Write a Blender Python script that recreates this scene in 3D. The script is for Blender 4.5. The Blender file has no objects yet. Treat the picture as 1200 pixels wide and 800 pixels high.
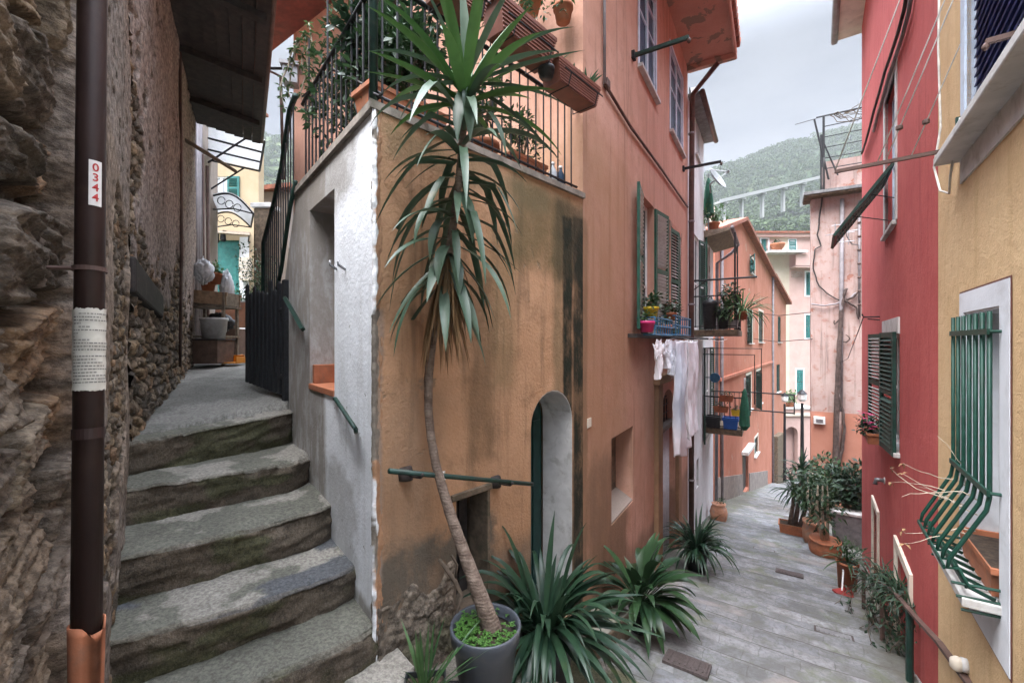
import bpy, math, random
import numpy as np
from mathutils import Vector, Matrix
from mathutils.geometry import tessellate_polygon

random.seed(11)
SC = bpy.context.scene
COL = SC.collection
F = 510.0
R = math.radians


def P(u, v, Y):
    """the point at depth Y (metres) that the photograph shows at u, v"""
    return Vector(((u - 600) / F * Y, Y, (400 - v) / F * Y))


def lerp(a, b, t):
    return a + (b - a) * t


# ------------------------------------------------------------------ objects
def wloc(o):
    return Vector(o['_w']) if '_w' in o else Vector((0, 0, 0))


def thing(name, label, cat, loc=(0, 0, 0), group=None):
    o = bpy.data.objects.new(name, None)
    COL.objects.link(o)
    o.empty_display_size = 0.1
    o.location = loc
    o['_w'] = tuple(loc)
    o['label'] = label
    o['category'] = cat
    if group:
        o['group'] = group
    return o


def tag(o, label=None, cat=None, group=None, kind=None):
    if label:
        o['label'] = label
    if cat:
        o['category'] = cat
    if group:
        o['group'] = group
    if kind:
        o['kind'] = kind
    return o


class MB:
    def __init__(self):
        self.v = []
        self.f = []
        self.uv = None

    def add(self, verts, faces):
        b = len(self.v)
        self.v += [tuple(p) for p in verts]
        self.f += [tuple(i + b for i in f) for f in faces]
        return self

    def box8(self, c):
        return self.add(c, [(0, 3, 2, 1), (4, 5, 6, 7), (0, 1, 5, 4), (1, 2, 6, 5), (2, 3, 7, 6), (3, 0, 4, 7)])

    def box(self, c, hx, hy, hz):
        c = Vector(c); hx = Vector(hx); hy = Vector(hy); hz = Vector(hz)
        return self.box8([c - hx - hy - hz, c + hx - hy - hz, c + hx + hy - hz, c - hx + hy - hz,
                          c - hx - hy + hz, c + hx - hy + hz, c + hx + hy + hz, c - hx + hy + hz])

    def abox(self, x0, x1, y0, y1, z0, z1):
        return self.box8([(x0, y0, z0), (x1, y0, z0), (x1, y1, z0), (x0, y1, z0),
                          (x0, y0, z1), (x1, y0, z1), (x1, y1, z1), (x0, y1, z1)])

    def wbox(self, W, s0, s1, z0, z1, d0, d1):
        g = W.pt
        return self.box8([g(s0, z0, d0), g(s1, z0, d0), g(s1, z0, d1), g(s0, z0, d1),
                          g(s0, z1, d0), g(s1, z1, d0), g(s1, z1, d1), g(s0, z1, d1)])

    def tube(self, pts, r, n=8, cap=True):
        pts = [Vector(p) for p in pts]
        m = len(pts)
        rs = r if isinstance(r, (list, tuple)) else [r] * m
        t0 = (pts[1] - pts[0]).normalized()
        ref = Vector((0, 0, 1)) if abs(t0.z) < .9 else Vector((1, 0, 0))
        a = t0.cross(ref).normalized()
        base = len(self.v)
        for i, p in enumerate(pts):
            t = (pts[min(i + 1, m - 1)] - pts[max(i - 1, 0)])
            t = t.normalized() if t.length > 1e-9 else t0
            a = (a - t * a.dot(t))
            a = a.normalized() if a.length > 1e-6 else t.orthogonal().normalized()
            b = t.cross(a)
            for k in range(n):
                w = 2 * math.pi * k / n
                self.v.append(tuple(p + (a * math.cos(w) + b * math.sin(w)) * rs[i]))
        for i in range(m - 1):
            for k in range(n):
                k2 = (k + 1) % n
                self.f.append((base + i * n + k, base + i * n + k2, base + (i + 1) * n + k2, base + (i + 1) * n + k))
        if cap:
            self.f.append(tuple(base + k for k in range(n))[::-1])
            self.f.append(tuple(base + (m - 1) * n + k for k in range(n)))
        return self

    def lathe(self, c, prof, n=28, sx=1.0, sy=1.0, rot=0.0):
        c = Vector(c)
        base = len(self.v)
        for (r, z) in prof:
            for k in range(n):
                w = 2 * math.pi * k / n + rot
                self.v.append((c.x + r * sx * math.cos(w), c.y + r * sy * math.sin(w), c.z + z))
        for i in range(len(prof) - 1):
            for k in range(n):
                k2 = (k + 1) % n
                self.f.append((base + i * n + k, base + i * n + k2, base + (i + 1) * n + k2, base + (i + 1) * n + k))
        self.f.append(tuple(base + k for k in range(n))[::-1])
        e = base + (len(prof) - 1) * n
        self.f.append(tuple(e + k for k in range(n)))
        return self

    def leaf(self, base, d, L, w, droop=.6, fold=.25, segs=8, twist=0.0, tip=.55, kink=None):
        """a strap leaf: three verts across, bending down along its length"""
        p = Vector(base); d = Vector(d).normalized()
        side = d.cross(Vector((0, 0, 1)))
        if side.length < 1e-3:
            side = Vector((1, 0, 0))
        side.normalize()
        side = (Matrix.Rotation(twist, 3, d) @ side)
        b = len(self.v)
        st = L / segs
        for i in range(segs + 1):
            t = i / segs
            if t < .35:
                ww = w * (.55 + .45 * t / .35)
            elif t < tip:
                ww = w
            else:
                ww = w * max(.03, 1 - ((t - tip) / (1 - tip)) ** 1.5)
            nrm = side.cross(d).normalized()
            self.v.append(tuple(p - side * ww * .5 + nrm * fold * ww * .5))
            self.v.append(tuple(p))
            self.v.append(tuple(p + side * ww * .5 + nrm * fold * ww * .5))
            if i < segs:
                k = droop * 1.6 / segs * (.35 + 1.3 * t)
                if kink and i == kink:
                    k += 1.1
                nd = (d + Vector((0, 0, -1)) * k)
                if nd.length < .05:
                    nd = Vector((0, 0, -1))
                d = nd.normalized()
                side = (side - d * side.dot(d)).normalized()
                p = p + d * st
        for i in range(segs):
            o = b + i * 3
            self.f.append((o, o + 1, o + 4, o + 3))
            self.f.append((o + 1, o + 2, o + 5, o + 4))
        return self

    def oval(self, p, d, up, L, w, bend=.15):
        """a small broad leaf of two folded quads and a tip"""
        p = Vector(p); d = Vector(d).normalized()
        s = d.cross(up)
        if s.length < 1e-4:
            s = d.orthogonal()
        s.normalize()
        n = s.cross(d)
        m = p + d * L * .5 - n * bend * L * .2
        e = p + d * L - n * bend * L
        b = len(self.v)
        self.v += [tuple(p), tuple(m - s * w * .5 + n * w * .12), tuple(m), tuple(m + s * w * .5 + n * w * .12), tuple(e)]
        self.f += [(b, b + 2, b + 1), (b, b + 3, b + 2), (b + 1, b + 2, b + 4), (b + 2, b + 3, b + 4)]
        return self

    def build(self, name, mat, parent=None, smooth=False, bevel=0, seg=2, origin=None):
        me = bpy.data.meshes.new(name)
        off = wloc(parent) if parent is not None else (Vector(origin) if origin is not None else Vector((0, 0, 0)))
        vs = np.array(self.v, dtype=np.float64).reshape(-1, 3) - np.array(off)
        me.from_pydata(vs.tolist(), [], self.f)
        me.materials.append(mat)
        if self.uv is not None:
            lay = me.uv_layers.new(name='UVMap')
            uv = np.array(self.uv, dtype=np.float32)
            idx = np.empty(len(me.loops), dtype=np.int32)
            me.loops.foreach_get('vertex_index', idx)
            lay.data.foreach_set('uv', uv[idx].ravel())
        if smooth or 'leaves' in name:
            me.polygons.foreach_set('use_smooth', [True] * len(me.polygons))
        me.update()
        o = bpy.data.objects.new(name, me)
        COL.objects.link(o)
        if parent is not None:
            o.parent = parent
            o['_w'] = tuple(off)
        elif origin is not None:
            o.location = origin
            o['_w'] = tuple(origin)
        if bevel:
            b = o.modifiers.new('Bevel', 'BEVEL')
            b.width = bevel
            b.segments = seg
            b.limit_method = 'ANGLE'
            b.angle_limit = R(40)
        return o


class Wall:
    """an upright plane: s runs along it, z up, off outwards (towards the open air)"""
    def __init__(self, p, d, n):
        self.p = Vector((p[0], p[1], 0))
        self.d = Vector((d[0], d[1], 0)).normalized()
        nn = Vector((n[0], n[1], 0))
        nn = nn - self.d * nn.dot(self.d)
        self.n = nn.normalized()

    def pt(self, s, z, off=0.0):
        q = self.p + self.d * s + self.n * off
        return Vector((q.x, q.y, z))

    def Y(self, u, off=0.0):
        r = (u - 600) / F
        return (off + self.p.x * self.n.x + self.p.y * self.n.y) / (r * self.n.x + self.n.y)

    def S(self, u, off=0.0):
        Y = self.Y(u, off)
        q = Vector(((u - 600) / F * Y, Y, 0)) - self.p
        return q.dot(self.d)

    def sz(self, u, v, off=0.0):
        return self.S(u, off), (400 - v) / F * self.Y(u, off)

    def z(self, u, v, off=0.0):
        return (400 - v) / F * self.Y(u, off)

    def at(self, u, v, off=0.0):
        s, z = self.sz(u, v, off)
        return self.pt(s, z, off)


def rect(s0, s1, z0, z1):
    s0, s1 = min(s0, s1), max(s0, s1)
    z0, z1 = min(z0, z1), max(z0, z1)
    return [(s0, z0), (s1, z0), (s1, z1), (s0, z1)]


def arch(s0, s1, z0, z1, n=10, rise=None):
    c = (s0 + s1) / 2; r = (s1 - s0) / 2
    rise = r if rise is None else rise
    pts = [(s0, z0), (s1, z0)]
    for k in range(n + 1):
        w = math.pi * k / n
        pts.append((c + r * math.cos(w), z1 - rise + rise * math.sin(w)))
    return pts


def facade(W, outer, holes, thick, name, mat, parent, off=0.0, tv=None):
    """a wall of real thickness with openings: holes = [(polygon, depth)]"""
    mb = MB(); mb.uv = []
    tv = Vector(tv) if tv else W.n * -1
    def at(s, z, o):
        return W.pt(s, z, off) + tv * thick if o == 'in' else W.pt(s, z, o)
    def put(loops, o, flip):
        b = len(mb.v)
        for lp in loops:
            for (s, z) in lp:
                mb.v.append(tuple(at(s, z, o))); mb.uv.append((s, z))
        tris = tessellate_polygon([[Vector((s, z, 0)) for (s, z) in lp] for lp in loops])
        for t in tris:
            t = tuple(b + i for i in t)
            mb.f.append(t[::-1] if flip else t)
    put([outer] + [h[0] for h in holes], off, False)
    put([outer], 'in', True)
    def strip(lp, o0, o1):
        n = len(lp)
        b = len(mb.v)
        for (s, z) in lp:
            for o in (o0, o1):
                mb.v.append(tuple(at(s, z, o))); mb.uv.append((s, z))
        for i in range(n):
            j = (i + 1) % n
            mb.f.append((b + 2 * i, b + 2 * j, b + 2 * j + 1, b + 2 * i + 1))
    strip(outer, off, 'in')
    for (lp, dp) in holes:
        strip(lp, off, off - dp)
    return mb.build(name, mat, parent)


def polyprism(mb, W, poly, d0, d1):
    b = len(mb.v); n = len(poly)
    for o in (d0, d1):
        for (s, z) in poly:
            mb.v.append(tuple(W.pt(s, z, o)))
    tris = tessellate_polygon([[Vector((s, z, 0)) for (s, z) in poly]])
    for t in tris:
        mb.f.append(tuple(b + i for i in t)); mb.f.append(tuple(b + n + i for i in t)[::-1])
    for i in range(n):
        j = (i + 1) % n
        mb.f.append((b + i, b + j, b + n + j, b + n + i))
    return mb


# ------------------------------------------------------------------ numpy noise
def _hash(ix, iy, seed):
    h = (ix.astype(np.int64) * 374761393 + iy.astype(np.int64) * 668265263 + seed * 974634777) & 0xffffffff
    h = ((h ^ (h >> 13)) * 1274126177) & 0xffffffff
    h = (h ^ (h >> 16)) & 0xffffffff
    return h / 4294967295.0


def vnoise(x, y, seed=0):
    ix = np.floor(x); iy = np.floor(y)
    fx = x - ix; fy = y - iy
    fx = fx * fx * fx * (fx * (fx * 6 - 15) + 10); fy = fy * fy * fy * (fy * (fy * 6 - 15) + 10)
    a = _hash(ix, iy, seed); b = _hash(ix + 1, iy, seed); c = _hash(ix, iy + 1, seed); d = _hash(ix + 1, iy + 1, seed)
    return (a * (1 - fx) + b * fx) * (1 - fy) + (c * (1 - fx) + d * fx) * fy


def fbm(x, y, seed=0, oct=5, gain=.5):
    t = 0; a = 1; s = 0
    for i in range(oct):
        t = t + a * vnoise(x * 2 ** i + 17.3 * i, y * 2 ** i + 5.1 * i, seed + i)
        s += a; a *= gain
    return t / s


def worley(x, y, seed=0):
    ix = np.floor(x); iy = np.floor(y)
    f1 = np.full(x.shape, 9.0); f2 = np.full(x.shape, 9.0); idv = np.zeros(x.shape)
    for dx in (-1, 0, 1):
        for dy in (-1, 0, 1):
            cx = ix + dx; cy = iy + dy
            px = cx + .1 + .8 * _hash(cx, cy, seed); py = cy + .1 + .8 * _hash(cx, cy, seed + 7)
            d = np.hypot(px - x, py - y)
            h = _hash(cx, cy, seed + 13)
            m = d < f1
            f2 = np.where(m, f1, np.minimum(f2, d))
            idv = np.where(m, h, idv)
            f1 = np.where(m, d, f1)
    return f1, f2, idv


def sstep(a, b, x):
    t = np.clip((x - a) / (b - a), 0, 1)
    return t * t * (3 - 2 * t)


def grid_obj(name, V, mat, parent=None, col=None, uv=None, smooth=True, origin=None):
    """V: (m, n, 3) world points"""
    m, n, _ = V.shape
    off = np.array(wloc(parent)) if parent is not None else (np.array(origin) if origin is not None else np.zeros(3))
    me = bpy.data.meshes.new(name)
    vs = (V.reshape(-1, 3) - off)
    i = np.arange((m - 1) * (n - 1))
    r = i // (n - 1); c = i % (n - 1)
    q = np.stack([r * n + c, r * n + c + 1, (r + 1) * n + c + 1, (r + 1) * n + c], 1)
    me.vertices.add(m * n)
    me.vertices.foreach_set('co', vs.astype(np.float32).ravel())
    me.loops.add(q.size)
    me.loops.foreach_set('vertex_index', q.astype(np.int32).ravel())
    me.polygons.add(len(q))
    me.polygons.foreach_set('loop_start', np.arange(0, q.size, 4, dtype=np.int32))
    me.polygons.foreach_set('use_smooth', np.full(len(q), smooth))
    me.materials.append(mat)
    if col is not None:
        ca = me.color_attributes.new('Col', 'FLOAT_COLOR', 'POINT')
        cc = np.concatenate([col.reshape(-1, 3), np.ones((m * n, 1))], 1)
        ca.data.foreach_set('color', cc.astype(np.float32).ravel())
    if uv is not None:
        lay = me.uv_layers.new(name='UVMap')
        lay.data.foreach_set('uv', uv.reshape(-1, 2)[q.ravel()].astype(np.float32).ravel())
    me.update(calc_edges=True)
    me.validate()
    o = bpy.data.objects.new(name, me)
    COL.objects.link(o)
    if parent is not None:
        o.parent = parent
        o['_w'] = tuple(off)
    elif origin is not None:
        o.location = origin
        o['_w'] = tuple(origin)
    return o


# ------------------------------------------------------------------ materials
class NT:
    def __init__(self, name):
        self.m = bpy.data.materials.new(name)
        self.m.use_nodes = True
        self.t = self.m.node_tree
        self.b = self.t.nodes['Principled BSDF']
        self.out = self.t.nodes['Material Output']
        self._co = None

    def n(self, typ, **k):
        nd = self.t.nodes.new(typ)
        for a, val in k.items():
            setattr(nd, a, val)
        return nd

    def link(self, a, b):
        self.t.links.new(a, b)

    def co(self, kind='Object'):
        if self._co is None:
            self._co = self.n('ShaderNodeTexCoord')
        return self._co.outputs[kind]

    def mapping(self, src, scale=(1, 1, 1), loc=(0, 0, 0)):
        mp = self.n('ShaderNodeMapping')
        mp.inputs['Scale'].default_value = scale
        mp.inputs['Location'].default_value = loc
        self.link(src, mp.inputs['Vector'])
        return mp.outputs['Vector']

    def noise(self, vec, scale, detail=5, rough=.55, dist=0.0):
        nz = self.n('ShaderNodeTexNoise')
        nz.inputs['Scale'].default_value = scale
        nz.inputs['Detail'].default_value = detail
        nz.inputs['Roughness'].default_value = rough
        nz.inputs['Distortion'].default_value = dist
        self.link(vec, nz.inputs['Vector'])
        return nz.outputs['Fac']

    def ramp(self, fac, a, b):
        mr = self.n('ShaderNodeMapRange')
        mr.interpolation_type = 'SMOOTHSTEP'
        mr.inputs['From Min'].default_value = a
        mr.inputs['From Max'].default_value = b
        self.link(fac, mr.inputs['Value'])
        return mr.outputs['Result']

    def math(self, op, a, b=None, clamp=False):
        m = self.n('ShaderNodeMath', operation=op, use_clamp=clamp)
        for i, x in enumerate((a, b)):
            if x is None:
                continue
            if isinstance(x, (int, float)):
                m.inputs[i].default_value = x
            else:
                self.link(x, m.inputs[i])
        return m.outputs[0]

    def mix(self, fac, a, b, mode='MIX'):
        m = self.n('ShaderNodeMix', data_type='RGBA', blend_type=mode)
        for i, x in ((0, fac), (6, a), (7, b)):
            if isinstance(x, (int, float)):
                m.inputs[i].default_value = x
            elif isinstance(x, (tuple, list)):
                m.inputs[i].default_value = (*x[:3], 1)
            else:
                self.link(x, m.inputs[i])
        return m.outputs[2]

    def bump(self, h, strength, dist=.01, normal=None):
        b = self.n('ShaderNodeBump')
        b.inputs['Strength'].default_value = strength
        b.inputs['Distance'].default_value = dist
        self.link(h, b.inputs['Height'])
        if normal is not None:
            self.link(normal, b.inputs['Normal'])
        return b.outputs['Normal']

    def done(self, col, rough=.8, normal=None, metal=0.0, spec=.3):
        if isinstance(col, (tuple, list)):
            self.b.inputs['Base Color'].default_value = (*col[:3], 1)
        else:
            self.link(col, self.b.inputs['Base Color'])
        if isinstance(rough, (int, float)):
            self.b.inputs['Roughness'].default_value = rough
        else:
            self.link(rough, self.b.inputs['Roughness'])
        self.b.inputs['Metallic'].default_value = metal
        self.b.inputs['Specular IOR Level'].default_value = spec
        if normal is not None:
            self.link(normal, self.b.inputs['Normal'])
        return self.m


def simple(name, c, rough=.6, var=.25, scale=8, bump=.1, bscale=80, metal=0.0, spec=.35, dirt=None, dirt_amt=.5):
    t = NT(name)
    co = t.co('Object')
    f = t.noise(co, scale, 6, .6)
    a = tuple(x * (1 - var) for x in c); b = tuple(min(1, x * (1 + var)) for x in c)
    col = t.mix(t.ramp(f, .3, .7), a, b)
    if dirt:
        g = t.noise(co, scale * .6 + 1.7, 8, .65, .4)
        col = t.mix(t.math('MULTIPLY', t.ramp(g, .5, .68), dirt_amt), col, dirt)
    nrm = t.bump(t.noise(co, bscale, 4), bump, .004)
    r = t.math('ADD', t.math('MULTIPLY', f, .25), rough - .12, clamp=True)
    return t.done(col, r, nrm, metal, spec)


def plaster(name, c1, c2, c3=None, streak=None, streak_amt=.35, bump=.35, bscale=45, stains=(), patch=None, big=.5, seed=0.0):
    """painted render: cloudy colour, run-off streaks, patches of bare coat, and stains placed by UV (s, z in metres)"""
    t = NT(name)
    co = t.mapping(t.co('Object'), (1, 1, 1), (seed, seed * .7, seed * .3))
    f1 = t.noise(co, 1.1, 6, .62, .3)
    col = t.mix(t.ramp(f1, .32, .68), c1, c2)
    f2 = t.noise(co, 5.5, 7, .65, .2)
    if c3:
        col = t.mix(t.math('MULTIPLY', t.ramp(f2, .5, .72), big), col, c3)
    fine = t.noise(co, 38, 4, .6)
    col = t.mix(t.math('MULTIPLY', t.ramp(fine, .45, .8), .22), col, tuple(x * .55 for x in c1))
    if streak:
        vs = t.mapping(co, (5.0, 5.0, .35))
        fs = t.noise(vs, 1.6, 6, .6, .15)
        col = t.mix(t.math('MULTIPLY', t.ramp(fs, .5, .72), streak_amt), col, streak)
    h = t.math('ADD', t.math('MULTIPLY', t.noise(co, bscale, 5, .6), .6), t.math('MULTIPLY', t.noise(co, bscale * .13, 5, .6), 1.2))
    if patch:
        pc, th, psc = patch
        pf = t.noise(co, psc, 8, .6, .5)
        pm = t.ramp(pf, th, th + .035)
        col = t.mix(pm, col, pc)
        h = t.math('SUBTRACT', h, t.math('MULTIPLY', pm, .55))
    if stains:
        uv = t.n('ShaderNodeUVMap'); uv.uv_map = 'UVMap'
        sep = t.n('ShaderNodeSeparateXYZ'); t.link(uv.outputs[0], sep.inputs[0])
        for st in stains:
            # st: color, (s0,s1,z0,z1), soft, wobble, amount, grain
            (cc, bx, soft, wob, amt, grain) = st
            nz = t.math('MULTIPLY', t.math('SUBTRACT', t.noise(co, grain, 7, .65, .3), .5), wob * 2)
            nz2 = t.math('MULTIPLY', t.math('SUBTRACT', t.noise(t.mapping(co, (1, 1, 1), (3.1, 7.7, 1.9)), grain, 7, .65, .3), .5), wob * 2)
            S = t.math('ADD', sep.outputs[0], nz); Z = t.math('ADD', sep.outputs[1], nz2)
            m = t.ramp(S, bx[0] - soft, bx[0] + soft)
            m = t.math('MULTIPLY', m, t.ramp(S, bx[1] + soft, bx[1] - soft))
            m = t.math('MULTIPLY', m, t.ramp(Z, bx[2] - soft, bx[2] + soft))
            m = t.math('MULTIPLY', m, t.ramp(Z, bx[3] + soft, bx[3] - soft))
            br = t.ramp(t.noise(t.mapping(co, (1, 1, .45), (9.1, 1.7, 4.2)), grain * 2.2, 8, .7), .36, .56)
            m = t.math('MULTIPLY', m, t.math('ADD', t.math('MULTIPLY', br, .3), .7))
            col = t.mix(t.math('MULTIPLY', m, amt), col, cc)
    nrm = t.bump(h, bump, .02)
    return t.done(col, .9, nrm, 0, .2)


def leafmat(name, a, b, rough=.42, trans=.25, spec=.45, dry=None):
    t = NT(name)
    g = t.n('ShaderNodeNewGeometry')
    col = t.mix(g.outputs['Random Per Island'], a, b)
    co = t.co('Object')
    col = t.mix(t.math('MULTIPLY', t.ramp(t.noise(co, 14, 4), .45, .75), .35), col, tuple(x * .55 for x in a))
    if dry:
        col = t.mix(t.math('MULTIPLY', t.ramp(t.noise(co, 4.5, 5), .6, .74), .6), col, dry)
    t.done(col, rough, None, 0, spec)
    tr = t.n('ShaderNodeBsdfTranslucent')
    t.link(col, tr.inputs['Color'])
    ms = t.n('ShaderNodeMixShader')
    ms.inputs[0].default_value = trans
    t.link(t.b.outputs[0], ms.inputs[1]); t.link(tr.outputs[0], ms.inputs[2])
    t.link(ms.outputs[0], t.out.inputs['Surface'])
    return t.m


def vcolmat(name, bump=.6, bscale=70, rough=.92, aniso=None, con=.5, dist=.3, fs=22):
    """stone whose colour comes stone by stone from the mesh, with fine grain on top"""
    t = NT(name)
    at = t.n('ShaderNodeVertexColor'); at.layer_name = 'Col'
    co = t.co('Object')
    vec = t.mapping(co, aniso) if aniso else co
    f = t.noise(vec, fs, 8, .68, dist)
    col = t.mix(t.ramp(f, .36, .66), t.mix(1.0, at.outputs[0], (1 - con, .98 - con, .96 - con), 'MULTIPLY'), t.mix(1.0, at.outputs[0], (1 + con, .98 + con, .94 + con), 'MULTIPLY'))
    f2 = t.noise(co, 140, 4, .7)
    col = t.mix(t.math('MULTIPLY', t.ramp(f2, .5, .75), .35), col, (.3, .28, .25))
    h = t.math('ADD', f, t.math('MULTIPLY', t.noise(vec, bscale, 6, .65), .5))
    return t.done(col, rough, t.bump(h, bump, .014), 0, .25)
# ------------------------------------------------------------------ palette
M = {}
M['iron'] = simple('iron_black', (.022, .022, .025), .55, .3, 20, .15, 90, .3)
M['iron_green'] = simple('iron_green', (.012, .036, .028), .5, .3, 14, .12, 90, .1, dirt=(.06, .05, .04), dirt_amt=.4)
M['grille_green'] = simple('grille_green', (.010, .048, .034), .42, .22, 12, .1, 90, .1, .3, dirt=(.03, .04, .03), dirt_amt=.35)
M['gate_wood'] = simple('gate_wood', (.018, .019, .022), .6, .4, 25, .3, 60)
M['shutter_green'] = simple('shutter_green', (.014, .075, .05), .5, .25, 10, .12, 70, dirt=(.09, .11, .1), dirt_amt=.4)
M['shutter_dark'] = simple('shutter_dark_green', (.012, .045, .035), .5, .3, 10, .12, 70, dirt=(.05, .06, .055), dirt_amt=.35)
M['shutter_teal'] = simple('shutter_teal', (.035, .17, .16), .55, .2, 8, .1, 60, dirt=(.12, .2, .19), dirt_amt=.35)
M['shutter_blue'] = simple('shutter_blue', (.045, .06, .17), .45, .2, 10, .1, 70)
M['slat_lit'] = simple('slat_lit', (.5, .52, .5), .55, .15, 9, .1, 70, dirt=(.3, .3, .27), dirt_amt=.4)  # light falling on the green slats, put into a pale colour
M['white_wood'] = simple('white_wood', (.68, .68, .67), .5, .1, 9, .1, 70, dirt=(.4, .38, .34), dirt_amt=.4)
M['bluewhite_wood'] = simple('bluewhite_wood', (.5, .57, .68), .5, .12, 9, .1, 70, dirt=(.35, .37, .4), dirt_amt=.35)
M['white_render'] = simple('white_render', (.66, .68, .72), .85, .08, 3, .35, 60, dirt=(.45, .45, .46), dirt_amt=.5)
M['cream_render'] = simple('cream_render', (.62, .55, .46), .85, .1, 3, .3, 60, dirt=(.4, .34, .28), dirt_amt=.5)
M['marble'] = simple('marble_sill', (.52, .51, .5), .6, .12, 7, .25, 50, dirt=(.25, .23, .2), dirt_amt=.6)
M['slate'] = simple('slate', (.16, .16, .165), .7, .25, 8, .4, 50, dirt=(.08, .08, .075), dirt_amt=.6)
M['glass'] = simple('window_glass', (.03, .038, .045), .3, .3, 2, .02, 10, 0, .04)
M['glass_blue'] = simple('window_glass_blue', (.05, .075, .12), .3, .3, 2, .02, 10, 0, .03)
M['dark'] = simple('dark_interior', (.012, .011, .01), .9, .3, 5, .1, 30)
M['curtain'] = simple('curtain_cloth', (.5, .52, .55), .9, .1, 14, .4, 30)
M['terracotta'] = simple('terracotta', (.36, .13, .065), .75, .2, 9, .25, 60, dirt=(.22, .12, .08), dirt_amt=.6)
M['terracotta_pale'] = simple('terracotta_pale', (.42, .2, .12), .8, .2, 9, .3, 60, dirt=(.3, .24, .2), dirt_amt=.7)
M['brown_plastic'] = simple('brown_plastic', (.17, .06, .04), .5, .2, 8, .1, 50, dirt=(.1, .06, .05), dirt_amt=.5)
M['black_plastic'] = simple('black_plastic', (.02, .022, .024), .45, .3, 8, .1, 50, dirt=(.07, .065, .06), dirt_amt=.5)
M['slate_plastic'] = simple('slate_plastic', (.055, .062, .075), .4, .2, 6, .08, 50, dirt=(.13, .12, .11), dirt_amt=.5)
M['soil'] = simple('soil', (.05, .035, .025), .95, .4, 30, .8, 60, dirt=(.1, .07, .05), dirt_amt=.5)
M['pipe_brown'] = simple('pipe_brown', (.032, .017, .015), .5, .22, 5, .1, 40, .1, .32, dirt=(.075, .045, .035), dirt_amt=.4)
M['pipe_grey'] = simple('pipe_grey', (.22, .2, .21), .6, .2, 5, .15, 40, .1)
M['pipe_copper'] = simple('pipe_rust', (.1, .06, .05), .6, .3, 6, .15, 40, .1)
M['cable'] = simple('cable_black', (.025, .022, .022), .6)
M['cord'] = simple('cord_white', (.62, .6, .56), .8)
M['wood_dark'] = simple('wood_dark', (.03, .024, .022), .75, .45, 12, .6, 40, dirt=(.07, .05, .045), dirt_amt=.6)
M['wood_grey'] = simple('wood_grey', (.2, .16, .12), .8, .35, 14, .5, 40, dirt=(.09, .07, .05), dirt_amt=.5)
M['wood_crate'] = simple('wood_crate', (.36, .24, .15), .8, .3, 14, .4, 40, dirt=(.2, .14, .1), dirt_amt=.5)
M['wood_door'] = simple('wood_door', (.06, .045, .04), .7, .35, 10, .4, 40)
M['door_green'] = simple('door_green', (.008, .035, .03), .45, .3, 8, .15, 40)
M['tile'] = simple('roof_tile', (.27, .1, .065), .85, .35, 7, .5, 30, dirt=(.13, .1, .08), dirt_amt=.7)
M['metal_white'] = simple('metal_white', (.7, .7, .7), .45)
M['metal_grey'] = simple('metal_grey', (.25, .25, .26), .4, .2, 8, .1, 60, .6)
M['cast_iron'] = simple('cast_iron', (.075, .06, .058), .7, .3, 40, .6, 120, .2)
M['paper'] = simple('paper', (.55, .52, .46), .85, .1, 12, .25, 40, dirt=(.4, .36, .3), dirt_amt=.5)
M['ink'] = simple('ink', (.16, .15, .14), .8)
M['sticker'] = simple('sticker', (.7, .66, .64), .5, .06)
M['sticker_red'] = simple('sticker_red', (.45, .03, .03), .5, .1)
M['cloth_white'] = simple('cloth_white', (.78, .78, .84), .9, .06, 6, .35, 160)
M['cloth_grey'] = simple('cloth_grey', (.66, .66, .73), .9, .1, 6, .35, 160)
M['yellow_paint'] = simple('yellow_pot', (.6, .42, .03), .45, .12)
M['pink_paint'] = simple('pink_pot', (.62, .05, .2), .45, .12)
M['blue_paint'] = simple('blue_paint', (.05, .17, .3), .5, .15)
M['blue_tub'] = simple('blue_tub', (.02, .09, .32), .4, .12)
M['orange_plastic'] = simple('orange_plastic', (.62, .22, .02), .4, .1)
M['bucket'] = simple('bucket_white', (.5, .5, .5), .5, .12, 8, .1, 40, dirt=(.3, .28, .26), dirt_amt=.6)
M['bag'] = simple('bag_white', (.55, .58, .62), .5, .15, 12, .8, 25)
M['cardboard'] = simple('cardboard', (.12, .075, .055), .85, .25, 10, .2, 60)
M['poly'] = leafmat('polycarbonate', (.74, .74, .74), (.74, .74, .74), .4, .55, .3)
M['flower_pink'] = simple('flower_pink', (.6, .03, .16), .6, .2)
M['flower_red'] = simple('flower_red', (.5, .02, .02), .6, .2)
M['flower_yellow'] = simple('flower_yellow', (.6, .55, .12), .6, .2)
M['sat'] = simple('dish_grey', (.3, .32, .33), .5, .1)
M['lamp_glass'] = simple('lamp_glass', (.72, .72, .72), .3, .05)
M['concrete'] = simple('viaduct_concrete', (.33, .33, .33), .85, .08, .1, .1, 2)
M['mossy'] = simple('mossy_stone', (.2, .19, .16), .9, .25, 9, .6, 40, dirt=(.07, .1, .02), dirt_amt=.9)
M['stone_side'] = simple('stone_side', (.13, .095, .065), .9, .35, 12, .7, 40, dirt=(.05, .05, .03), dirt_amt=.7)
M['dull_red'] = simple('dull_red', (.22, .025, .022), .5)
M['umbrella_green'] = simple('umbrella_green', (.02, .1, .06), .8, .2, 10, .3, 60)

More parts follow.
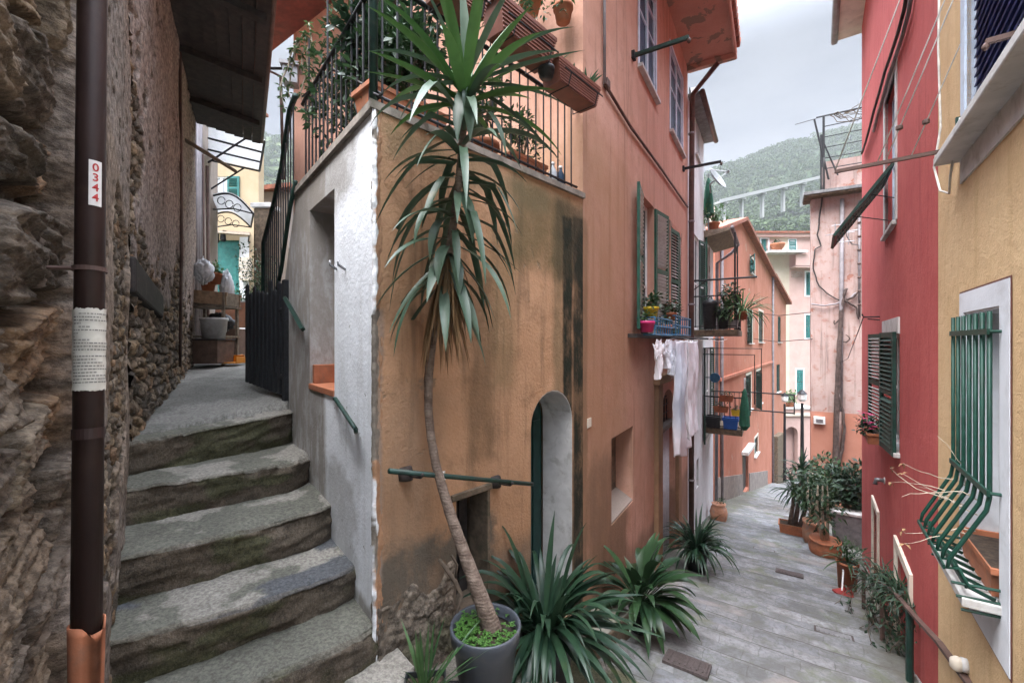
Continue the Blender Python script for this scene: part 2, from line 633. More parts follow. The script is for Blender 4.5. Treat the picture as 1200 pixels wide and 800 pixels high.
M['yucca'] = leafmat('yucca_leaf', (.032, .085, .02), (.075, .15, .042), .4, .1, .4)
M['yucca_old'] = leafmat('yucca_leaf_old', (.03, .062, .036), (.075, .115, .075), .42, .1, .4, dry=(.16, .14, .07))
M['yucca_dead'] = leafmat('yucca_leaf_dead', (.16, .09, .045), (.3, .19, .1), .8, .15, .2)
M['clivia'] = leafmat('strap_leaf', (.01, .03, .017), (.026, .058, .03), .38, .1, .34, dry=(.07, .075, .025))
M['aspi'] = leafmat('broad_leaf', (.014, .04, .018), (.03, .068, .026), .38, .12, .36, dry=(.08, .085, .03))
M['shrub'] = leafmat('shrub_leaf', (.018, .048, .02), (.045, .09, .034), .45, .2, .4)
M['shrub_dark'] = leafmat('shrub_leaf_dark', (.011, .03, .016), (.026, .056, .026), .45, .18, .4)
M['shrub_light'] = leafmat('shrub_leaf_light', (.06, .13, .045), (.12, .2, .08), .5, .25, .35)
M['clover'] = leafmat('clover_leaf', (.045, .12, .022), (.085, .2, .04), .5, .3, .35)
M['succulent'] = leafmat('succulent_leaf', (.05, .13, .07), (.09, .18, .1), .4, .1, .4)
M['twig'] = simple('twig', (.1, .075, .055), .85, .3, 20, .4, 60)
M['twig_pale'] = simple('twig_pale', (.42, .36, .28), .85, .2, 20, .4, 60)
M['vine_bark'] = simple('vine_bark', (.07, .048, .042), .9, .4, 10, .9, 30, dirt=(.13, .1, .09), dirt_amt=.6)


def barkmat():
    t = NT('yucca_bark')
    co = t.co('Object')
    w = t.n('ShaderNodeTexWave', wave_type='BANDS', bands_direction='Z')
    w.inputs['Scale'].default_value = 15; w.inputs['Distortion'].default_value = 9; w.inputs['Detail'].default_value = 3
    t.link(co, w.inputs['Vector'])
    f = t.noise(co, 16, 6, .65)
    col = t.mix(t.ramp(f, .3, .7), (.1, .07, .055), (.23, .175, .14))
    col = t.mix(t.math('MULTIPLY', t.ramp(w.outputs['Fac'], .35, .05), .10), col, (.055, .038, .03))
    h = t.math('ADD', t.math('MULTIPLY', w.outputs['Fac'], .12), f)
    return t.done(col, .9, t.bump(h, .8, .015), 0, .2)


M['bark'] = barkmat()

# the painted walls
M['orange_front'] = plaster('orange_front_wall', (.39, .22, .122), (.48, .285, .17), (.21, .125, .072), streak=(.13, .085, .052), streak_amt=.6, bump=.55, bscale=42,
    patch=((.27, .19, .13), .655, 2.3), stains=(
        ((.10, .085, .04), (1.2, 2.05, .62, 1.34), .10, .16, .75, 2.6),
        ((.16, .12, .06), (.95, 1.25, -.4, .9), .10, .10, .55, 2.2),
        ((.10, .085, .045), (1.75, 1.9, -.6, 1.0), .05, .07, .6, 3.0),
        ((.15, .125, .07), (.05, 1.7, 1.12, 1.34), .05, .12, .55, 3.2),
        ((.10, .065, .035), (.75, 1.0, -.9, .5), .06, .10, .6, 3.0),
        ((.22, .15, .10), (.02, .5, -1.5, -.3), .15, .2, .6, 1.6),
        ((.105, .09, .07), (-.2, .98, -2.6, -1.28), .07, .25, .95, 2.4),
        ((.15, .115, .085), (.4, 2.2, -2.6, -1.62), .10, .14, .75, 2.4),
        ((.26, .2, .16), (-.1, .05, -1.6, .2), .015, .05, .8, 5.0),
        ((.06, .05, .028), (1.78, 2.5, .55, 1.3), .07, .13, .8, 2.4),
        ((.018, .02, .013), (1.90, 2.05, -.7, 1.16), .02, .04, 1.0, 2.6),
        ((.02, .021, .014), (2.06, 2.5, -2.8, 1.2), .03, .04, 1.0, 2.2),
    ))
M['orange_side'] = plaster('orange_alley_wall', (.44, .235, .165), (.54, .315, .24), (.34, .18, .125), streak=(.20, .11, .07), streak_amt=.6, bump=.35, bscale=34,
    patch=((.40, .30, .23), .70, 1.7), stains=(
        ((.05, .045, .03), (-.1, .12, -2.6, 1.2), .04, .06, .8, 3.0),
        ((.33, .19, .105), (-.2, 1.5, -3.4, 2.2), .3, .35, .65, 1.0),
        ((.14, .09, .06), (.1, 1.5, -3.6, -1.2), .15, .4, .6, 1.8),
        ((.17, .11, .075), (-.1, 6.5, -4.4, -2.75), .12, .22, .7, 1.6),
        ((.5, .27, .21), (2.4, 6.3, -1.2, 4.0), .4, .3, .4, .8),
    ))
M['orange_soffit'] = plaster('pink_soffit', (.42, .20, .145), (.48, .25, .19), None, bump=.2, patch=((.24, .17, .13), .58, 2.8))
M['white_stair'] = plaster('white_stair_wall', (.78, .80, .84), (.85, .87, .91), (.66, .67, .70), streak=(.42, .41, .39), streak_amt=.3, bump=.34, bscale=48,
    patch=((.30, .29, .28), .665, 15), stains=(
        ((.285, .255, .225), (1.02, 2.9, -1.6, 1.7), .05, .10, .95, 3.0),
        ((.24, .215, .19), (.25, 2.9, .98, 1.7), .12, .25, .8, 2.5),
        ((.21, .19, .165), (-.1, 2.2, -2.6, -1.62), .05, .12, .85, 4.0),
        ((.33, .32, .30), (.35, 1.1, -1.6, -.9), .08, .3, .6, 3.0),
    ))
M['white_house'] = plaster('white_house_wall', (.5, .49, .5), (.6, .59, .6), (.4, .38, .38), streak=(.3, .28, .27), streak_amt=.4, bump=.3, patch=((.34, .3, .28), .66, 1.2))
M['pink_house'] = plaster('pink_house_wall', (.40, .155, .10), (.46, .19, .13), (.34, .13, .085), streak=(.25, .10, .07), streak_amt=.5, bump=.25, patch=((.42, .25, .19), .64, .9))
M['pink_plinth'] = simple('grey_plinth', (.23, .19, .17), .9, .2, 3, .4, 30, dirt=(.14, .11, .1), dirt_amt=.6)
M['cream_house'] = plaster('cream_house_wall', (.47, .40, .32), (.52, .45, .37), None, streak=(.55, .45, .36), streak_amt=.25, bump=.15)
M['rose_house'] = plaster('rose_house_wall', (.46, .31, .28), (.51, .355, .32), None, streak=(.5, .34, .3), streak_amt=.25, bump=.15)
M['weathered'] = plaster('weathered_pink_wall', (.38, .27, .245), (.44, .34, .31), (.32, .16, .125), streak=(.17, .13, .115), streak_amt=.7, bump=.3, big=.8, patch=((.31, .15, .115), .62, 2.4))
M['salmon'] = plaster('salmon_wall', (.38, .165, .11), (.42, .195, .14), None, streak=(.4, .18, .13), streak_amt=.25, bump=.2)
M['red_house'] = plaster('red_house_wall', (.43, .085, .08), (.49, .11, .10), (.35, .065, .062), streak=(.25, .045, .045), streak_amt=.4, bump=.4, bscale=55, patch=None)
M['yellow_house'] = plaster('yellow_house_wall', (.60, .41, .225), (.65, .46, .265), (.55, .37, .21), streak=(.36, .23, .09), streak_amt=.22, bump=.5, bscale=75)
M['pebble'] = simple('pebbledash', (.3, .28, .27), .9, .6, 60, .9, 90, dirt=(.12, .11, .11), dirt_amt=.6)
M['back_yellow'] = plaster('pale_yellow_wall', (.45, .35, .225), (.5, .4, .28), None, streak=(.5, .4, .27), streak_amt=.2, bump=.2)
M['grey_render'] = plaster('grey_rear_wall', (.24, .2, .17), (.3, .25, .22), None, bump=.3)
M['stone_v'] = vcolmat('rough_stone', .9, 75)
M['step_v'] = vcolmat('worn_step_stone', .6, 120, con=.32, fs=48)
M['pillar_v'] = vcolmat('layered_stone', .8, 60, aniso=(1, 1, 1.7), con=.5, dist=0)


def pavemat():
    t = NT('slab_paving')
    uv = t.n('ShaderNodeUVMap'); uv.uv_map = 'UVMap'
    co = t.co('Object')
    wv = t.n('ShaderNodeVectorMath', operation='ADD')
    nzc = t.n('ShaderNodeTexNoise'); nzc.inputs['Scale'].default_value = 4.5; nzc.inputs['Detail'].default_value = 7
    t.link(co, nzc.inputs['Vector'])
    sc = t.n('ShaderNodeVectorMath', operation='SCALE'); sc.inputs['Scale'].default_value = .085
    t.link(nzc.outputs['Color'], sc.inputs[0])
    t.link(uv.outputs[0], wv.inputs[0]); t.link(sc.outputs[0], wv.inputs[1])
    br = t.n('ShaderNodeTexBrick')
    br.offset = .37; br.squash = 1.0
    br.inputs['Scale'].default_value = 1.0
    br.inputs['Brick Width'].default_value = .36; br.inputs['Row Height'].default_value = .173
    br.inputs['Mortar Size'].default_value = .004; br.inputs['Mortar Smooth'].default_value = .8
    br.inputs['Color1'].default_value = (.225, .232, .255, 1); br.inputs['Color2'].default_value = (.295, .30, .315, 1)
    br.inputs['Mortar'].default_value = (.19, .19, .185, 1)
    t.link(wv.outputs[0], br.inputs['Vector'])
    f = t.noise(co, 3.2, 8, .65, .4)
    col = t.mix(t.ramp(f, .34, .62), br.outputs['Color'], t.mix(1.0, br.outputs['Color'], (.58, .57, .53), 'MULTIPLY'))
    g = t.noise(co, 26, 6, .7)
    col = t.mix(t.math('MULTIPLY', t.ramp(g, .44, .66), .7), col, (.13, .13, .13))
    p = t.noise(co, .9, 6, .6, .6)
    col = t.mix(t.math('MULTIPLY', t.ramp(p, .56, .68), .45), col, (.36, .31, .28))
    # dirt caught in the foot of every step, and moss in patches
    sp = t.n('ShaderNodeSeparateXYZ'); t.link(uv.outputs[0], sp.inputs[0])
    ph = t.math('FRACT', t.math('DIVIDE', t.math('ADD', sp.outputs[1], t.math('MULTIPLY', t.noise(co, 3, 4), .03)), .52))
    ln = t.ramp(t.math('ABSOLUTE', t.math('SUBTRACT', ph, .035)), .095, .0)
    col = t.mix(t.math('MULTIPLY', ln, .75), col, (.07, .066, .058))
    rw = t.math('FLOOR', t.math('DIVIDE', sp.outputs[1], .52))
    wn = t.n('ShaderNodeTexWhiteNoise', noise_dimensions='1D'); t.link(rw, wn.inputs['W'])
    col = t.mix(t.math('MULTIPLY', wn.outputs['Value'], .7), col, t.mix(1.0, col, (.6, .6, .6), 'MULTIPLY'))
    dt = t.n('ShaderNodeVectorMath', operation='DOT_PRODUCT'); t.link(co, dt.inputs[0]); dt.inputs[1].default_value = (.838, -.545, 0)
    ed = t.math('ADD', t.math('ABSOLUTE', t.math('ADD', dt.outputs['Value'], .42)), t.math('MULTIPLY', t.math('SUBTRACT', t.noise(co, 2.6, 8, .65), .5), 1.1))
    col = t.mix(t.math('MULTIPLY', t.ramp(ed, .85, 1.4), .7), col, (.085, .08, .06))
    mo = t.noise(t.mapping(co, (1, 1, 1), (4, 9, 2)), 1.3, 9, .7, .8)
    col = t.mix(t.math('MULTIPLY', t.ramp(mo, .50, .66), .5), col, (.10, .115, .05))
    h = t.math('ADD', t.math('MULTIPLY', br.outputs['Fac'], -.2), t.math('ADD', f, t.math('MULTIPLY', g, .35)))
    return t.done(col, .85, t.bump(h, .8, .025), 0, .25)


M['pave'] = pavemat()

# ------------------------------------------------------------------ camera, sky, light
cam = bpy.data.cameras.new('camera')
cam.sensor_width = 36.0
cam.lens = F / 1200 * 36.0
cam.clip_start = .05
cam.clip_end = 5000
co_ = bpy.data.objects.new('camera', cam)
COL.objects.link(co_)
co_.location = (0, 0, 0)
co_.rotation_euler = (R(90), 0, 0)
SC.camera = co_

HAZE = 0.00032
SUN_EL, SUN_AZ = 62, 225
w = bpy.data.worlds.new('World')
SC.world = w
w.use_nodes = True
nt = w.node_tree
bg = nt.nodes['Background']
sky = nt.nodes.new('ShaderNodeTexSky')
sky.sky_type = 'NISHITA'
sky.sun_disc = False
sky.sun_elevation = R(SUN_EL)
sky.sun_rotation = R(SUN_AZ)
sky.air_density = 1.0; sky.dust_density = 2.5; sky.ozone_density = 1.2
tc = nt.nodes.new('ShaderNodeTexCoord')
mp = nt.nodes.new('ShaderNodeMapping'); mp.inputs['Scale'].default_value = (1, 1, 3.2)
nt.links.new(tc.outputs['Generated'], mp.inputs['Vector'])
nz = nt.nodes.new('ShaderNodeTexNoise'); nz.inputs['Scale'].default_value = 2.6; nz.inputs['Detail'].default_value = 7; nz.inputs['Roughness'].default_value = .55
nt.links.new(mp.outputs[0], nz.inputs['Vector'])
mr = nt.nodes.new('ShaderNodeMapRange'); mr.interpolation_type = 'SMOOTHSTEP'
mr.inputs['From Min'].default_value = .33; mr.inputs['From Max'].default_value = .62
mr.inputs['To Min'].default_value = .62; mr.inputs['To Max'].default_value = .96
nt.links.new(nz.outputs['Fac'], mr.inputs['Value'])
cl = nt.nodes.new('ShaderNodeMix'); cl.data_type = 'RGBA'
cl.inputs[6].default_value = (9, 9, 9, 1)
nt.links.new(mr.outputs[0], cl.inputs[0])
nt.links.new(sky.outputs[0], cl.inputs[6])
cl.inputs[7].default_value = (7.1, 7.6, 8.5, 1)
# brightness added to the sky overhead, out of view, to light the alley
sx = nt.nodes.new('ShaderNodeSeparateXYZ'); nt.links.new(tc.outputs['Generated'], sx.inputs[0])
mz = nt.nodes.new('ShaderNodeMapRange')
mz.interpolation_type = 'SMOOTHSTEP'
mz.inputs['From Min'].default_value = .5; mz.inputs['From Max'].default_value = .95
mz.inputs['To Min'].default_value = .133; mz.inputs['To Max'].default_value = 4.6
nt.links.new(sx.outputs[2], mz.inputs['Value'])
vs_ = nt.nodes.new('ShaderNodeVectorMath'); vs_.operation = 'SCALE'
nt.links.new(cl.outputs[2], vs_.inputs[0]); nt.links.new(mz.outputs[0], vs_.inputs['Scale'])
nt.links.new(vs_.outputs[0], bg.inputs['Color'])
bg.inputs['Strength'].default_value = .085

sun = bpy.data.lights.new('sun', 'SUN')
sun.energy = 1.5
sun.angle = R(45)
sun.color = (1, .97, .93)
so = bpy.data.objects.new('sun', sun)
COL.objects.link(so)
so.rotation_euler = (R(90 - SUN_EL), 0, R(180 - SUN_AZ))
SC.view_settings.view_transform = 'Standard'
SC.view_settings.look = 'None'
SC.view_settings.gamma = 1
SC.view_settings.exposure = 2.35
SC.cycles.diffuse_bounces = 4
SC.cycles.max_bounces = 10

# ------------------------------------------------------------------ the plan
A = (-.82, 2.6)
K = (.692, 4.243)
WF = Wall(A, (.92, 1), (.736, -.677))           # front wall under the terrace
WW = Wall(A, (-.8, 1), (-.781, -.625))          # white wall beside the steps
WA = Wall(K, (.598, 1), (.858, -.513))          # long facade on the alley
WB = Wall(K, (-.858, .513), (-.513, -.858))     # wall at the back of the terrace
WR = Wall((1.0, 0), (.7, 1), (-.82, .57))       # yellow and red houses on the right
WL = Wall((-.80, .65), (-.8, 1), (.781, .625))  # near stone wall on the left
WL2 = Wall((-2.73, 3.06), (-2.42, 3.94), (.85, .52))
WP = Wall((8.33, 17), (.727, 1), (.81, -.59))   # pink house down the alley
va = Vector((.545, .838, 0)).normalized()
vp = Vector((.838, -.545, 0)).normalized()


def ground_z(x, y):
    s = x * va.x + y * va.y
    return -2.07 - .2234 * s


# ------------------------------------------------------------------ paving of the alley: long shallow steps
def pave_z(s):
    per = .52
    k = np.floor(s / per); t = s / per - k
    riser = .075
    return -2.07 - .2234 * per * k - (.2234 * per - riser) * t + np.where(t > .985, 0, 0)


ss = []
for k in range(-6, 118):
    b = k * .52
    ss += [b + .001, b + .012, b + .13, b + .26, b + .39, b + .50, b + .519]
ss = np.array(ss)
pp = np.concatenate([np.linspace(-4, -2.5, 4), np.linspace(-2.4, 6, 60), np.linspace(6.4, 10, 8)])
S_, P_ = np.meshgrid(ss, pp, indexing='ij')
wob = (fbm(P_ * .7, S_ * .25, 5, 3) - .5) * .16
X = S_ * va.x + P_ * vp.x + wob * va.x
Yg = S_ * va.y + P_ * vp.y + wob * va.y
Zg = pave_z(S_) + (fbm(S_ * 2.2, P_ * 2.2, 9, 4) - .5) * .035 - .008 * P_
V = np.stack([X, Yg, Zg], 2)
o = grid_obj('alley_pavement', V, M['pave'], uv=np.stack([P_ + .07 * np.floor(S_ / .52), S_], 2), smooth=False)
tag(o, 'grey stone slab paving descending the alley in long shallow steps', 'pavement', kind='structure')

# covers let into the paving
def cover(u, v, wd, ln, label, mat, rot=0):
    r = (u - 600) / F
    k = -(400 - v) / F
    s_per = r * va.x + va.y
    Y = 2.07 / (k - .2234 * s_per)
    c = P(u, v, Y)
    s = c.x * va.x + c.y * va.y
    p = c.x * vp.x + c.y * vp.y
    zz = pave_z(np.array([s]))[0] - .008 * p
    slope = Vector((va.x, va.y, -.16)).normalized()
    up = vp.cross(slope) * -1
    up = up if up.z > 0 else -up
    base = Vector((c.x, c.y, zz + .012))
    t = thing('pavement_cover', label, 'manhole cover', base, 'covers let into the alley paving')
    mb = MB().box(base, vp * wd / 2, slope * ln / 2, up * .014)
    mb.build('plate', mat, t, bevel=.004)
    mb = MB()
    n = 7
    for i in range(n):
        q = base + vp * wd * (-.42 + .84 * i / (n - 1)) + up * .016
        mb.box(q, vp * wd * .022, slope * ln * .42, up * .004)
    mb.build('ribs', mat, t)
    fr = MB()
    for sg in (-1, 1):
        fr.box(base + slope * sg * (ln / 2 + .012), vp * (wd / 2 + .02), slope * .012, up * .012)
        fr.box(base + vp * sg * (wd / 2 + .012), vp * .01, slope * ln / 2, up * .0115)
    fr.build('frame', M['cast_iron'], t)


cover(805, 789, .34, .20, 'dark ribbed iron cover in the paving nearest the front of the photo', M['cast_iron'])
cover(925, 677, .36, .17, 'reddish brown cover in the middle of the alley paving', M['cast_iron'])
cover(895, 647, .36, .24, 'grey cover in the paving left of the reddish brown one', M['slate'])
cover(934, 611, .7, .5, 'farthest rust tinted cover, in front of the terracotta trough', M['cast_iron'])
cover(977, 746, .34, .14, 'slim grey cover in the paving near the handrail posts', M['slate'])
# ------------------------------------------------------------------ the old stone house on the left
stone_house = thing('stone_house', 'old brown stone house with flaking render and a dark timber eave at the left edge', 'house', (-2.0, 2.0, -1.2))


def blocky(S, Z, seed=3):
    """coursed rough stones: returns height, tone, joint mask"""
    zz = Z + (fbm(S * 1.3, Z * .6, seed, 3) - .5) * .18 - .16 * S
    rng = np.random.RandomState(seed)
    hs = []
    z = -4.0
    while z < 6:
        hs.append(z); z += rng.uniform(.19, .36)
    hs = np.array(hs)
    row = np.clip(np.searchsorted(hs, zz) - 1, 0, len(hs) - 2)
    z0 = hs[row]; z1 = hs[row + 1]
    wd = .30 + .30 * _hash(row, row * 0 + 3, seed)
    sx = S + _hash(row, row * 0 + 9, seed) * 3 + (fbm(S * 2.0, Z * 2.2, seed + 5, 3) - .5) * .16
    col = np.floor(sx / wd)
    fs = (sx / wd - col) * wd
    d = np.minimum(np.minimum(fs, wd - fs), np.minimum(zz - z0, z1 - zz))
    idh = _hash(row, col, seed + 21)
    idt = _hash(row, col, seed + 22)
    edge = (fbm(S * 9, Z * 9, seed + 8, 4) - .5) * .03
    body = sstep(.0, .03, d + edge - .008)
    dip = Z - .14 * S + (idh - .5) * .5 * S + (fbm(S * 3, Z * 3, seed + 61, 3) - .5) * .08
    lay = fbm(S * 2.5 + idh * 30, dip * 26, seed + 31, 5, .6)
    q_ = lay * 7
    lay = lay * .35 + .65 * (np.floor(q_) + sstep(.72, 1.0, q_ - np.floor(q_))) / 7
    lay2 = fbm(S * 10, dip * 55, seed + 35, 5, .62)
    crev = sstep(.66, .74, fbm(S * 2 + 7, dip * 14, seed + 71, 4)) * .035
    tilt = (zz - (z0 + z1) / 2) * (idt - .5) * .5
    h = body * (.065 + idh * .055 + tilt) + (lay - .5) * .06 * body + (lay2 - .5) * .032 - .02 - crev * .6
    return h, idt, body


def wallgrid(W, s0, s1, z0, z1, pitch, fn, name, mat, parent):
    s = np.linspace(s0, s1, int((s1 - s0) / pitch) + 1)
    z = np.linspace(z0, z1, int((z1 - z0) / pitch) + 1)
    Z, S = np.meshgrid(z, s, indexing='ij')
    h, col = fn(S, Z)
    base = np.array([W.p.x, W.p.y, 0])
    V = base + S[..., None] * np.array(W.d) + h[..., None] * np.array(W.n)
    V[..., 2] = Z
    return grid_obj(name, V, mat, parent, col=col)


def stone_cols(t, body, S, Z, seed):
    pal = np.array([(.10, .076, .056), (.15, .112, .08), (.185, .13, .08), (.08, .064, .05), (.19, .148, .108), (.125, .10, .08), (.165, .104, .062)])
    idx = np.clip((t * len(pal)).astype(int), 0, len(pal) - 1)
    c = pal[idx]
    n = fbm(S * 3, Z * 5, seed, 4)
    c = c * (.7 + .6 * n)[..., None]
    mort = np.array((.055, .046, .037)) * (.7 + .6 * n)[..., None]
    return c * body[..., None] + mort * (1 - body[..., None])


def near_wall(S, Z):
    h1, t1, b1 = blocky(S, Z, 3)
    c1 = stone_cols(t1, b1, S, Z, 40)
    # beyond the pillar: flaking render over rubble
    f1, f2, idv = worley(S * 7.5 + (fbm(S * 4, Z * 4, 66, 3) - .5) * 1.2, Z * 10.5, 17)
    cob = sstep(.03, .3, f2 - f1)
    rub = cob * .03 + (fbm(S * 11, Z * 14, 23, 5, .62) - .5) * .06
    rc = stone_cols(idv, cob, S, Z, 51)
    n = fbm(S * .9, Z * .7, 77, 5) + .09 * np.clip(Z, -2, 3) + (fbm(S * 7, Z * 4, 79, 4) - .5) * .25
    pm = sstep(.50, .525, n)
    pl = .045 + (fbm(S * 2.2, Z * 1.2, 81, 4) - .5) * .045 + (fbm(S * 18, Z * 18, 83, 4) - .5) * .008
    pc = np.array((.215, .175, .15)) * (.62 + .7 * fbm(S * 1.8, Z * .9, 85, 5))[..., None]
    och = sstep(.52, .66, fbm(S * 1.1 + 9, Z * 1.4, 87, 4))
    pc = pc * (1 - .3 * och[..., None]) + np.array((.20, .125, .065)) * .3 * och[..., None]
    pit = sstep(.62, .74, fbm(S * 14, Z * 10, 95, 4)) * sstep(.42, .6, fbm(S * 1.5, Z * 1.2, 97, 4))
    pl = pl - pit * .02
    pc = pc * (1 - .35 * pit[..., None])
    h2 = rub * (1 - pm) + pl * pm
    c2 = rc * (1 - pm[..., None]) + pc * pm[..., None]
    edge = 1.12 + (fbm(S * 0 + 3, Z * 3.0, 91, 4) - .5) * .25
    m = sstep(edge - .015, edge + .03, S)
    h = (h1 - .14) * (1 - m) + (h2 - .015) * m
    groove = np.exp(-((S - edge) / .02) ** 2) * .05
    return h - groove, c1 * (1 - m[..., None]) + c2 * m[..., None]


def far_wall(S, Z):
    f1, f2, idv = worley(S * 6.5 + (fbm(S * 4, Z * 4, 166, 3) - .5) * 1.2, Z * 9.5, 117)
    cob = sstep(.03, .3, f2 - f1)
    rub = cob * .04 + (fbm(S * 10, Z * 13, 123, 5, .62) - .5) * .07
    rc = stone_cols(idv, cob, S, Z, 151) * 1.15
    n = fbm(S * .8, Z * .6, 177, 5) + .13 * np.clip(Z - .2, -2, 2.4) + (fbm(S * 6, Z * 3, 179, 4) - .5) * .3
    pm = sstep(.54, .565, n)
    pl = .05 + (fbm(S * 2.2, Z * 1.0, 181, 4) - .5) * .06 + (fbm(S * 16, Z * 16, 183, 4) - .5) * .01
    pc = np.array((.25, .205, .185)) * (.6 + .75 * fbm(S * 1.5, Z * .7, 185, 5))[..., None]
    pit = sstep(.60, .74, fbm(S * 12, Z * 8, 195, 4)) * sstep(.42, .6, fbm(S * 1.5, Z * 1.2, 197, 4))
    pl = pl - pit * .025
    pc = pc * (1 - .35 * pit[..., None])
    h = rub * (1 - pm) + pl * pm
    c = rc * (1 - pm[..., None]) + pc * pm[..., None]
    return h, c


wallgrid(WL, -.62, 1.30, -1.9, 1.75, .0066, near_wall, 'stone_pillar', M['pillar_v'], stone_house)
wallgrid(WL, 1.30, 3.09, -2.5, 2.5, .0095, near_wall, 'stone_wall', M['stone_v'], stone_house)
wallgrid(WL2, -.03, 4.64, -1.2, 3.62, .0145, far_wall, 'rendered_wall', M['stone_v'], stone_house)
# the rest of the house body, out of sight behind these faces
mb = MB()
q = [(-.72, .10), (-2.98, 2.93), (-5.33, 6.9), (-9.5, 6.98), (-9.5, -.6), (-1.3, -.6)]
b = len(mb.v)
sh = []
for (x, y) in q:
    sh.append((x, y))
cx = sum(p[0] for p in sh) / 6; cy = sum(p[1] for p in sh) / 6
for z in (-2.6, 2.48):
    for (x, y) in sh:
        mb.v.append((x + (cx - x) * .012, y + (cy - y) * .012, z))
for i in range(6):
    j = (i + 1) % 6
    mb.f.append((i, j, 6 + j, 6 + i))
mb.f.append((5, 4, 3, 2, 1, 0)); mb.f.append((6, 7, 8, 9, 10, 11))
mb.build('house_body', M['grey_render'], stone_house)
# upper storey above the near wall, and the eave
mb = MB()
mb.wbox(WL, -.7, 3.1, 2.49, 2.58, -2.5, .06)
mb.build('wall_coping', M['slate'], stone_house)
mb = MB()
mb.wbox(WL2, .02, 4.62, 2.5, 3.6, -4, -.08)
mb.build('upper_body', M['grey_render'], stone_house)
# timber lintel let into the render
mb = MB()
g = WL2.pt
mb.box8([g(-.05, .34, -.05), g(1.25, .22, -.05), g(1.25, .22, .066), g(-.05, .34, .075), g(-.05, .60, -.05), g(1.25, .44, -.05), g(1.25, .44, .066), g(-.05, .60, .075)])
mb.build('timber_lintel', M['wood_dark'], stone_house, bevel=.02)
# eave: boards, rafters, tiles, seen from below
mb = MB()
nb = 9
for i in range(nb):
    d0 = -.2 + i * (1.16 / nb)
    d1 = d0 + 1.16 / nb - .002
    mb.wbox(WL2, .35, 4.72, 3.60 - .02 * i, 3.63 - .02 * i, d0, d1)
mb.build('soffit_boards', M['wood_dark'], stone_house)
for i in range(3):
    s = 1.2 + i * 1.3
    m2 = MB()
    g = WL2.pt
    m2.box8([g(s, 3.5, 0), g(s + .09, 3.5, 0), g(s + .09, 3.36, .92), g(s, 3.36, .92),
             g(s, 3.598, 0), g(s + .09, 3.598, 0), g(s + .09, 3.43, .92), g(s, 3.43, .92)])
    m2.build('rafter', M['wood_dark'], stone_house)
mb = MB()
for i in range(24):
    s = .4 + i * .18
    mb.tube([WL2.pt(s, 3.78, -.3), WL2.pt(s, 3.57, .97)], .075, 8)
mb.build('roof_tiles', M['tile'], stone_house, smooth=True)
mb = MB()
mb.tube([WL2.pt(.3, 3.47, .975), WL2.pt(4.7, 3.47, .975)], .03, 10)
mb.build('gutter', M['pipe_copper'], stone_house, smooth=True)
# rough corbel under the eave and a thin pipe down the corner
mb = MB()
mb.tube([WL2.pt(3.35, 2.75, .02), WL2.pt(3.4, 2.62, .3), WL2.pt(3.5, 2.48, .62)], [.03, .028, .025], 8)
mb.build('timber_strut', M['wood_grey'], stone_house, smooth=True)
mb = MB()
for (u, off, r) in ((211, .06, .016), (243, .08, .03), (238, .05, .016)):
    s = WL2.S(u, off)
    mb.tube([WL2.pt(s, -.3, off), WL2.pt(s + .01, 1.2, off + .015), WL2.pt(s, 3.55, off)], r, 8)
mb.build('wall_pipes', M['pipe_copper'], stone_house, smooth=True)

# ------------------------------------------------------------------ the drainpipe in front of it
off = .058
def dp(u, v):
    return WL.at(u, v, off)


ptop = WL.pt(WL.S(112, off), 2.2, off)
bot = WL.at(101.5, 748, off)
pd = (bot - ptop)
pipe = thing('drainpipe', 'brown metal drainpipe on the stone wall with a number sticker and a paper notice', 'drainpipe', bot)
PR = .032
ptop = ptop - pd.normalized() * .6
pd = (bot - ptop)
axis = pd.normalized()
mb = MB(); mb.tube([ptop, lerp(ptop, bot, .3), lerp(ptop, bot, .6), bot], PR, 24)
mb.build('pipe', M['pipe_brown'], pipe, smooth=True)


def on_pipe(v):
    """point of the axis at picture height v"""
    z = None
    lo, hi = 0.0, 1.0
    for _ in range(40):
        mid = (lo + hi) / 2
        q = lerp(ptop, bot, mid)
        if 400 - F * q.z / q.y < v:
            lo = mid
        else:
            hi = mid
    return lerp(ptop, bot, lo)


toward = Vector((0, 0, 0)) - on_pipe(300); toward.z = 0
toward = (toward - axis * toward.dot(axis)).normalized()
sidev = axis.cross(toward).normalized()     # to the right as seen from the alley


def pipe_patch(va_, vb_, a0, a1, r, name, mat, parent, n=16, ragged=0.0, rows=8):
    qa = on_pipe(va_); qb = on_pipe(vb_)
    mb = MB()
    for layer in (r, r + .0012):
        for j in range(rows + 1):
            c = lerp(qa, qb, j / rows)
            for i in range(n + 1):
                w = a0 + (a1 - a0) * i / n
                rr = layer
                c2 = c
                if ragged and j in (0, rows):
                    c2 = c + axis * ragged * (random.random() - .5)
                if ragged:
                    rr += .0012 * math.sin(j * 2.1 + i * .7)
                mb.v.append(tuple(c2 + (toward * math.cos(w) + sidev * math.sin(w)) * rr))
    k = (n + 1) * (rows + 1)
    for j in range(rows):
        for i in range(n):
            a = j * (n + 1) + i
            mb.f.append((a, a + 1, a + n + 2, a + n + 1))
            mb.f.append((k + a, k + a + n + 1, k + a + n + 2, k + a + 1))
    return mb.build(name, mat, parent, smooth=True)


# which way is right: sidev must point to +u
if sidev.dot(Vector((1, 0, 0))) < 0:
    sidev = -sidev
stick = pipe_patch(192, 244, -.12, .72, PR + .0006, 'number_sticker', M['sticker'], pipe)


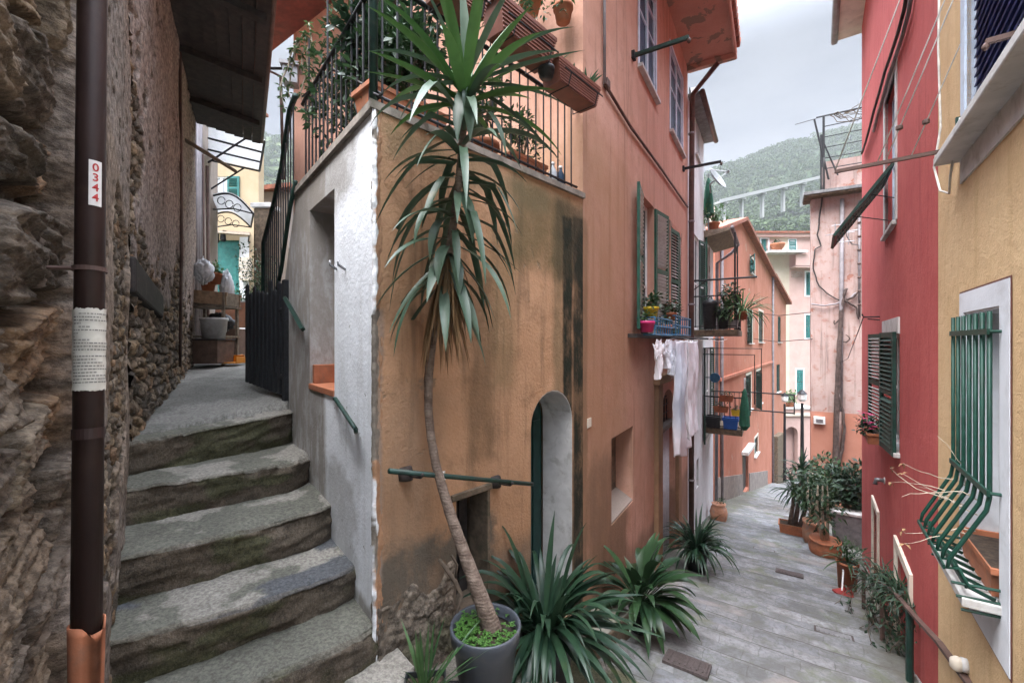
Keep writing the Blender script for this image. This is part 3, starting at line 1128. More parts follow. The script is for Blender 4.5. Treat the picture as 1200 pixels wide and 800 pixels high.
def text_mesh(txt, size):
    cu = bpy.data.curves.new('digits', 'FONT')
    cu.body = txt; cu.size = size; cu.align_x = 'CENTER'; cu.align_y = 'CENTER'
    cu.offset = size * .018
    ob = bpy.data.objects.new('digits', cu)
    COL.objects.link(ob)
    dg = bpy.context.evaluated_depsgraph_get()
    me = bpy.data.meshes.new_from_object(ob.evaluated_get(dg))
    vs = [tuple(v.co) for v in me.vertices]; fs = [tuple(p.vertices) for p in me.polygons]
    bpy.data.objects.remove(ob); bpy.data.curves.remove(cu); bpy.data.meshes.remove(me)
    return vs, fs


mb = MB()
for ch, vv in zip('0344', (200.5, 212, 223.5, 235)):
    vs, fs = text_mesh(ch, .0305)
    c = on_pipe(vv)
    out = []
    for (x, y, z) in vs:
        w = .30 + x * .9 / PR
        out.append(tuple(c - axis * y + (toward * math.cos(w) + sidev * math.sin(w)) * (PR + .0026)))
    mb.add(out, fs)
mb.build('number', M['sticker_red'], stick)
note = pipe_patch(363, 457, -1.35, 1.45, PR + .001, 'paper_notice', M['paper'], pipe, n=22, ragged=.006, rows=12)
mb = MB()
for i in range(22):
    vv = 369 + i * 3.75
    c = on_pipe(vv)
    a = -.95 + (.35 if i in (0, 4) else 0)
    while a < 1.15:
        l = random.uniform(.05, .22)
        hh = .0016
        b = len(mb.v)
        steps = 3
        for k in range(steps + 1):
            w = a + l * k / steps
            d = toward * math.cos(w) + sidev * math.sin(w)
            mb.v.append(tuple(c + axis * hh + d * (PR + .0048))); mb.v.append(tuple(c - axis * hh + d * (PR + .0048)))
        for k in range(steps):
            mb.f.append((b + 2 * k, b + 2 * k + 1, b + 2 * k + 3, b + 2 * k + 2))
        a += l + random.uniform(.03, .07)
        if random.random() < .05:
            break
mb.build('printed_lines', M['ink'], note)
# strap, and the terracotta collar it stands in
mb = MB()
c = on_pipe(316)
mb.tube([c + axis * -.006, c + axis * .006], PR + .005, 24)
mb.tube([c - sidev * PR, c - sidev * (PR + .05) - toward * .02], .006, 6)
mb.build('pipe_bracket', M['pipe_copper'], pipe, smooth=False)
mb = MB(); c = on_pipe(507); mb.tube([c - axis * .014, c + axis * .014], PR + .002, 24); mb.build('pipe_joint', M['pipe_brown'], pipe)
mb = MB()
q = on_pipe(748)
r0 = .038
for k, (rr, dz) in enumerate(((r0 * .72, -.5), (r0 * .93, 0), (r0, .012), (r0, .0), (r0 * .9, -.02), (r0 * .86, -.14))):
    pass
n = 24
prof = [(r0 * .74, .55), (r0 * .98, -.02), (r0 * 1.0, -.045), (r0 * .9, -.045), (r0 * .86, .06)]
for j, (rr, dd) in enumerate(prof):
    for i in range(n):
        w = 2 * math.pi * i / n
        chip = 0
        if j in (2, 3):
            chip = .05 * max(0, math.cos(w - .6)) ** 6
        mb.v.append(tuple(q + axis * (dd + chip) + (toward * math.cos(w) + sidev * math.sin(w)) * rr))
for j in range(len(prof) - 1):
    for i in range(n):
        i2 = (i + 1) % n
        mb.f.append((j * n + i, j * n + i2, (j + 1) * n + i2, (j + 1) * n + i))
mb.build('terracotta_socket', M['terracotta'], pipe, smooth=True)

# ------------------------------------------------------------------ the steps
stairs = thing('stone_staircase', 'worn grey stone steps climbing between the stone house and the white wall', 'staircase', (-1.3, 2.7, -1.6))
NOS = [  # left end, right end of each nosing (x, y, z), from the top down
    ((-2.75, 2.90, -.705), (-2.05, 4.42, -.675)),
    ((-2.58, 2.72, -.935), (-1.66, 3.68, -.985)),
    ((-2.24, 2.31, -1.185), (-1.24, 3.33, -1.225)),
    ((-1.98, 2.04, -1.44), (-.93, 2.92, -1.485)),
    ((-1.78, 1.81, -1.68), (-.66, 2.70, -1.70)),
    ((-1.55, 1.42, -1.91), (-.48, 2.42, -1.90)),
]


def step_mesh(i):
    L0, R0 = NOS[i]
    L1, R1 = (NOS[i - 1] if i else (None, None))
    m, prof = 120, []
    L0 = np.array(L0); R0 = np.array(R0)
    ax = R0 - L0; ln = np.linalg.norm(ax[:2])
    ext = .14
    t = np.linspace(-ext, 1 + (ext if i < 4 else .015), m)
    fwd = np.array((ax[1], -ax[0], 0)) / ln                # out of the riser, towards the viewer
    nose = L0[None] + t[:, None] * ax[None]
    bow = np.sin(np.clip(t, 0, 1) * math.pi) * .05 - .13 * np.clip((t - .80) / .2, 0, 1.5) ** 2
    nose = nose + fwd[None] * bow[:, None]
    drop = .30
    rows = []
    # riser from the bottom up, nose, then the tread back under the step above
    for k in range(15):
        z = -drop + drop * k / 15
        rows.append((.0 - .025 * (1 - k / 15), z, 0))
    for k in range(5):
        w = math.pi / 2 * k / 4
        rows.append((-.018 + .018 * math.cos(w), -.018 + .018 * math.sin(w), .1))
    back = .62
    for k in range(1, 26):
        rows.append((-back * k / 25, 0.0, 1))
    V = np.zeros((len(rows), m, 3))
    U = np.zeros((len(rows), m)); Q = np.zeros((len(rows), m)); tr = np.zeros((len(rows), m))
    acc = 0
    prev = None
    for r, (f, z, k) in enumerate(rows):
        V[r] = nose + fwd[None] * f
        V[r, :, 2] = nose[:, 2] + z
        U[r] = t * ln
        if prev is not None:
            acc += math.hypot(f - prev[0], z - prev[1])
        prev = (f, z)
        Q[r] = acc
        tr[r] = k
    sd = 300 + 11 * i
    big = fbm(U * 3, Q * 3, sd, 4) - .5
    med = fbm(U * 12, Q * 12, sd + 1, 5, .6) - .5
    lay = fbm(U * 4, Q * 22, sd + 2, 5, .6) - .5
    ris = (tr < .5)
    hr = (big * .07 + lay * .06 + med * .03) * np.where(tr < .05, 1, np.where(tr < .5, .35, 0))
    ht = (big * .022 + med * .012) * np.where(tr >= .5, 1, .5)
    # chipped nose
    chip = sstep(.58, .72, fbm(U * 4.5, Q * 0, sd + 5, 4)) * .03 * np.exp(-((Q - drop) / .05) ** 2)
    V += fwd[None, None] * (hr - chip)[..., None]
    V[..., 2] += ht - chip * .7
    # colours: green grey treads, brown risers with moss, bare pale patches
    n1 = fbm(U * 2.1, Q * 2.1, sd + 7, 5)
    n2 = fbm(U * 7, Q * 7, sd + 8, 5)
    tcol = np.array((.125, .124, .104)) * (.8 + .4 * n2)[..., None]
    pale = sstep(.53, .57, n1 + .42 * (U / ln - .62))
    slate = sstep(.60, .63, fbm(U * 1.6 + 4, Q * 2.5, sd + 9, 4)) * (i in (3,))
    tcol = tcol * (1 - pale[..., None]) + np.array((.25, .235, .21)) * (.8 + .4 * n2)[..., None] * pale[..., None]
    tcol = tcol * (1 - slate[..., None]) + np.array((.085, .09, .10)) * slate[..., None]
    rcol = np.array((.088, .07, .052)) * (.5 + 1.0 * n2)[..., None]
    moss = sstep(.50, .62, fbm(U * 3, Q * 5, sd + 12, 5)) * .75
    rcol = rcol * (1 - moss[..., None]) + np.array((.062, .066, .03)) * moss[..., None]
    k = np.clip(tr, 0, 1)[..., None]
    k = np.where(tr < .05, 0, np.where(tr < .5, .6, 1))[..., None]
    col = rcol * (1 - k) + tcol * k
    o = grid_obj('step', V, M['step_v'], stairs, col=col)
    return o


for i in range(len(NOS)):
    step_mesh(i)

# the path that goes on above the steps
ys = np.linspace(2.55, 18, 190)
xs = np.linspace(0, 1, 60)
Yp, T = np.meshgrid(ys, xs, indexing='ij')
XL = np.where(Yp < 3.06, -.284 - .8 * Yp, -2.73 - .614 * (Yp - 3.06)) - .2
XR = np.where(Yp < 5.6, 1.26 - .8 * Yp + .12, XL + 3.4)
Xp = XL + (XR - XL) * T
front = (Xp + 2.75) * (-1.52) / 1.0
nl = np.array((1.52, -.70)) / math.hypot(1.52, .70)
Zp = -.72 + .09 * (np.minimum(Yp, 7.2) - 3.06) + (fbm(Xp * 3, Yp * 3, 401, 5) - .5) * .03
# keep it behind the top nosing
d = (Xp + 2.75) * nl[0] + (Yp - 2.90) * nl[1]
Zp = np.where(d > -.12, -2.7, Zp)
n2 = fbm(Xp * 6, Yp * 6, 403, 5)
pale = sstep(.5, .6, fbm(Xp * 1.8, Yp * 1.2, 405, 5))
col = np.array((.15, .148, .135)) * (.65 + .7 * n2)[..., None]
col = col * (1 - pale[..., None] * .6) + np.array((.27, .26, .245)) * pale[..., None] * .6
o = grid_obj('upper_path', np.stack([Xp, Yp, Zp], 2), M['step_v'], col=col)
tag(o, 'worn concrete path beyond the top of the steps', 'path', kind='structure')

# landing at the foot of the steps and a second level beside it
def slab(name, poly, z, th, mat, label, seed):
    xs = np.linspace(0, 1, 40)
    pts = np.zeros((40, 40, 3))
    a, b, c, d = [np.array(q) for q in poly]
    for i, s in enumerate(xs):
        for j, t in enumerate(xs):
            q = (a * (1 - s) + b * s) * (1 - t) + (d * (1 - s) + c * s) * t
            pts[i, j, :2] = q
    zz = z + (fbm(pts[..., 0] * 4, pts[..., 1] * 4, seed, 5) - .5) * .03
    n2 = fbm(pts[..., 0] * 6, pts[..., 1] * 6, seed + 1, 5)
    col = np.array((.185, .17, .15)) * (.6 + .8 * n2)[..., None]
    moss = sstep(.55, .66, fbm(pts[..., 0] * 2.4, pts[..., 1] * 2.4, seed + 3, 5)) * .6
    col = col * (1 - moss[..., None]) + np.array((.075, .09, .03)) * moss[..., None]
    # turn the rim down so that the slab has sides
    P2 = np.zeros((44, 44, 3)); C2 = np.zeros((44, 44, 3))
    idx = np.clip(np.arange(44) - 2, 0, 39)
    P2[..., :2] = pts[idx][:, idx][..., :2]
    zfull = zz[idx][:, idx].copy()
    C2 = col[idx][:, idx].copy()
    rim = np.zeros((44, 44), bool)
    rim[0] = rim[-1] = True; rim[:, 0] = rim[:, -1] = True
    zfull[rim] -= th
    C2[rim] *= .7
    P2[..., 2] = zfull
    o = grid_obj(name, P2, M['step_v'], col=C2, smooth=False)
    tag(o, label, 'paving', kind='structure')


slab('landing', [(-1.5, .9), (.9, 1.0), (.62, 2.5), (-.9, 3.6)], -2.15, .8, M['step_v'], 'rough stone landing at the foot of the steps', 501)
slab('paving_step', [(-.3, 2.5), (.9, 1.6), (1.02, 3.3), (.3, 4.0)], -2.61, .7, M['step_v'], 'lower gravelly paving strip in front of the orange wall', 511)
# ------------------------------------------------------------------ fittings used on every house
def window(W, parent, s0, s1, z0, z1, depth=.13, frame='white_wood', glass='glass', vb=1, hb=(.55,), fw=.05, sill='marble', sill_out=.06, sill_ext=.05, sill_t=.05, label=None, name='window'):
    mb = MB()
    d0, d1 = -depth, -depth + .045
    mb.wbox(W, s0, s0 + fw, z0, z1, d0, d1)
    mb.wbox(W, s1 - fw, s1, z0, z1, d0, d1)
    mb.wbox(W, s0 + fw, s1 - fw, z0, z0 + fw, d0, d1)
    mb.wbox(W, s0 + fw, s1 - fw, z1 - fw, z1, d0, d1)
    for i in range(vb):
        c = s0 + (s1 - s0) * (i + 1) / (vb + 1)
        mb.wbox(W, c - fw * .7, c + fw * .7, z0 + fw, z1 - fw, d0, d1 + .006)
    for h in hb:
        zc = z0 + (z1 - z0) * h
        mb.wbox(W, s0 + fw, s1 - fw, zc - fw * .3, zc + fw * .3, d0 + .006, d1 - .004)
    fr = mb.build(name, M[frame], parent)
    if label:
        fr['label'] = label
    mb = MB(); mb.wbox(W, s0 + fw * .5, s1 - fw * .5, z0 + fw * .5, z1 - fw * .5, d0 + .012, d0 + .022)
    mb.build('pane', M[glass], fr)
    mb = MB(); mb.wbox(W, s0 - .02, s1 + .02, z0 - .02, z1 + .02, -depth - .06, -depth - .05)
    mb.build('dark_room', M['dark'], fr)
    if sill:
        mb = MB(); mb.wbox(W, s0 - sill_ext, s1 + sill_ext, z0 - sill_t, z0 + .002, -depth + .046, sill_out)
        mb.build('sill', M[sill], fr, bevel=.006)
    return fr


def surround(W, parent, s0, s1, z0, z1, wd, mat, out=.022, bottom=True, name='window_surround'):
    mb = MB()
    mb.wbox(W, s0 - wd, s0, z0 - (wd if bottom else 0), z1 + wd, -.03, out)
    mb.wbox(W, s1, s1 + wd, z0 - (wd if bottom else 0), z1 + wd, -.03, out)
    mb.wbox(W, s0, s1, z1, z1 + wd, -.03, out)
    if bottom:
        mb.wbox(W, s0, s1, z0 - wd, z0, -.03, out)
    return mb.build(name, M[mat], parent)


def shutter(W, parent, hs, z0, z1, wd, ang, dirn, mat='shutter_green', slat='slat_lit', off=.02, th=.036, pitch=.055, rails=(.5,)):
    a = R(ang)
    d = W.d * dirn * math.cos(a) + W.n * math.sin(a)
    n = W.d * -dirn * math.sin(a) + W.n * math.cos(a)
    up = Vector((0, 0, 1))
    o = W.pt(hs, 0, off)
    st = min(.07, wd * .16)
    mb = MB()
    def bx(m, x0, x1, za, zb, t0, t1, tilt=0):
        c = o + d * ((x0 + x1) / 2) + n * ((t0 + t1) / 2) + up * ((za + zb) / 2)
        m.box(c, d * (x1 - x0) / 2, n * (t1 - t0) / 2, up * (zb - za) / 2)
    bx(mb, 0, st, z0, z1, 0, th); bx(mb, wd - st, wd, z0, z1, 0, th)
    zs = [z0] + [z0 + (z1 - z0) * r for r in rails] + [z1]
    for i, zc in enumerate(zs):
        za = zc if i == 0 else (zc - st if i == len(zs) - 1 else zc - st / 2)
        bx(mb, st, wd - st, za, za + st, .002, th - .002)
    sh = mb.build('shutter', M[mat], parent)
    m2 = MB()
    z = z0 + st + pitch * .6
    while z < z1 - st - pitch * .4:
        if all(abs(z - zc) > st * .5 + pitch * .4 for zc in zs[1:-1]):
            c = o + d * (wd / 2) + n * (th / 2) + up * z
            ax = (n * .75 + up * -.66).normalized()
            m2.box(c, d * (wd / 2 - st + .004), ax * pitch * .6, ax.cross(d).normalized() * .004)
        z += pitch
    m2.build('slats', M[slat], sh)
    return sh


def panel_door(W, parent, s0, s1, z0, z1, depth, mat, name='door', boards=0, handle=True):
    mb = MB(); mb.wbox(W, s0, s1, z0, z1, -depth, -depth + .05)
    if boards:
        for i in range(boards):
            a = s0 + (s1 - s0) * i / boards + .008; b = s0 + (s1 - s0) * (i + 1) / boards - .008
            mb.wbox(W, a, b, z0 + .02, z1 - .02, -depth + .051, -depth + .062)
    else:
        for (a, b) in ((.08, .46), (.54, .92)):
            mb.wbox(W, s0 + (s1 - s0) * .14, s1 - (s1 - s0) * .14, z0 + (z1 - z0) * a, z0 + (z1 - z0) * b, -depth + .051, -depth + .064)
    d = mb.build(name, M[mat], parent)
    if handle:
        m2 = MB(); zc = z0 + (z1 - z0) * .48
        m2.tube([W.pt(s0 + .07, zc, -depth + .04), W.pt(s0 + .07, zc, -depth + .11), W.pt(s0 + .17, zc, -depth + .11)], .012, 8)
        m2.build('handle', M['metal_grey'], d, smooth=True)
    return d


def shrub_leaves(mb, c, rx, ry, rz, n, L, w, seed=0, hollow=.35):
    rd = random.Random(seed)
    c = Vector(c)
    lobes = [Vector((rd.uniform(-.6, .6) * rx, rd.uniform(-.6, .6) * ry, rd.uniform(-.55, .6) * rz)) for _ in range(7)]
    for i in range(n):
        lo = rd.choice(lobes)
        while True:
            q = Vector((rd.uniform(-1, 1), rd.uniform(-1, 1), rd.uniform(-1, 1)))
            if q.length < 1 and q.length > hollow:
                break
        p = c + lo + Vector((q.x * rx * .55, q.y * ry * .55, q.z * rz * .55))
        d = (q + Vector((rd.gauss(0, .5), rd.gauss(0, .5), rd.gauss(.1, .5)))).normalized()
        s = rd.uniform(.6, 1.25)
        mb.oval(p, d, Vector((rd.gauss(0, .4), rd.gauss(0, .4), 1)), L * s, w * s, rd.uniform(0, .4))
    return mb


def strap_tuft(mb, c, n, L, w, seed=0, up=(.15, 1.2), droop=(.5, 1.1), base_r=.05, fold=.25, segs=8, lift=0.0, az=None):
    rd = random.Random(seed)
    c = Vector(c)
    for i in range(n):
        a = rd.uniform(0, 2 * math.pi) if az is None else rd.uniform(*az)
        e = rd.uniform(*up)
        d = Vector((math.cos(a) * math.cos(e), math.sin(a) * math.cos(e), math.sin(e)))
        b = c + Vector((math.cos(a), math.sin(a), 0)) * base_r * rd.uniform(.1, 1) + Vector((0, 0, lift * rd.random()))
        s = rd.uniform(.65, 1.1)
        mb.leaf(b, d, L * s, w * rd.uniform(.75, 1.1), rd.uniform(*droop), fold, segs, rd.uniform(-.35, .35))
    return mb


def round_pot(parent, c, r, h, mat, taper=.74, rim=.03, soil=True, name='pot'):
    c = Vector(c)
    mb = MB()
    t = .012
    mb.lathe(c, [(r * taper, 0), (r * .97, h - rim * 1.2), (r * 1.06, h - rim * 1.2), (r * 1.07, h), (r * 1.0, h + .004), (r * .95, h - .02), (r * .9, h - .07)], 36)
    p = mb.build(name, M[mat], parent, smooth=True)
    for f in p.data.polygons:
        pass
    if soil:
        mb = MB(); mb.lathe(c, [(.001, h - .045), (r * .5, h - .04), (r * .93, h - .05)], 24)
        mb.build('soil', M['soil'], parent, smooth=True)
    return p


def trough(parent, c, d, ln, wd, h, mat, name='pot', soil=True, taper=.86, rim=True):
    c = Vector(c); d = Vector(d).normalized(); n = Vector((-d.y, d.x, 0)); up = Vector((0, 0, 1))
    def ring(z, k):
        return [c + d * sx * ln / 2 * k + n * sy * wd / 2 * k + up * z for sx, sy in ((-1, -1), (1, -1), (1, 1), (-1, 1))]
    mb = MB()
    lv = [ring(0, taper), ring(h - .03, .98), ring(h - .03, 1.04), ring(h, 1.04), ring(h, .96), ring(h - .04, .94)]
    for r_ in lv:
        mb.v += [tuple(q) for q in r_]
    for i in range(len(lv) - 1):
        for k in range(4):
            k2 = (k + 1) % 4
            mb.f.append((i * 4 + k, i * 4 + k2, i * 4 + 4 + k2, i * 4 + 4 + k))
    mb.f.append((3, 2, 1, 0)); mb.f.append(tuple(20 + k for k in range(4)))
    p = mb.build(name, M[mat], parent)
    if soil:
        mb = MB(); mb.box(c + up * (h - .035), d * ln * .46, n * wd * .45, up * .008)
        mb.build('soil', M['soil'], parent)
    return p


# ------------------------------------------------------------------ the orange corner house
TZ = 1.385                                             # level of the terrace
RZ = 2.26                                              # top of its railing
house = thing('corner_house', 'orange plastered corner house with a railed terrace, green shutters and a white side wall', 'house', (1.5, 6.5, -2.6))
# front wall with a low opening and a deep arched doorway
ar_s0, ar_s1 = WF.S(622), WF.S(671)
ar_z1 = WF.z(647, 457)
lw_s0, lw_s1 = WF.S(534.6), WF.S(574)
lw_z1 = WF.z(555, 578.5)
LF = 2.232
darch = arch(ar_s0, ar_s1, -2.55, ar_z1, 12)
facade(WF, [(.004, -2.75), (LF, -2.75), (LF, TZ), (.004, TZ)], [(darch, .36), (rect(lw_s0, lw_s1, -1.95, lw_z1), .26)], .72, 'front_wall', M['orange_front'], house, tv=(.04, 1, 0))
mb = MB()
n = len(darch)
for i in range(n):
    j = (i + 1) % n
    cx = (ar_s0 + ar_s1) / 2; cz = -1.5
    def ins(p, k):
        dx = cx - p[0]; dz = cz - p[1]; l = math.hypot(dx, dz)
        return (p[0] + dx / l * k, p[1] + dz / l * k)
    a = darch[i]; b = darch[j]
    a2 = ins(a, .012); b2 = ins(b, .012)
    g = WF.pt
    mb.box8([g(*a2, -.355), g(*b2, -.355), g(*b2, -.006), g(*a2, -.006), g(*a, -.355), g(*b, -.355), g(*b, -.006), g(*a, -.006)])
mb.build('door_reveal', M['marble'], house)
dd = arch(ar_s0 + .02, ar_s1 - .02, -2.54, ar_z1 - .02, 12)
mb = MB(); polyprism(mb, WF, dd, -.41, -.365)
for i in range(4):
    a = ar_s0 + .05 + i * .135
    mb.wbox(WF, a, a + .115, -2.5, ar_z1 - .34, -.364, -.352)
door = mb.build('arched_door', M['door_green'], house)
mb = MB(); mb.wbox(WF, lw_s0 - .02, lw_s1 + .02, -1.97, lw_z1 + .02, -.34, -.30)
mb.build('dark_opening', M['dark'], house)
mb = MB()
for i in range(3):
    mb.wbox(WF, lw_s0 + .02 + i * .1, lw_s0 + .10 + i * .1, -1.95, lw_z1 - .03, -.25, -.225)
mb.build('opening_boards', M['wood_dark'], house)
mb = MB(); mb.wbox(WF, lw_s0 - .05, lw_s1 + .03, lw_z1, lw_z1 + .045, -.2, .025)
mb.wbox(WF, lw_s1 - .03, lw_s1 - .002, -1.95, lw_z1 - .002, -.2, .01)
mb.build('opening_frame', M['stone_side'], house, bevel=.006)

# broken render and rubble along the foot of the front wall
def footing(S, Z):
    f1, f2, idv = worley(S * 8 + (fbm(S * 5, Z * 5, 701, 3) - .5) * 1.2, Z * 11, 703)
    cob = sstep(.03, .3, f2 - f1)
    n = fbm(S * 2.4, Z * 2.4, 705, 5)
    top = -1.50 - .16 * S + (fbm(S * 3.2, Z * 0 + 2, 707, 5) - .5) * .55
    k = sstep(top + .03, top - .05, Z) * sstep(1.42, 1.34, S)
    h = -.05 + k * (.058 + .05 * sstep(-1.6, -2.4, Z) + cob * .008 * sstep(.4, .6, n) + (fbm(S * 12, Z * 12, 709, 5, .6) - .5) * .05)
    c = np.array((.17, .14, .11)) * (.55 + .8 * n)[..., None]
    c = c * (.75 + .35 * cob[..., None])
    m = sstep(.56, .66, fbm(S * 3, Z * 3, 711, 4))[..., None] * .5
    return h, c * (1 - m) + np.array((.06, .065, .03)) * m


def foot_grid(S0, S1):
    s = np.linspace(S0, S1, 150); z = np.linspace(-2.7, -1.15, 160)
    Z, S = np.meshgrid(z, s, indexing='ij')
    h, c = footing(S, Z)
    V = np.array([WF.p.x, WF.p.y, 0]) + S[..., None] * np.array(WF.d) + h[..., None] * np.array(WF.n)
    V[..., 2] = Z
    grid_obj('rubble_footing', V, M['stone_v'], house, col=c)


foot_grid(.012, lw_s0 - .03)

# the rough chipped corner where whitewash meets orange plaster
a_ = np.linspace(-1, 1, 40); z_ = np.linspace(-2.3, TZ, 420)
Z, Aa = np.meshgrid(z_, a_, indexing='ij')
rag = (fbm(Z * 0 + 3, Z * 9, 721, 5) - .5) * .9 + .12
hh = .003 + .012 * np.exp(-(Aa / .35) ** 2) + (fbm(Aa * 3, Z * 18, 723, 5) - .5) * .016 - .012 * np.abs(Aa) ** 3
left = (Aa < 0)
wd_ = .07
px_ = A[0] + np.where(left, WW.d.x * -Aa * wd_, WF.d.x * Aa * wd_) + hh * np.where(left, WW.n.x, WF.n.x) * .8 + hh * .2 * (WW.n.x + WF.n.x)
py_ = A[1] + np.where(left, WW.d.y * -Aa * wd_, WF.d.y * Aa * wd_) + hh * np.where(left, WW.n.y, WF.n.y) * .8 + hh * .2 * (WW.n.y + WF.n.y)
wm = sstep(rag + .05, rag - .05, Aa)[..., None]
cc_ = np.array((.78, .80, .84)) * wm + np.array((.36, .205, .12)) * (1 - wm)
chp = sstep(.62, .66, fbm(Aa * 1.2 + 4, Z * 3.2, 727, 5) + .12 * np.exp(-((Z + .12) / .3) ** 2) + .25 * sstep(-1.3, -1.7, Z))[..., None]
cc_ = cc_ * (1 - chp) + np.array((.19, .165, .14)) * chp * (.6 + .8 * fbm(Aa * 4, Z * 22, 729, 4))[..., None]
hs_ = chp[..., 0] * .006
grid_obj('corner_plaster', np.stack([px_ - hs_ * WF.n.x, py_ - hs_ * WF.n.y, Z], 2), vcolmat('corner_plaster', .5, 80, con=.12), house, col=cc_)

# white side wall with its niche
ns0, ns1 = WW.S(392), WW.S(363)
nz0, nz1 = -.39, 1.13
side_poly = [(.0, -2.6), (3.4, -2.6), (3.4, -.25), (3.1, .05), (2.8, .28), (2.55, .52), (2.38, .78), (2.2, 1.06), (2.02, 1.30), (1.9, TZ), (.0, TZ)]
facade(WW, side_poly, [(rect(ns0, ns1, nz0, nz1), .30)], .72, 'side_wall', M['white_stair'], house, tv=(.04, 1, 0))
mb = MB(); mb.wbox(WW, ns0 - .03, ns1 + .03, nz0 - .03, nz1 + .03, -.35, -.296)
mb.build('niche_back', M['white_render'], house)
mb = MB(); mb.wbox(WW, ns0 + .004, ns1 - .004, nz0 - .02, nz0 + .03, -.29, .012)
mb.wbox(WW, ns1 - .06, ns1 - .006, nz0 + .03, nz0 + .19, -.28, -.02)
mb.wbox(WW, ns0 + .1, ns1 - .062, nz0 + .03, nz0 + .19, -.285, -.262)
mb.build('niche_sill', M['terracotta'], house, bevel=.006)
# steps behind the string of the side wall
mb = MB()
for i in range(9):
    s1 = 3.35 - i * .17; z = -.3 + i * .185
    mb.wbox(WW, max(s1 - .2, 1.75), s1, -1.0, z, -1.2, -.52)
mb.build('terrace_steps', M['slate'], house)
# hooks beside the niche
mb = MB()
for u in (395, 405):
    s, z = WW.sz(u, 311)
    mb.tube([WW.pt(s, z - .03, .0), WW.pt(s, z, .05), WW.pt(s, z + .03, .05)], .009, 6)
mb.build('wall_hooks', M['metal_grey'], house, smooth=True)

# terrace slab with a thin cement kerb
mb = MB()
pl = [Vector((A[0] - .02, A[1] - .035, 0)), WF.pt(LF, 0, .03), WA.pt(.0, 0, .002), WB.pt(4.7, 0, -.05), WW.pt(1.92, 0, .03), WW.pt(0, 0, .03)]
b = len(mb.v)
for z in (TZ + .002, TZ + .052):
    for q in pl:
        mb.v.append((q.x, q.y, z))
t = tessellate_polygon([[Vector((q.x, q.y, 0)) for q in pl]])
for f in t:
    mb.f.append(tuple(f)); mb.f.append(tuple(6 + i for i in f)[::-1])
for i in range(6):
    j = (i + 1) % 6
    mb.f.append((i, j, 6 + j, 6 + i))
mb.build('terrace_floor', simple('terrace_kerb', (.23, .2, .17), .9, .3, 9, .6, 40, dirt=(.1, .09, .06), dirt_amt=.7), house, bevel=.012)

# tall alley facade
EZ = 5.94
LA = 6.12
def wa(u0, u1, v0, v1):
    s0 = WA.S(u0); s1 = WA.S(u1)
    um = u0
    return s0, s1, WA.z(u0, v1), WA.z(u0, v0)


nich = rect(WA.S(716.5), WA.S(742), WA.z(718, 614), WA.z(718, 513))
w1 = rect(WA.S(752), WA.S(766.5), WA.z(752, 388), WA.z(752, 227))
w2 = rect(WA.S(785.5), WA.S(797.5), WA.z(785.5, 368), WA.z(785.5, 256))
w2b = (w2[0][0], w2[1][0], w1[0][1], w1[2][1])
w2 = rect(*w2b)
u1_ = rect(WA.S(749), WA.S(768), WA.z(749, 78), 5.36)
u2_ = rect(WA.S(785.5), WA.S(799.5), u1_[0][1], u1_[2][1])
dz0 = -4.3
dr = arch(WA.S(773.5), WA.S(791), dz0, WA.z(782, 456), 10)
facade(WA, [(.0, -5.4), (LA, -5.4), (LA, EZ), (.0, EZ)],
       [(nich, .24), (w1, .16), (w2, .10), (u1_, .10), (u2_, .10), (dr, .22)], .32, 'alley_wall', M['orange_side'], house)
facade(WB, [(.322, TZ - .3), (4.7, TZ - .3), (4.7, EZ), (.322, EZ)], [], .3, 'terrace_back_wall', M['orange_side'], house)
mb = MB()
c0 = WB.pt(4.7, 0, -.3)
mb.box8([tuple(WB.pt(4.4, -3, -.31)), tuple(WB.pt(4.69, -3, -.31)), tuple(WB.pt(4.69, -3, -6)), tuple(WB.pt(4.4, -3, -6)),
         tuple(WB.pt(4.4, EZ, -.31)), tuple(WB.pt(4.69, EZ, -.31)), tuple(WB.pt(4.69, EZ, -6)), tuple(WB.pt(4.4, EZ, -6))])
mb.build('rear_wall', M['orange_side'], house)
# roof: soffit slab and tiles
mb = MB()
rp = [WA.pt(-1.0, 0, .935), WA.pt(LA + .0, 0, .935), WA.pt(LA + .0, 0, -4.2), WA.pt(-1.0, 0, -3.0)]
for z in (EZ + .002, EZ + .10):
    for q in rp:
        mb.v.append((q.x, q.y, z))
mb.f += [(3, 2, 1, 0), (4, 5, 6, 7), (0, 1, 5, 4), (1, 2, 6, 5), (2, 3, 7, 6), (3, 0, 4, 7)]
roof = mb.build('roof', M['orange_soffit'], house)
mb = MB(); mb.wbox(WA, LA - .1, LA + .03, EZ - .1, EZ + .2, .0, .96)
mb.wbox(WA, -1.0, LA - .1, EZ - .05, EZ + .17, .90, .96)
mb.build('eave_moulding', M['orange_soffit'], roof, bevel=.02)
mb = MB()
for i in range(38):
    s = -1 + i * .19
    mb.tube([WA.pt(s, EZ + .17, 1.02), WA.pt(s, EZ + .9, -2.5)], .09, 8)
mb.build('roof_tiles', M['tile'], roof, smooth=True)

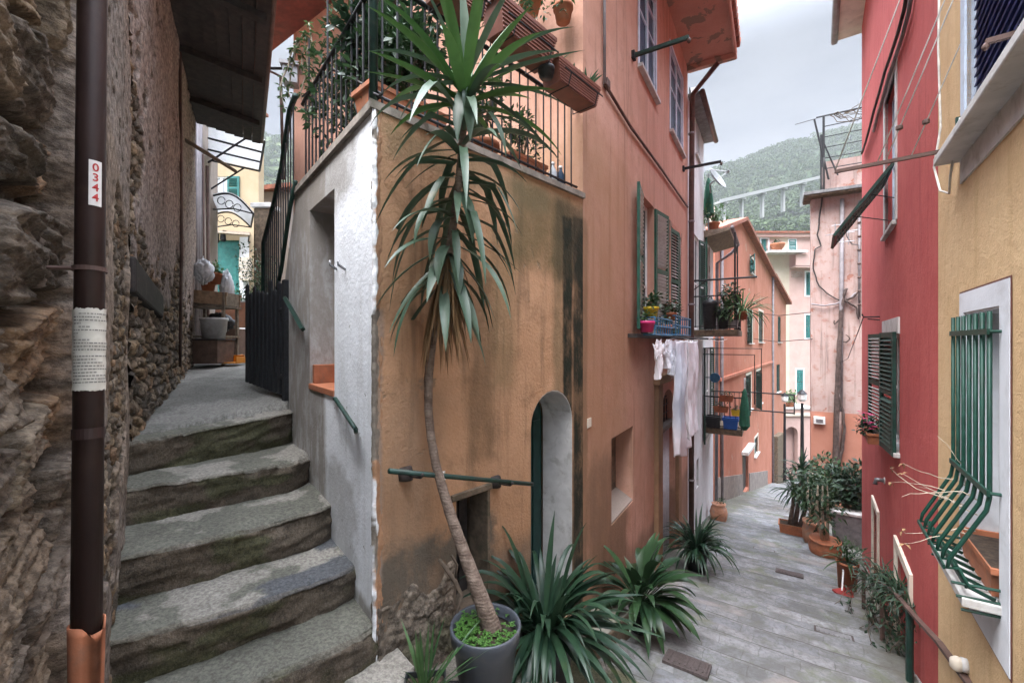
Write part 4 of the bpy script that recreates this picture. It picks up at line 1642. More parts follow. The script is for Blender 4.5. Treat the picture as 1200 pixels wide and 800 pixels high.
# openings of the alley facade
mb = MB(); mb.wbox(WA, nich[0][0] - .02, nich[1][0] + .02, nich[0][1] - .02, nich[2][1] + .02, -.30, -.236)
nb_ = mb.build('niche_shutter', M['stone_side'], house)
mb = MB()
g = WA.pt
s0, s1, z0 = nich[0][0], nich[1][0], nich[0][1]
mb.box8([g(s0 + .002, z0 + .001, -.23), g(s1 - .002, z0 + .001, -.23), g(s1 - .002, z0 + .001, -.01), g(s0 + .002, z0 + .001, -.01),
         g(s0 + .002, z0 + .15, -.23), g(s1 - .002, z0 + .15, -.23), g(s1 - .002, z0 + .02, -.01), g(s0 + .002, z0 + .02, -.01)])
mb.build('niche_ledge', M['grey_render'], house)
x = w1
window(WA, house, x[0][0], x[1][0], x[0][1], x[2][1], .15, 'white_wood', 'glass', 1, (.36,), .05, 'slate', .10, .05)
sw = (w1[1][0] - w1[0][0]) / 2
shw = .56
shutter(WA, house, w1[0][0], w1[0][1] + .02, w1[2][1] - .02, shw, 171, 1, off=.03)
shutter(WA, house, w1[1][0], w1[0][1] + .02, w1[2][1] - .02, shw, 171, -1, off=.03)
x = w2
wd = (x[1][0] - x[0][0]) / 2
for hs, dn in ((x[0][0], 1), (x[1][0], -1)):
    shutter(WA, house, hs, x[0][1] + .02, x[2][1] - .02, wd - .01, 7, dn, off=-.03)
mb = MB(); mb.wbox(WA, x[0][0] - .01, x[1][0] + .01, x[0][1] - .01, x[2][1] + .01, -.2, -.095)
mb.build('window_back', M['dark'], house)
surround(WA, house, x[0][0], x[1][0], x[0][1], x[2][1], .09, 'orange_soffit', .012)
for x in (u1_, u2_):
    window(WA, house, x[0][0], x[1][0], x[0][1], x[2][1], .05, 'bluewhite_wood', 'glass_blue', 1, (.55, .8), .055, 'marble', .07, .08)
    surround(WA, house, x[0][0], x[1][0], x[0][1], x[2][1], .07, 'bluewhite_wood', .012, False)
# arched doorway with its raised orange frame
a0, a1, b1 = dr[0][0], dr[1][0], max(p[1] for p in dr)
mb = MB()
mb.wbox(WA, a0 - .42, a0 - .10, dz0 - .8, b1 + .16, -.02, .07)
mb.wbox(WA, a1 + .04, a1 + .30, dz0 - .8, b1 + .16, -.02, .07)
mb.wbox(WA, a0 - .46, a1 + .34, b1 + .16, b1 + .30, -.02, .10)
mb.build('doorway_frame', M['orange_side'], house, bevel=.012)
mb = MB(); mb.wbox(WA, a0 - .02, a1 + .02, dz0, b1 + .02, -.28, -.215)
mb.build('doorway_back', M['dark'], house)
fl = b1 - .62
mb = MB()
mb.wbox(WA, a0, a1, fl - .07, fl, -.2, .02)
for i in range(1, 6):
    s = a0 + (a1 - a0) * i / 6
    mb.wbox(WA, s - .012, s + .012, fl, b1 - .06 - .25 * abs(i - 3) / 3, -.12, -.10)
for i in range(1, 4):
    z = fl + i * .15
    mb.wbox(WA, a0, a1, z - .008, z + .008, -.118, -.104)
mb.build('fanlight_grille', M['wood_door'], house)
mb = MB(); mb.wbox(WA, a0 + .02, a1 - .02, dz0, fl - .07, -.2, -.15)
for i in range(9):
    s = a0 + .05 + i * (a1 - a0 - .1) / 8
    mb.tube([WA.pt(s, fl - .08, -.13), WA.pt(s, dz0 + .02, -.13)], .035, 6)
mb.build('door_curtain', M['curtain'], house, smooth=True)
# plates and marks on the walls
mb = MB(); s, z = WF.sz(686, 496); s = min(s, LF - .07)
s, z = WA.sz(688, 496)
mb.wbox(WA, s, s + .10, z - .045, z + .045, .0, .008)
mb.build('number_plate', M['cream_render'], house)

# cable conduit across the facade
cable = thing('cable_conduit', 'thin brown conduit running down the orange facade and slanting off to the alley', 'conduit', WA.at(709, 90, .03))
mb = MB()
mb.tube([WA.at(708, -120, .03), WA.at(708.5, 98, .03)], .017, 8)
mb.build('upright_conduit', M['pipe_grey'], cable, smooth=True)
mb = MB()
mb.tube([WA.at(708.5, 96, .03), WA.at(712, 104, .03), WA.at(740, 150, .03), WA.at(775, 198, .03), WA.at(806, 243, .03)], .018, 8)
mb.build('slanting_cable', M['pipe_copper'], cable, smooth=True)
mb = MB(); s, z = WA.sz(708.5, 99); mb.wbox(WA, s - .05, s + .05, z - .04, z + .04, 0, .05)
mb.build('junction_box', M['pipe_copper'], cable)

# downpipe where the orange house meets the white one
pip = thing('house_downpipe', 'tall brown downpipe between the orange facade and the white house', 'drainpipe', WA.pt(LA + .02, -5.2, .08))
mb = MB(); mb.tube([WA.pt(LA - .05, EZ - .1, .6), WA.pt(LA - .02, EZ - .6, .1), WA.pt(LA - .02, 3, .08), WA.pt(LA - .02, -5.2, .08)], .055, 10)
mb.build('pipe', M['pipe_copper'], pip, smooth=True)
mb = MB()
for z in (4.5, 2.6, .8, -1, -3):
    mb.tube([WA.pt(LA - .02, z - .02, .08), WA.pt(LA - .02, z + .02, .08)], .066, 10)
mb.build('collars', M['pipe_grey'], pip, smooth=True)

# ------------------------------------------------------------------ terrace railing
rail = thing('terrace_railing', 'black iron railing round the terrace of the orange house', 'railing', WF.pt(0, TZ, 0))
off = -.05
mb = MB()
mb.tube([WF.pt(.02, RZ, off), WF.pt(LF - .03, RZ, off)], .018, 8)
mb.tube([WW.pt(.02, RZ, off), WW.pt(1.95, RZ, off)], .018, 8)
mb.build('top_rail', M['iron'], rail, smooth=True)
mb = MB()
mb.tube([WF.pt(.02, TZ + .12, off), WF.pt(LF - .03, TZ + .12, off)], .011, 6)
mb.tube([WW.pt(.02, TZ + .12, off), WW.pt(1.95, TZ + .12, off)], .011, 6)
mb.tube([WW.pt(.02, TZ + .12, off), WW.pt(1.0, TZ + .75, off - .01), WW.pt(1.95, TZ + .95, off)], .009, 6)
mb.build('bottom_rail', M['iron'], rail, smooth=True)
for i in range(20):
    mb = MB(); s = .08 + i * (LF - .1) / 20
    mb.tube([WF.pt(s, TZ + .04, off), WF.pt(s, RZ, off)], .0075, 6)
    mb.build('baluster', M['iron'], rail)
for i in range(16):
    mb = MB(); s = .1 + i * .115
    mb.tube([WW.pt(s, TZ + .04, off), WW.pt(s, RZ + (.5 if i % 5 == 4 else 0), off)], .008, 6)
    mb.build('baluster', M['iron'], rail)
mb = MB(); q = WF.pt(.03, 0, off - .02)
mb.tube([(q.x, q.y, TZ), (q.x, q.y, TZ + 2.4)], .024, 10)
mb.build('corner_post', M['iron_green'], rail, smooth=True)

srail = thing('stair_railing', 'dark green handrail with thin bars beside the terrace stairs above the gate', 'railing', WW.pt(2.5, .6, 0))
top = [(1.86, RZ + .02), (2.1, RZ - .02), (2.47, 1.80), (2.9, 1.52), (3.52, 1.20)]
low = [(1.86, TZ + .1), (2.1, TZ - .1), (2.5, .74), (2.9, .40), (3.52, -.05)]
mb = MB(); mb.tube([WW.pt(s, z, .03) for s, z in top] + [WW.pt(3.54, .4, .03), WW.pt(3.54, -.4, .03)], .026, 8)
mb.build('handrail', M['iron_green'], srail, smooth=True)
mb = MB(); mb.tube([WW.pt(s, z, .03) for s, z in low], .02, 8)
mb.build('string_rail', M['iron_green'], srail, smooth=True)
def ipl(ps, s):
    for (a, za), (b, zb) in zip(ps, ps[1:]):
        if a <= s <= b:
            return za + (zb - za) * (s - a) / (b - a)
    return ps[-1][1]
for i in range(14):
    s = 1.95 + i * .112
    mb = MB(); mb.tube([WW.pt(s, ipl(low, s), .03), WW.pt(s, ipl(top, s), .03)], .0075, 6)
    mb.build('baluster', M['iron'], srail)

# short rails on the white wall
hr = thing('grab_rail', 'short crooked green grab rail low on the white wall beside the steps', 'handrail', WW.at(404, 485))
mb = MB()
mb.tube([WW.at(392, 467, .0), WW.at(393, 467, .06), WW.at(397, 473, .07), WW.at(413, 497, .07), WW.at(417, 503, .07), WW.at(417, 506, .0)], .014, 8)
mb.build('bar', M['iron_green'], hr, smooth=True)
mb = MB(); mb.tube([WW.at(405, 484, 0), WW.at(405, 484, .07)], .01, 6)
mb.build('bracket', M['iron_green'], hr)
hr = thing('grab_rail', 'flat slanting dark green rail at the top of the steps beside the gate', 'handrail', WW.at(345, 365))
mb = MB()
a = WW.at(334, 349, .07); b = WW.at(355, 386, .07)
mb.tube([a, b], .022, 4)
mb.build('bar', M['iron_green'], hr)
mb = MB(); mb.tube([WW.at(340, 358, 0), WW.at(340, 358, .07)], .01, 6); mb.tube([WW.at(351, 377, 0), WW.at(351, 377, .07)], .01, 6)
mb.build('bracket', M['iron_green'], hr)

# ------------------------------------------------------------------ the gate
gp0 = Vector((-2.36, 4.46, 0)); gp1 = Vector((-3.04, 5.0, 0))
WG = Wall(gp0, gp1 - gp0, (-.6, -.8))
gl = (gp1 - gp0).length
gate = thing('picket_gate', 'black wooden picket gate standing open at the top of the steps', 'gate', WG.pt(gl / 2, -.55, 0))
for i in range(9):
    mb = MB()
    s = .03 + i * (gl - .06) / 8
    zt = .50 + (.09 if i in (0, 2, 6, 8) else 0) + .02 * (i % 3)
    zb = -.54 + .09 * s
    w_ = .031
    g = WG.pt
    mb.wbox(WG, s - w_, s + w_, zb, zt, 0, .022)
    mb.add([g(s - w_, zt, 0), g(s + w_, zt, 0), g(s + w_, zt, .022), g(s - w_, zt, .022), g(s, zt + .035, .011)], [(0, 1, 4), (1, 2, 4), (2, 3, 4), (3, 0, 4)])
    mb.build('picket', M['gate_wood'], gate)
for z in (-.36, .32):
    mb = MB(); mb.wbox(WG, -.06, gl, z - .04, z + .04, -.032, -.002)
    mb.build('rail', M['gate_wood'], gate)
mb = MB(); mb.wbox(WG, -.13, -.07, -.62, .62, -.04, .03)
mb.build('post', M['gate_wood'], gate)
mb = MB(); mb.tube([WG.pt(-.07, -.36, .0), WG.pt(.0, -.36, .0)], .03, 8); mb.build('hinge', M['iron'], gate)
mb = MB(); mb.tube([WG.pt(-.07, .32, .0), WG.pt(.0, .32, .0)], .03, 8); mb.build('hinge', M['iron'], gate)

# ------------------------------------------------------------------ tiled canopy high on the left
can = thing('tiled_canopy', 'small red brown tiled canopy hanging over the terrace stairs at the top of the photo', 'canopy', WB.pt(4.2, 4.6, .2))
mb = MB()
g = WB.pt
mb.box8([g(2.75, 4.92, -.0), g(5.35, 4.62, -.0), g(5.35, 4.5, .52), g(2.75, 4.8, .62), g(2.75, 5.02, -.0), g(5.35, 4.72, .0), g(5.35, 4.57, .52), g(2.75, 4.87, .62)])
mb.build('boards', simple('canopy_tile', (.2, .065, .045), .8, .3, 6, .4, 30, dirt=(.1, .05, .04), dirt_amt=.6), can)
mb = MB()
for i in range(13):
    s = 2.8 + i * .2; k = (s - 2.75) / 2.6
    z = 4.98 - .3 * k
    mb.tube([g(s, z + .1, -.02), g(s, z - .07, .66 - .1 * k)], .07, 8)
mb.build('tiles', M['tile'], can, smooth=True)
mb = MB(); mb.tube([g(2.7, 4.78, .68), g(5.42, 4.48, .58)], .035, 8); mb.tube([g(5.36, 4.48, .57), g(5.3, 4.3, .3), g(4.95, 4.1, .05), g(4.9, 2.5, .04)], .022, 8)
mb.build('gutter', M['pipe_copper'], can, smooth=True)
lamp = thing('wall_lantern', 'small grey box lantern under the tiled canopy', 'lantern', P(341, 88, 6.0))
c = P(341, 90, 6.2)
mb = MB(); mb.box(c, (.09, .03, 0), (-.03, .09, 0), (0, 0, .12)); mb.box(c + Vector((0, 0, .14)), (.12, .03, 0), (-.03, .12, 0), (0, 0, .025))
mb.build('housing', M['metal_grey'], lamp)
mb = MB(); mb.tube([c + Vector((0, 0, .16)), c + Vector((.02, .1, .45))], .015, 6); mb.build('bracket', M['iron'], lamp)
pole = thing('iron_pole', 'thin iron pole reaching across the gap below the tiled canopy', 'pole', P(330, 80, 6.3))
mb = MB(); mb.tube([P(303, 80, 6.2), P(334, 80.5, 6.5), P(352, 79, 6.7)], .02, 8); mb.build('rod', M['iron'], pole)
mb = MB(); mb.tube([P(352, 76, 6.72), P(352, 82, 6.72)], .05, 8); mb.build('end_plate', M['iron'], pole)

# ------------------------------------------------------------------ clothes bar on the front wall
bar = thing('clothes_bar', 'dark green bar on two brackets across the orange front wall, white string tied on', 'clothes bar', WF.at(540, 560))
b0 = WF.at(456, 551.5, .17); b1 = WF.at(624, 567, .17)
mb = MB(); mb.tube([b0, b1], .016, 10); mb.build('rod', M['iron_green'], bar, smooth=True)
for u in (488, 594):
    k = (u - 456) / (624 - 456)
    q = lerp(b0, b1, .17 + .0 if u == 488 else .80)
    s = (q - WF.p).dot(WF.d); z = q.z
    mb = MB()
    mb.tube([WF.pt(s, z - .03, -.01), WF.pt(s, z - .03, .1), WF.pt(s, z - .02, .17), WF.pt(s, z + .0, .19)], .011, 6)
    mb.lathe(WF.pt(s, z - .05, .012), [(.045, -.02), (.05, .02), (.04, .06)], 10)
    mb.build('bracket', M['wood_dark'], bar, smooth=True)
mb = MB()
q = lerp(b0, b1, .30)
for k in range(3):
    pts = []
    for i in range(13):
        a = 2 * math.pi * i / 12
        pts.append(q + Vector((.012 * (k - 1) + .004 * math.sin(3 * a), math.sin(a) * .03 - .012, math.cos(a) * .03)))
    mb.tube(pts, .0035, 5)
mb.tube([q + Vector((0, -.04, 0)), q + Vector((.01, -.05, -.05)), q + Vector((-.01, -.05, -.10))], .003, 5)
mb.tube([q + Vector((.01, -.04, 0)), q + Vector((.03, -.05, -.04)), q + Vector((.025, -.05, -.085))], .003, 5)
mb.build('string', M['cord'], bar)
# ------------------------------------------------------------------ the yucca in its grey pot
yc = P(569, 735, 2.62)
GZ = -2.15
yuc = thing('potted_yucca', 'tall yucca leaning from a grey tub, tied to the bar on the orange wall', 'potted plant', (yc.x, yc.y, GZ))
pr = 41 / F * 2.62
mb = MB()
h = yc.z - GZ
mb.lathe((yc.x, yc.y, GZ + .02), [(pr * .70, 0), (pr * .90, h - .10), (pr * .985, h - .075), (pr * 1.0, h - .03), (pr * 1.02, h - .005), (pr * .99, h + .008), (pr * .93, h - .0), (pr * .91, h - .05), (pr * .9, h - .075)], 48)
pot = mb.build('pot', M['slate_plastic'], yuc, smooth=True)
mb = MB(); mb.lathe((yc.x, yc.y, yc.z), [(.001, -.02), (pr * .5, -.03), (pr * .92, -.045)], 30)
mb.build('soil', M['soil'], yuc, smooth=True)
TR = [(579, 742, 2.62, .088), (569, 715, 2.62, .078), (556, 680, 2.63, .066), (541, 640, 2.66, .056), (527, 600, 2.69, .05), (518, 570, 2.71, .046), (511, 545, 2.73, .042), (505, 512, 2.745, .040),
      (502, 480, 2.755, .040), (502, 445, 2.75, .042), (505, 410, 2.73, .043), (510, 378, 2.71, .042), (518, 340, 2.68, .04), (526, 300, 2.64, .038), (533, 250, 2.6, .036), (539, 200, 2.55, .034), (543, 150, 2.5, .032), (545, 108, 2.45, .026)]
pts = []; rs = []
for a, b in zip(TR, TR[1:]):
    for k in range(4):
        t = k / 4
        pts.append(P(*[lerp(a[i], b[i], t) for i in range(3)])); rs.append(lerp(a[3], b[3], t) * .64 * (1 + .05 * ((len(pts)) % 2)))
mb = MB(); mb.tube(pts, rs, 14)
mb.build('trunk', M['bark'], yuc, smooth=True)
rd = random.Random(5)
axis_pts = [P(u, v, Y) for (u, v, Y, r) in TR[11:]]
def crown_at(t):
    x = t * (len(axis_pts) - 1); i = min(int(x), len(axis_pts) - 2)
    return lerp(axis_pts[i], axis_pts[i + 1], x - i)
up_ax = (axis_pts[-1] - axis_pts[-4]).normalized()
GA = 2.39996
# young upright leaves
mb = MB()
k = 0
for i in range(26):
    t = .93 + .07 * i / 26
    a = i * GA + .4
    e = lerp(.15, 1.25, (i / 26) ** 1.1) + rd.uniform(-.12, .12)
    d = Vector((math.cos(a) * math.cos(e), math.sin(a) * math.cos(e), math.sin(e)))
    mb.leaf(crown_at(t), d, rd.uniform(.52, .74), rd.uniform(.046, .064), rd.uniform(.15, .75), .4, 10, rd.uniform(-.2, .2), .45)
mb.build('young_leaves', M['yucca'], yuc)
# grown leaves that fold over and hang
mb = MB()
for i in range(68):
    t = .17 + .77 * i / 68
    a = i * GA + rd.uniform(-.2, .2)
    e = lerp(-.75, .38, (i / 68) ** .8) + rd.uniform(-.28, .28)
    d = Vector((math.cos(a) * math.cos(e), math.sin(a) * math.cos(e), math.sin(e)))
    kink = rd.choice((None, None, 2, 3, 4)) if i > 20 else None
    mb.leaf(crown_at(t) + Vector((math.cos(a), math.sin(a), 0)) * .03, d, rd.uniform(.42, .70), rd.uniform(.042, .064), rd.uniform(.45, 1.3), .35, 9, rd.uniform(-.4, .4), .5, kink)
mb.build('hanging_leaves', M['yucca_old'], yuc)
# big clear leaves placed where the photograph shows them
mb = MB()
def guide(p0, p1, L, w, droop, base=None):
    a = Vector(p0); b = Vector(p1)
    mb.leaf(a, (b - a), L, w, droop, .4, 10, 0, .5)
g0 = P(546, 100, 2.45)
for (u, v, Y, L, w, dr_) in ((540, -20, 2.42, .62, .075, .05), (502, -10, 2.40, .62, .06, .1), (588, -5, 2.38, .62, .065, .25), (640, 15, 2.35, .66, .05, .45), (656, 60, 2.4, .68, .045, .1), (625, 50, 2.3, .55, .055, .35),
                             (470, 45, 2.45, .6, .05, .5), (470, 70, 2.4, .5, .05, .8), (480, 90, 2.3, .52, .065, 1.1), (660, 95, 2.45, .6, .045, .4), (640, 150, 2.5, .6, .05, .35), (555, 130, 2.2, .42, .07, 1.6), (525, 140, 2.18, .42, .07, 1.5)):
    guide(g0, P(u, v, Y), L, w, dr_)
for (ub, vb, u, v, Y, L, w, dr_) in ((538, 190, 470, 170, 2.5, .42, .045, .9), (538, 200, 620, 210, 2.45, .5, .05, .8), (536, 215, 610, 250, 2.5, .5, .045, .7), (534, 235, 490, 225, 2.35, .5, .065, 1.6), (530, 255, 500, 250, 2.35, .4, .065, 1.9),
                                     (535, 225, 560, 230, 2.3, .45, .07, 1.6), (532, 260, 600, 290, 2.5, .5, .045, .6), (537, 180, 455, 215, 2.4, .42, .03, .3), (528, 300, 505, 290, 2.4, .34, .065, 2.2), (527, 300, 540, 300, 2.4, .34, .07, 2.2), (530, 290, 515, 280, 2.4, .36, .07, 2.2),
                                     (533, 270, 625, 310, 2.5, .5, .03, .3)):
    guide(P(ub, vb, 2.58), P(u, v, Y), L, w, dr_)
mb.build('outer_leaves', M['yucca_old'], yuc)
mb = MB()
for i in range(110):
    t = rd.uniform(.02, .32)
    a = rd.uniform(0, 6.28)
    d = Vector((math.cos(a) * .4 + .10, math.sin(a) * .3 - .08, -1))
    mb.leaf(crown_at(t) + Vector((math.cos(a), math.sin(a), 0)) * .035 + Vector((.02, -.01, .02)), d, rd.uniform(.24, .5), rd.uniform(.012, .03), rd.uniform(.3, 1), .6, 6, rd.uniform(-1, 1), .4)
mb.build('dead_leaves', M['yucca_dead'], yuc)
mb = MB()
for i in range(420):
    a = rd.uniform(0, 6.28); r_ = pr * .9 * math.sqrt(rd.uniform(.08, 1))
    x = yc.x + math.cos(a) * r_; y = yc.y + math.sin(a) * r_
    if math.cos(a - .9) > .35 and rd.random() < .85:
        continue
    hh = rd.uniform(.0, .05)
    for k in range(3):
        b_ = a * 3 + k * 2.09
        mb.oval((x, y, yc.z - .025 + hh), (math.cos(b_), math.sin(b_), .25), Vector((0, 0, 1)), rd.uniform(.012, .02), .014, .3)
mb.build('clover', M['clover'], yuc)

# ------------------------------------------------------------------ strap leaved plants along the wall
def potted(name, label, base, pot_r, pot_h, potmat, rim=.03, cat='potted plant', group=None, taper=.74):
    t = thing(name, label, cat, base, group)
    round_pot(t, base, pot_r, pot_h, potmat, taper, rim)
    return t


b = P(641, 770, 3.22); b.z = -2.60
c1 = potted('strap_leaf_plant', 'big dark strap leaved plant in a dark pot between the yucca and the arched door', b, .2, .46, 'slate_plastic')
mb = MB()
strap_tuft(mb, b + Vector((-.02, -.02, .46)), 128, .72, .048, 21, (.2, 1.4), (.55, 1.75), .13, .22, 9, .1)
strap_tuft(mb, b + Vector((.0, -.02, .48)), 30, .72, .048, 22, (.0, .6), (.3, .8), .12, .22, 9, .05, az=(-2.6, .4))
mb.build('leaves', M['clivia'], c1)
b = P(750, 735, 4.55)
b.z = ground_z(b.x, b.y) - .03
c2 = potted('broad_leaf_plant', 'broad leaved green plant in a small black pot on the paving beside the mossy block', b, .11, .36, 'black_plastic')
mb = MB(); rd = random.Random(9)
for i in range(84):
    a = rd.uniform(0, 6.28); e = rd.uniform(.05, 1.3)
    if i < 24:
        a = rd.uniform(-1.9, .5); e = rd.uniform(-.3, .4)
    d = Vector((math.cos(a) * math.cos(e), math.sin(a) * math.cos(e), math.sin(e)))
    p = b + Vector((0, 0, .37)); st = rd.uniform(.08, .36)
    q = p + Vector((math.cos(a) * .03, math.sin(a) * .03, 0)) + (d + Vector((0, 0, .5))).normalized() * st
    mb.tube([p, lerp(p, q, .6), q], .005, 5, False)
    mb.leaf(q, d, rd.uniform(.32, .52), rd.uniform(.07, .11), rd.uniform(.5, 1.1), .2, 8, rd.uniform(-.4, .4), .4)
mb.build('leaves', M['aspi'], c2)

b = P(816, 671, 6.95)
b.z = ground_z(b.x, b.y) - .03
c3 = potted('strap_leaf_plant', 'spiky dark tufted plant in a black pot on the paving below the laundry', b, .17, .42, 'black_plastic')
mb = MB()
strap_tuft(mb, b + Vector((0, 0, .42)), 130, .62, .042, 31, (.0, 1.4), (.6, 1.7), .14, .22, 7, .12)
mb.build('leaves', M['clivia'], c3)

b = P(497, 792, 2.34); b.z = -2.15
c4 = thing('spiky_plant', 'thin grass-like plant in a small square black pot left of the grey tub', 'potted plant', b)
trough(c4, b, (1, .1, 0), .215, .215, .30, 'black_plastic')
mb = MB()
strap_tuft(mb, b + Vector((0, 0, .27)), 16, .40, .020, 41, (.9, 1.5), (.05, .4), .05, .3, 7)
strap_tuft(mb, b + Vector((.03, .0, .27)), 4, .42, .016, 42, (.6, 1.0), (.1, .3), .05, .3, 7, az=(-.5, .8))
mb.build('leaves', leafmat('grass_leaf', (.03, .08, .03), (.08, .15, .05), .45, .2, .4), c4)

# dry stick leaning behind the tub and a small wire crate beside it
st = thing('dead_branch', 'dry brown branch propped against the orange wall behind the grey tub', 'branch', P(525, 690, 2.8))
mb = MB(); mb.tube([P(515, 655, 2.82), P(533, 680, 2.8), P(541, 697, 2.75), P(530, 735, 2.7)], [.012, .016, .013, .008], 7); mb.tube([P(533, 680, 2.8), P(536, 662, 2.82), P(529, 650, 2.83)], .008, 6)
mb.build('stick', M['twig'], st, smooth=True)
cr = thing('wire_grate', 'black wire grate on the ground between the square pot and the grey tub', 'grate', P(532, 796, 2.5))
c = P(532, 797, 2.5); c.z = -2.08
mb = MB()
for i in range(9):
    x = -.1 + i * .025
    mb.tube([c + Vector((x, -.08, -.02)), c + Vector((x + .05, .1, .05))], .003, 4)
    mb.tube([c + Vector((-.1 + .2 * i / 8, -.08 + .0, -.02)), c + Vector((-.15 + .2 * i / 8, .1, .05))], .003, 4)
mb.build('wires', M['iron'], cr)
mb = MB(); mb.tube([c + Vector((-.13, -.08, -.02)), c + Vector((.13, -.08, -.02)), c + Vector((.13, .1, .05)), c + Vector((-.13, .1, .05)), c + Vector((-.13, -.08, -.02))], .006, 6)
mb.build('rim', M['iron'], cr)

# mossy block before the arched door
blk = thing('mossy_block', 'mossy stone step block on the paving in front of the arched door', 'stone block', (.98, 4.05, -2.9))
zt = -2.75
tops = [Vector((x, y, zt)) for x, y in ((.50, 4.12), (.765, 3.92), (1.22, 4.44), (.95, 4.66))]
mb = MB()
mb.box8([(p.x, p.y, zt - .42) for p in tops] + [tuple(p) for p in tops])
o = mb.build('block', M['stone_side'], blk, bevel=.02)
mb = MB()
cc = sum(tops, Vector()) / 4
mb.box8([(lerp(cc.x, p.x, .97), lerp(cc.y, p.y, .97), zt + .001) for p in tops] + [(lerp(cc.x, p.x, .94), lerp(cc.y, p.y, .94), zt + .014) for p in tops])
mb.build('moss_top', M['mossy'], blk, bevel=.01)

# ------------------------------------------------------------------ planting on the terrace
def tplant(label, c, r, n, L, w, mat, pot=None, seed=0, name='potted_shrub', group=None, flowers=None, along=None):
    c = Vector(c)
    t = thing(name, label, 'potted plant', c, group)
    if pot:
        kind, a, b_, h_, pm = pot
        if kind == 'round':
            round_pot(t, c, a, h_, pm)
        else:
            trough(t, c, along or (1, 0, 0), a, b_, h_, pm)
        base = c + Vector((0, 0, h_))
    else:
        base = c
    mb = MB(); shrub_leaves(mb, base + Vector((0, 0, r[2] * .85)), r[0], r[1], r[2], n, L, w, seed)
    rd = random.Random(seed)
    mb.build('leaves', M[mat], t)
    m2 = MB()
    for i in range(5):
        a = rd.uniform(0, 6.28)
        m2.tube([base - Vector((0, 0, .03)), base + Vector((math.cos(a) * r[0] * .25, math.sin(a) * r[1] * .25, r[2] * .7)), base + Vector((math.cos(a) * r[0] * .6, math.sin(a) * r[1] * .6, r[2] * 1.3))], .006 + r[2] * .012, 5)
    m2.build('stems', M['twig'], t)
    if flowers:
        m3 = MB()
        for i in range(flowers[1]):
            a = rd.uniform(0, 6.28); q = base + Vector((math.cos(a) * r[0] * rd.uniform(.2, .9), math.sin(a) * r[1] * rd.uniform(.2, .9) - .02, r[2] * rd.uniform(.9, 1.7)))
            for k in range(5):
                b2 = k * 1.257
                m3.oval(q, (math.cos(b2), math.sin(b2) - .4, .5), Vector((0, 0, 1)), flowers[2], flowers[2] * .8, .2)
        m3.build('flowers', M[flowers[0]], t)
    return t


dWF = WF.d; dWW = WW.d
tplant('dark bushy shrub in a terracotta trough behind the railing above the white wall', WW.pt(.62, TZ + .06, -.34), (.46, .32, .62), 2000, .085, .04, 'shrub_dark', ('trough', .8, .26, .22, 'terracotta'), 61, along=dWW)
tplant('taller glossy shrub at the inner end of the terrace beside the stair railing', WW.pt(1.45, TZ + .06, -.40), (.42, .32, .7), 1600, .08, .04, 'shrub', ('round', .2, 0, .3, 'terracotta'), 62)
tplant('leafy shrub in the terracotta box at the terrace corner behind the yucca', WF.pt(.38, TZ + .06, -.28), (.36, .22, .34), 700, .08, .036, 'shrub', ('trough', .62, .24, .22, 'terracotta'), 63, along=dWF)
tplant('low green shrub in a terracotta pot behind the middle of the terrace railing', WF.pt(1.15, TZ + .06, -.3), (.24, .2, .34), 500, .06, .026, 'shrub', ('round', .15, 0, .2, 'terracotta'), 64)
tplant('small leaved shrub in a terracotta pot at the right end of the terrace', WF.pt(1.62, TZ + .06, -.24), (.22, .18, .26), 420, .055, .022, 'shrub', ('trough', .46, .2, .19, 'terracotta'), 65, along=dWF)
# trailing pale creeper on the corner of the stair railing
t = thing('creeper', 'pale trailing creeper hanging from the canopy onto the stair railing', 'plant', WW.pt(1.8, 2.6, .02))
mb = MB(); m2 = MB(); rd = random.Random(8)
for k in range(6):
    pts = [P(352 + rd.uniform(-8, 10), 40 + rd.uniform(-15, 10), 4.3)]
    for i in range(7):
        pts.append(pts[-1] + Vector((rd.gauss(0, .03), rd.gauss(0, .03), -.1)))
    m2.tube(pts, .007, 5)
    for p in pts:
        for j in range(7):
            mb.oval(p, (rd.gauss(0, 1), rd.gauss(0, 1), rd.gauss(-.3, .6)), Vector((0, 0, 1)), .06, .028, .2)
mb.build('leaves', M['shrub_light'], t); m2.build('stems', M['twig_pale'], t, smooth=True)

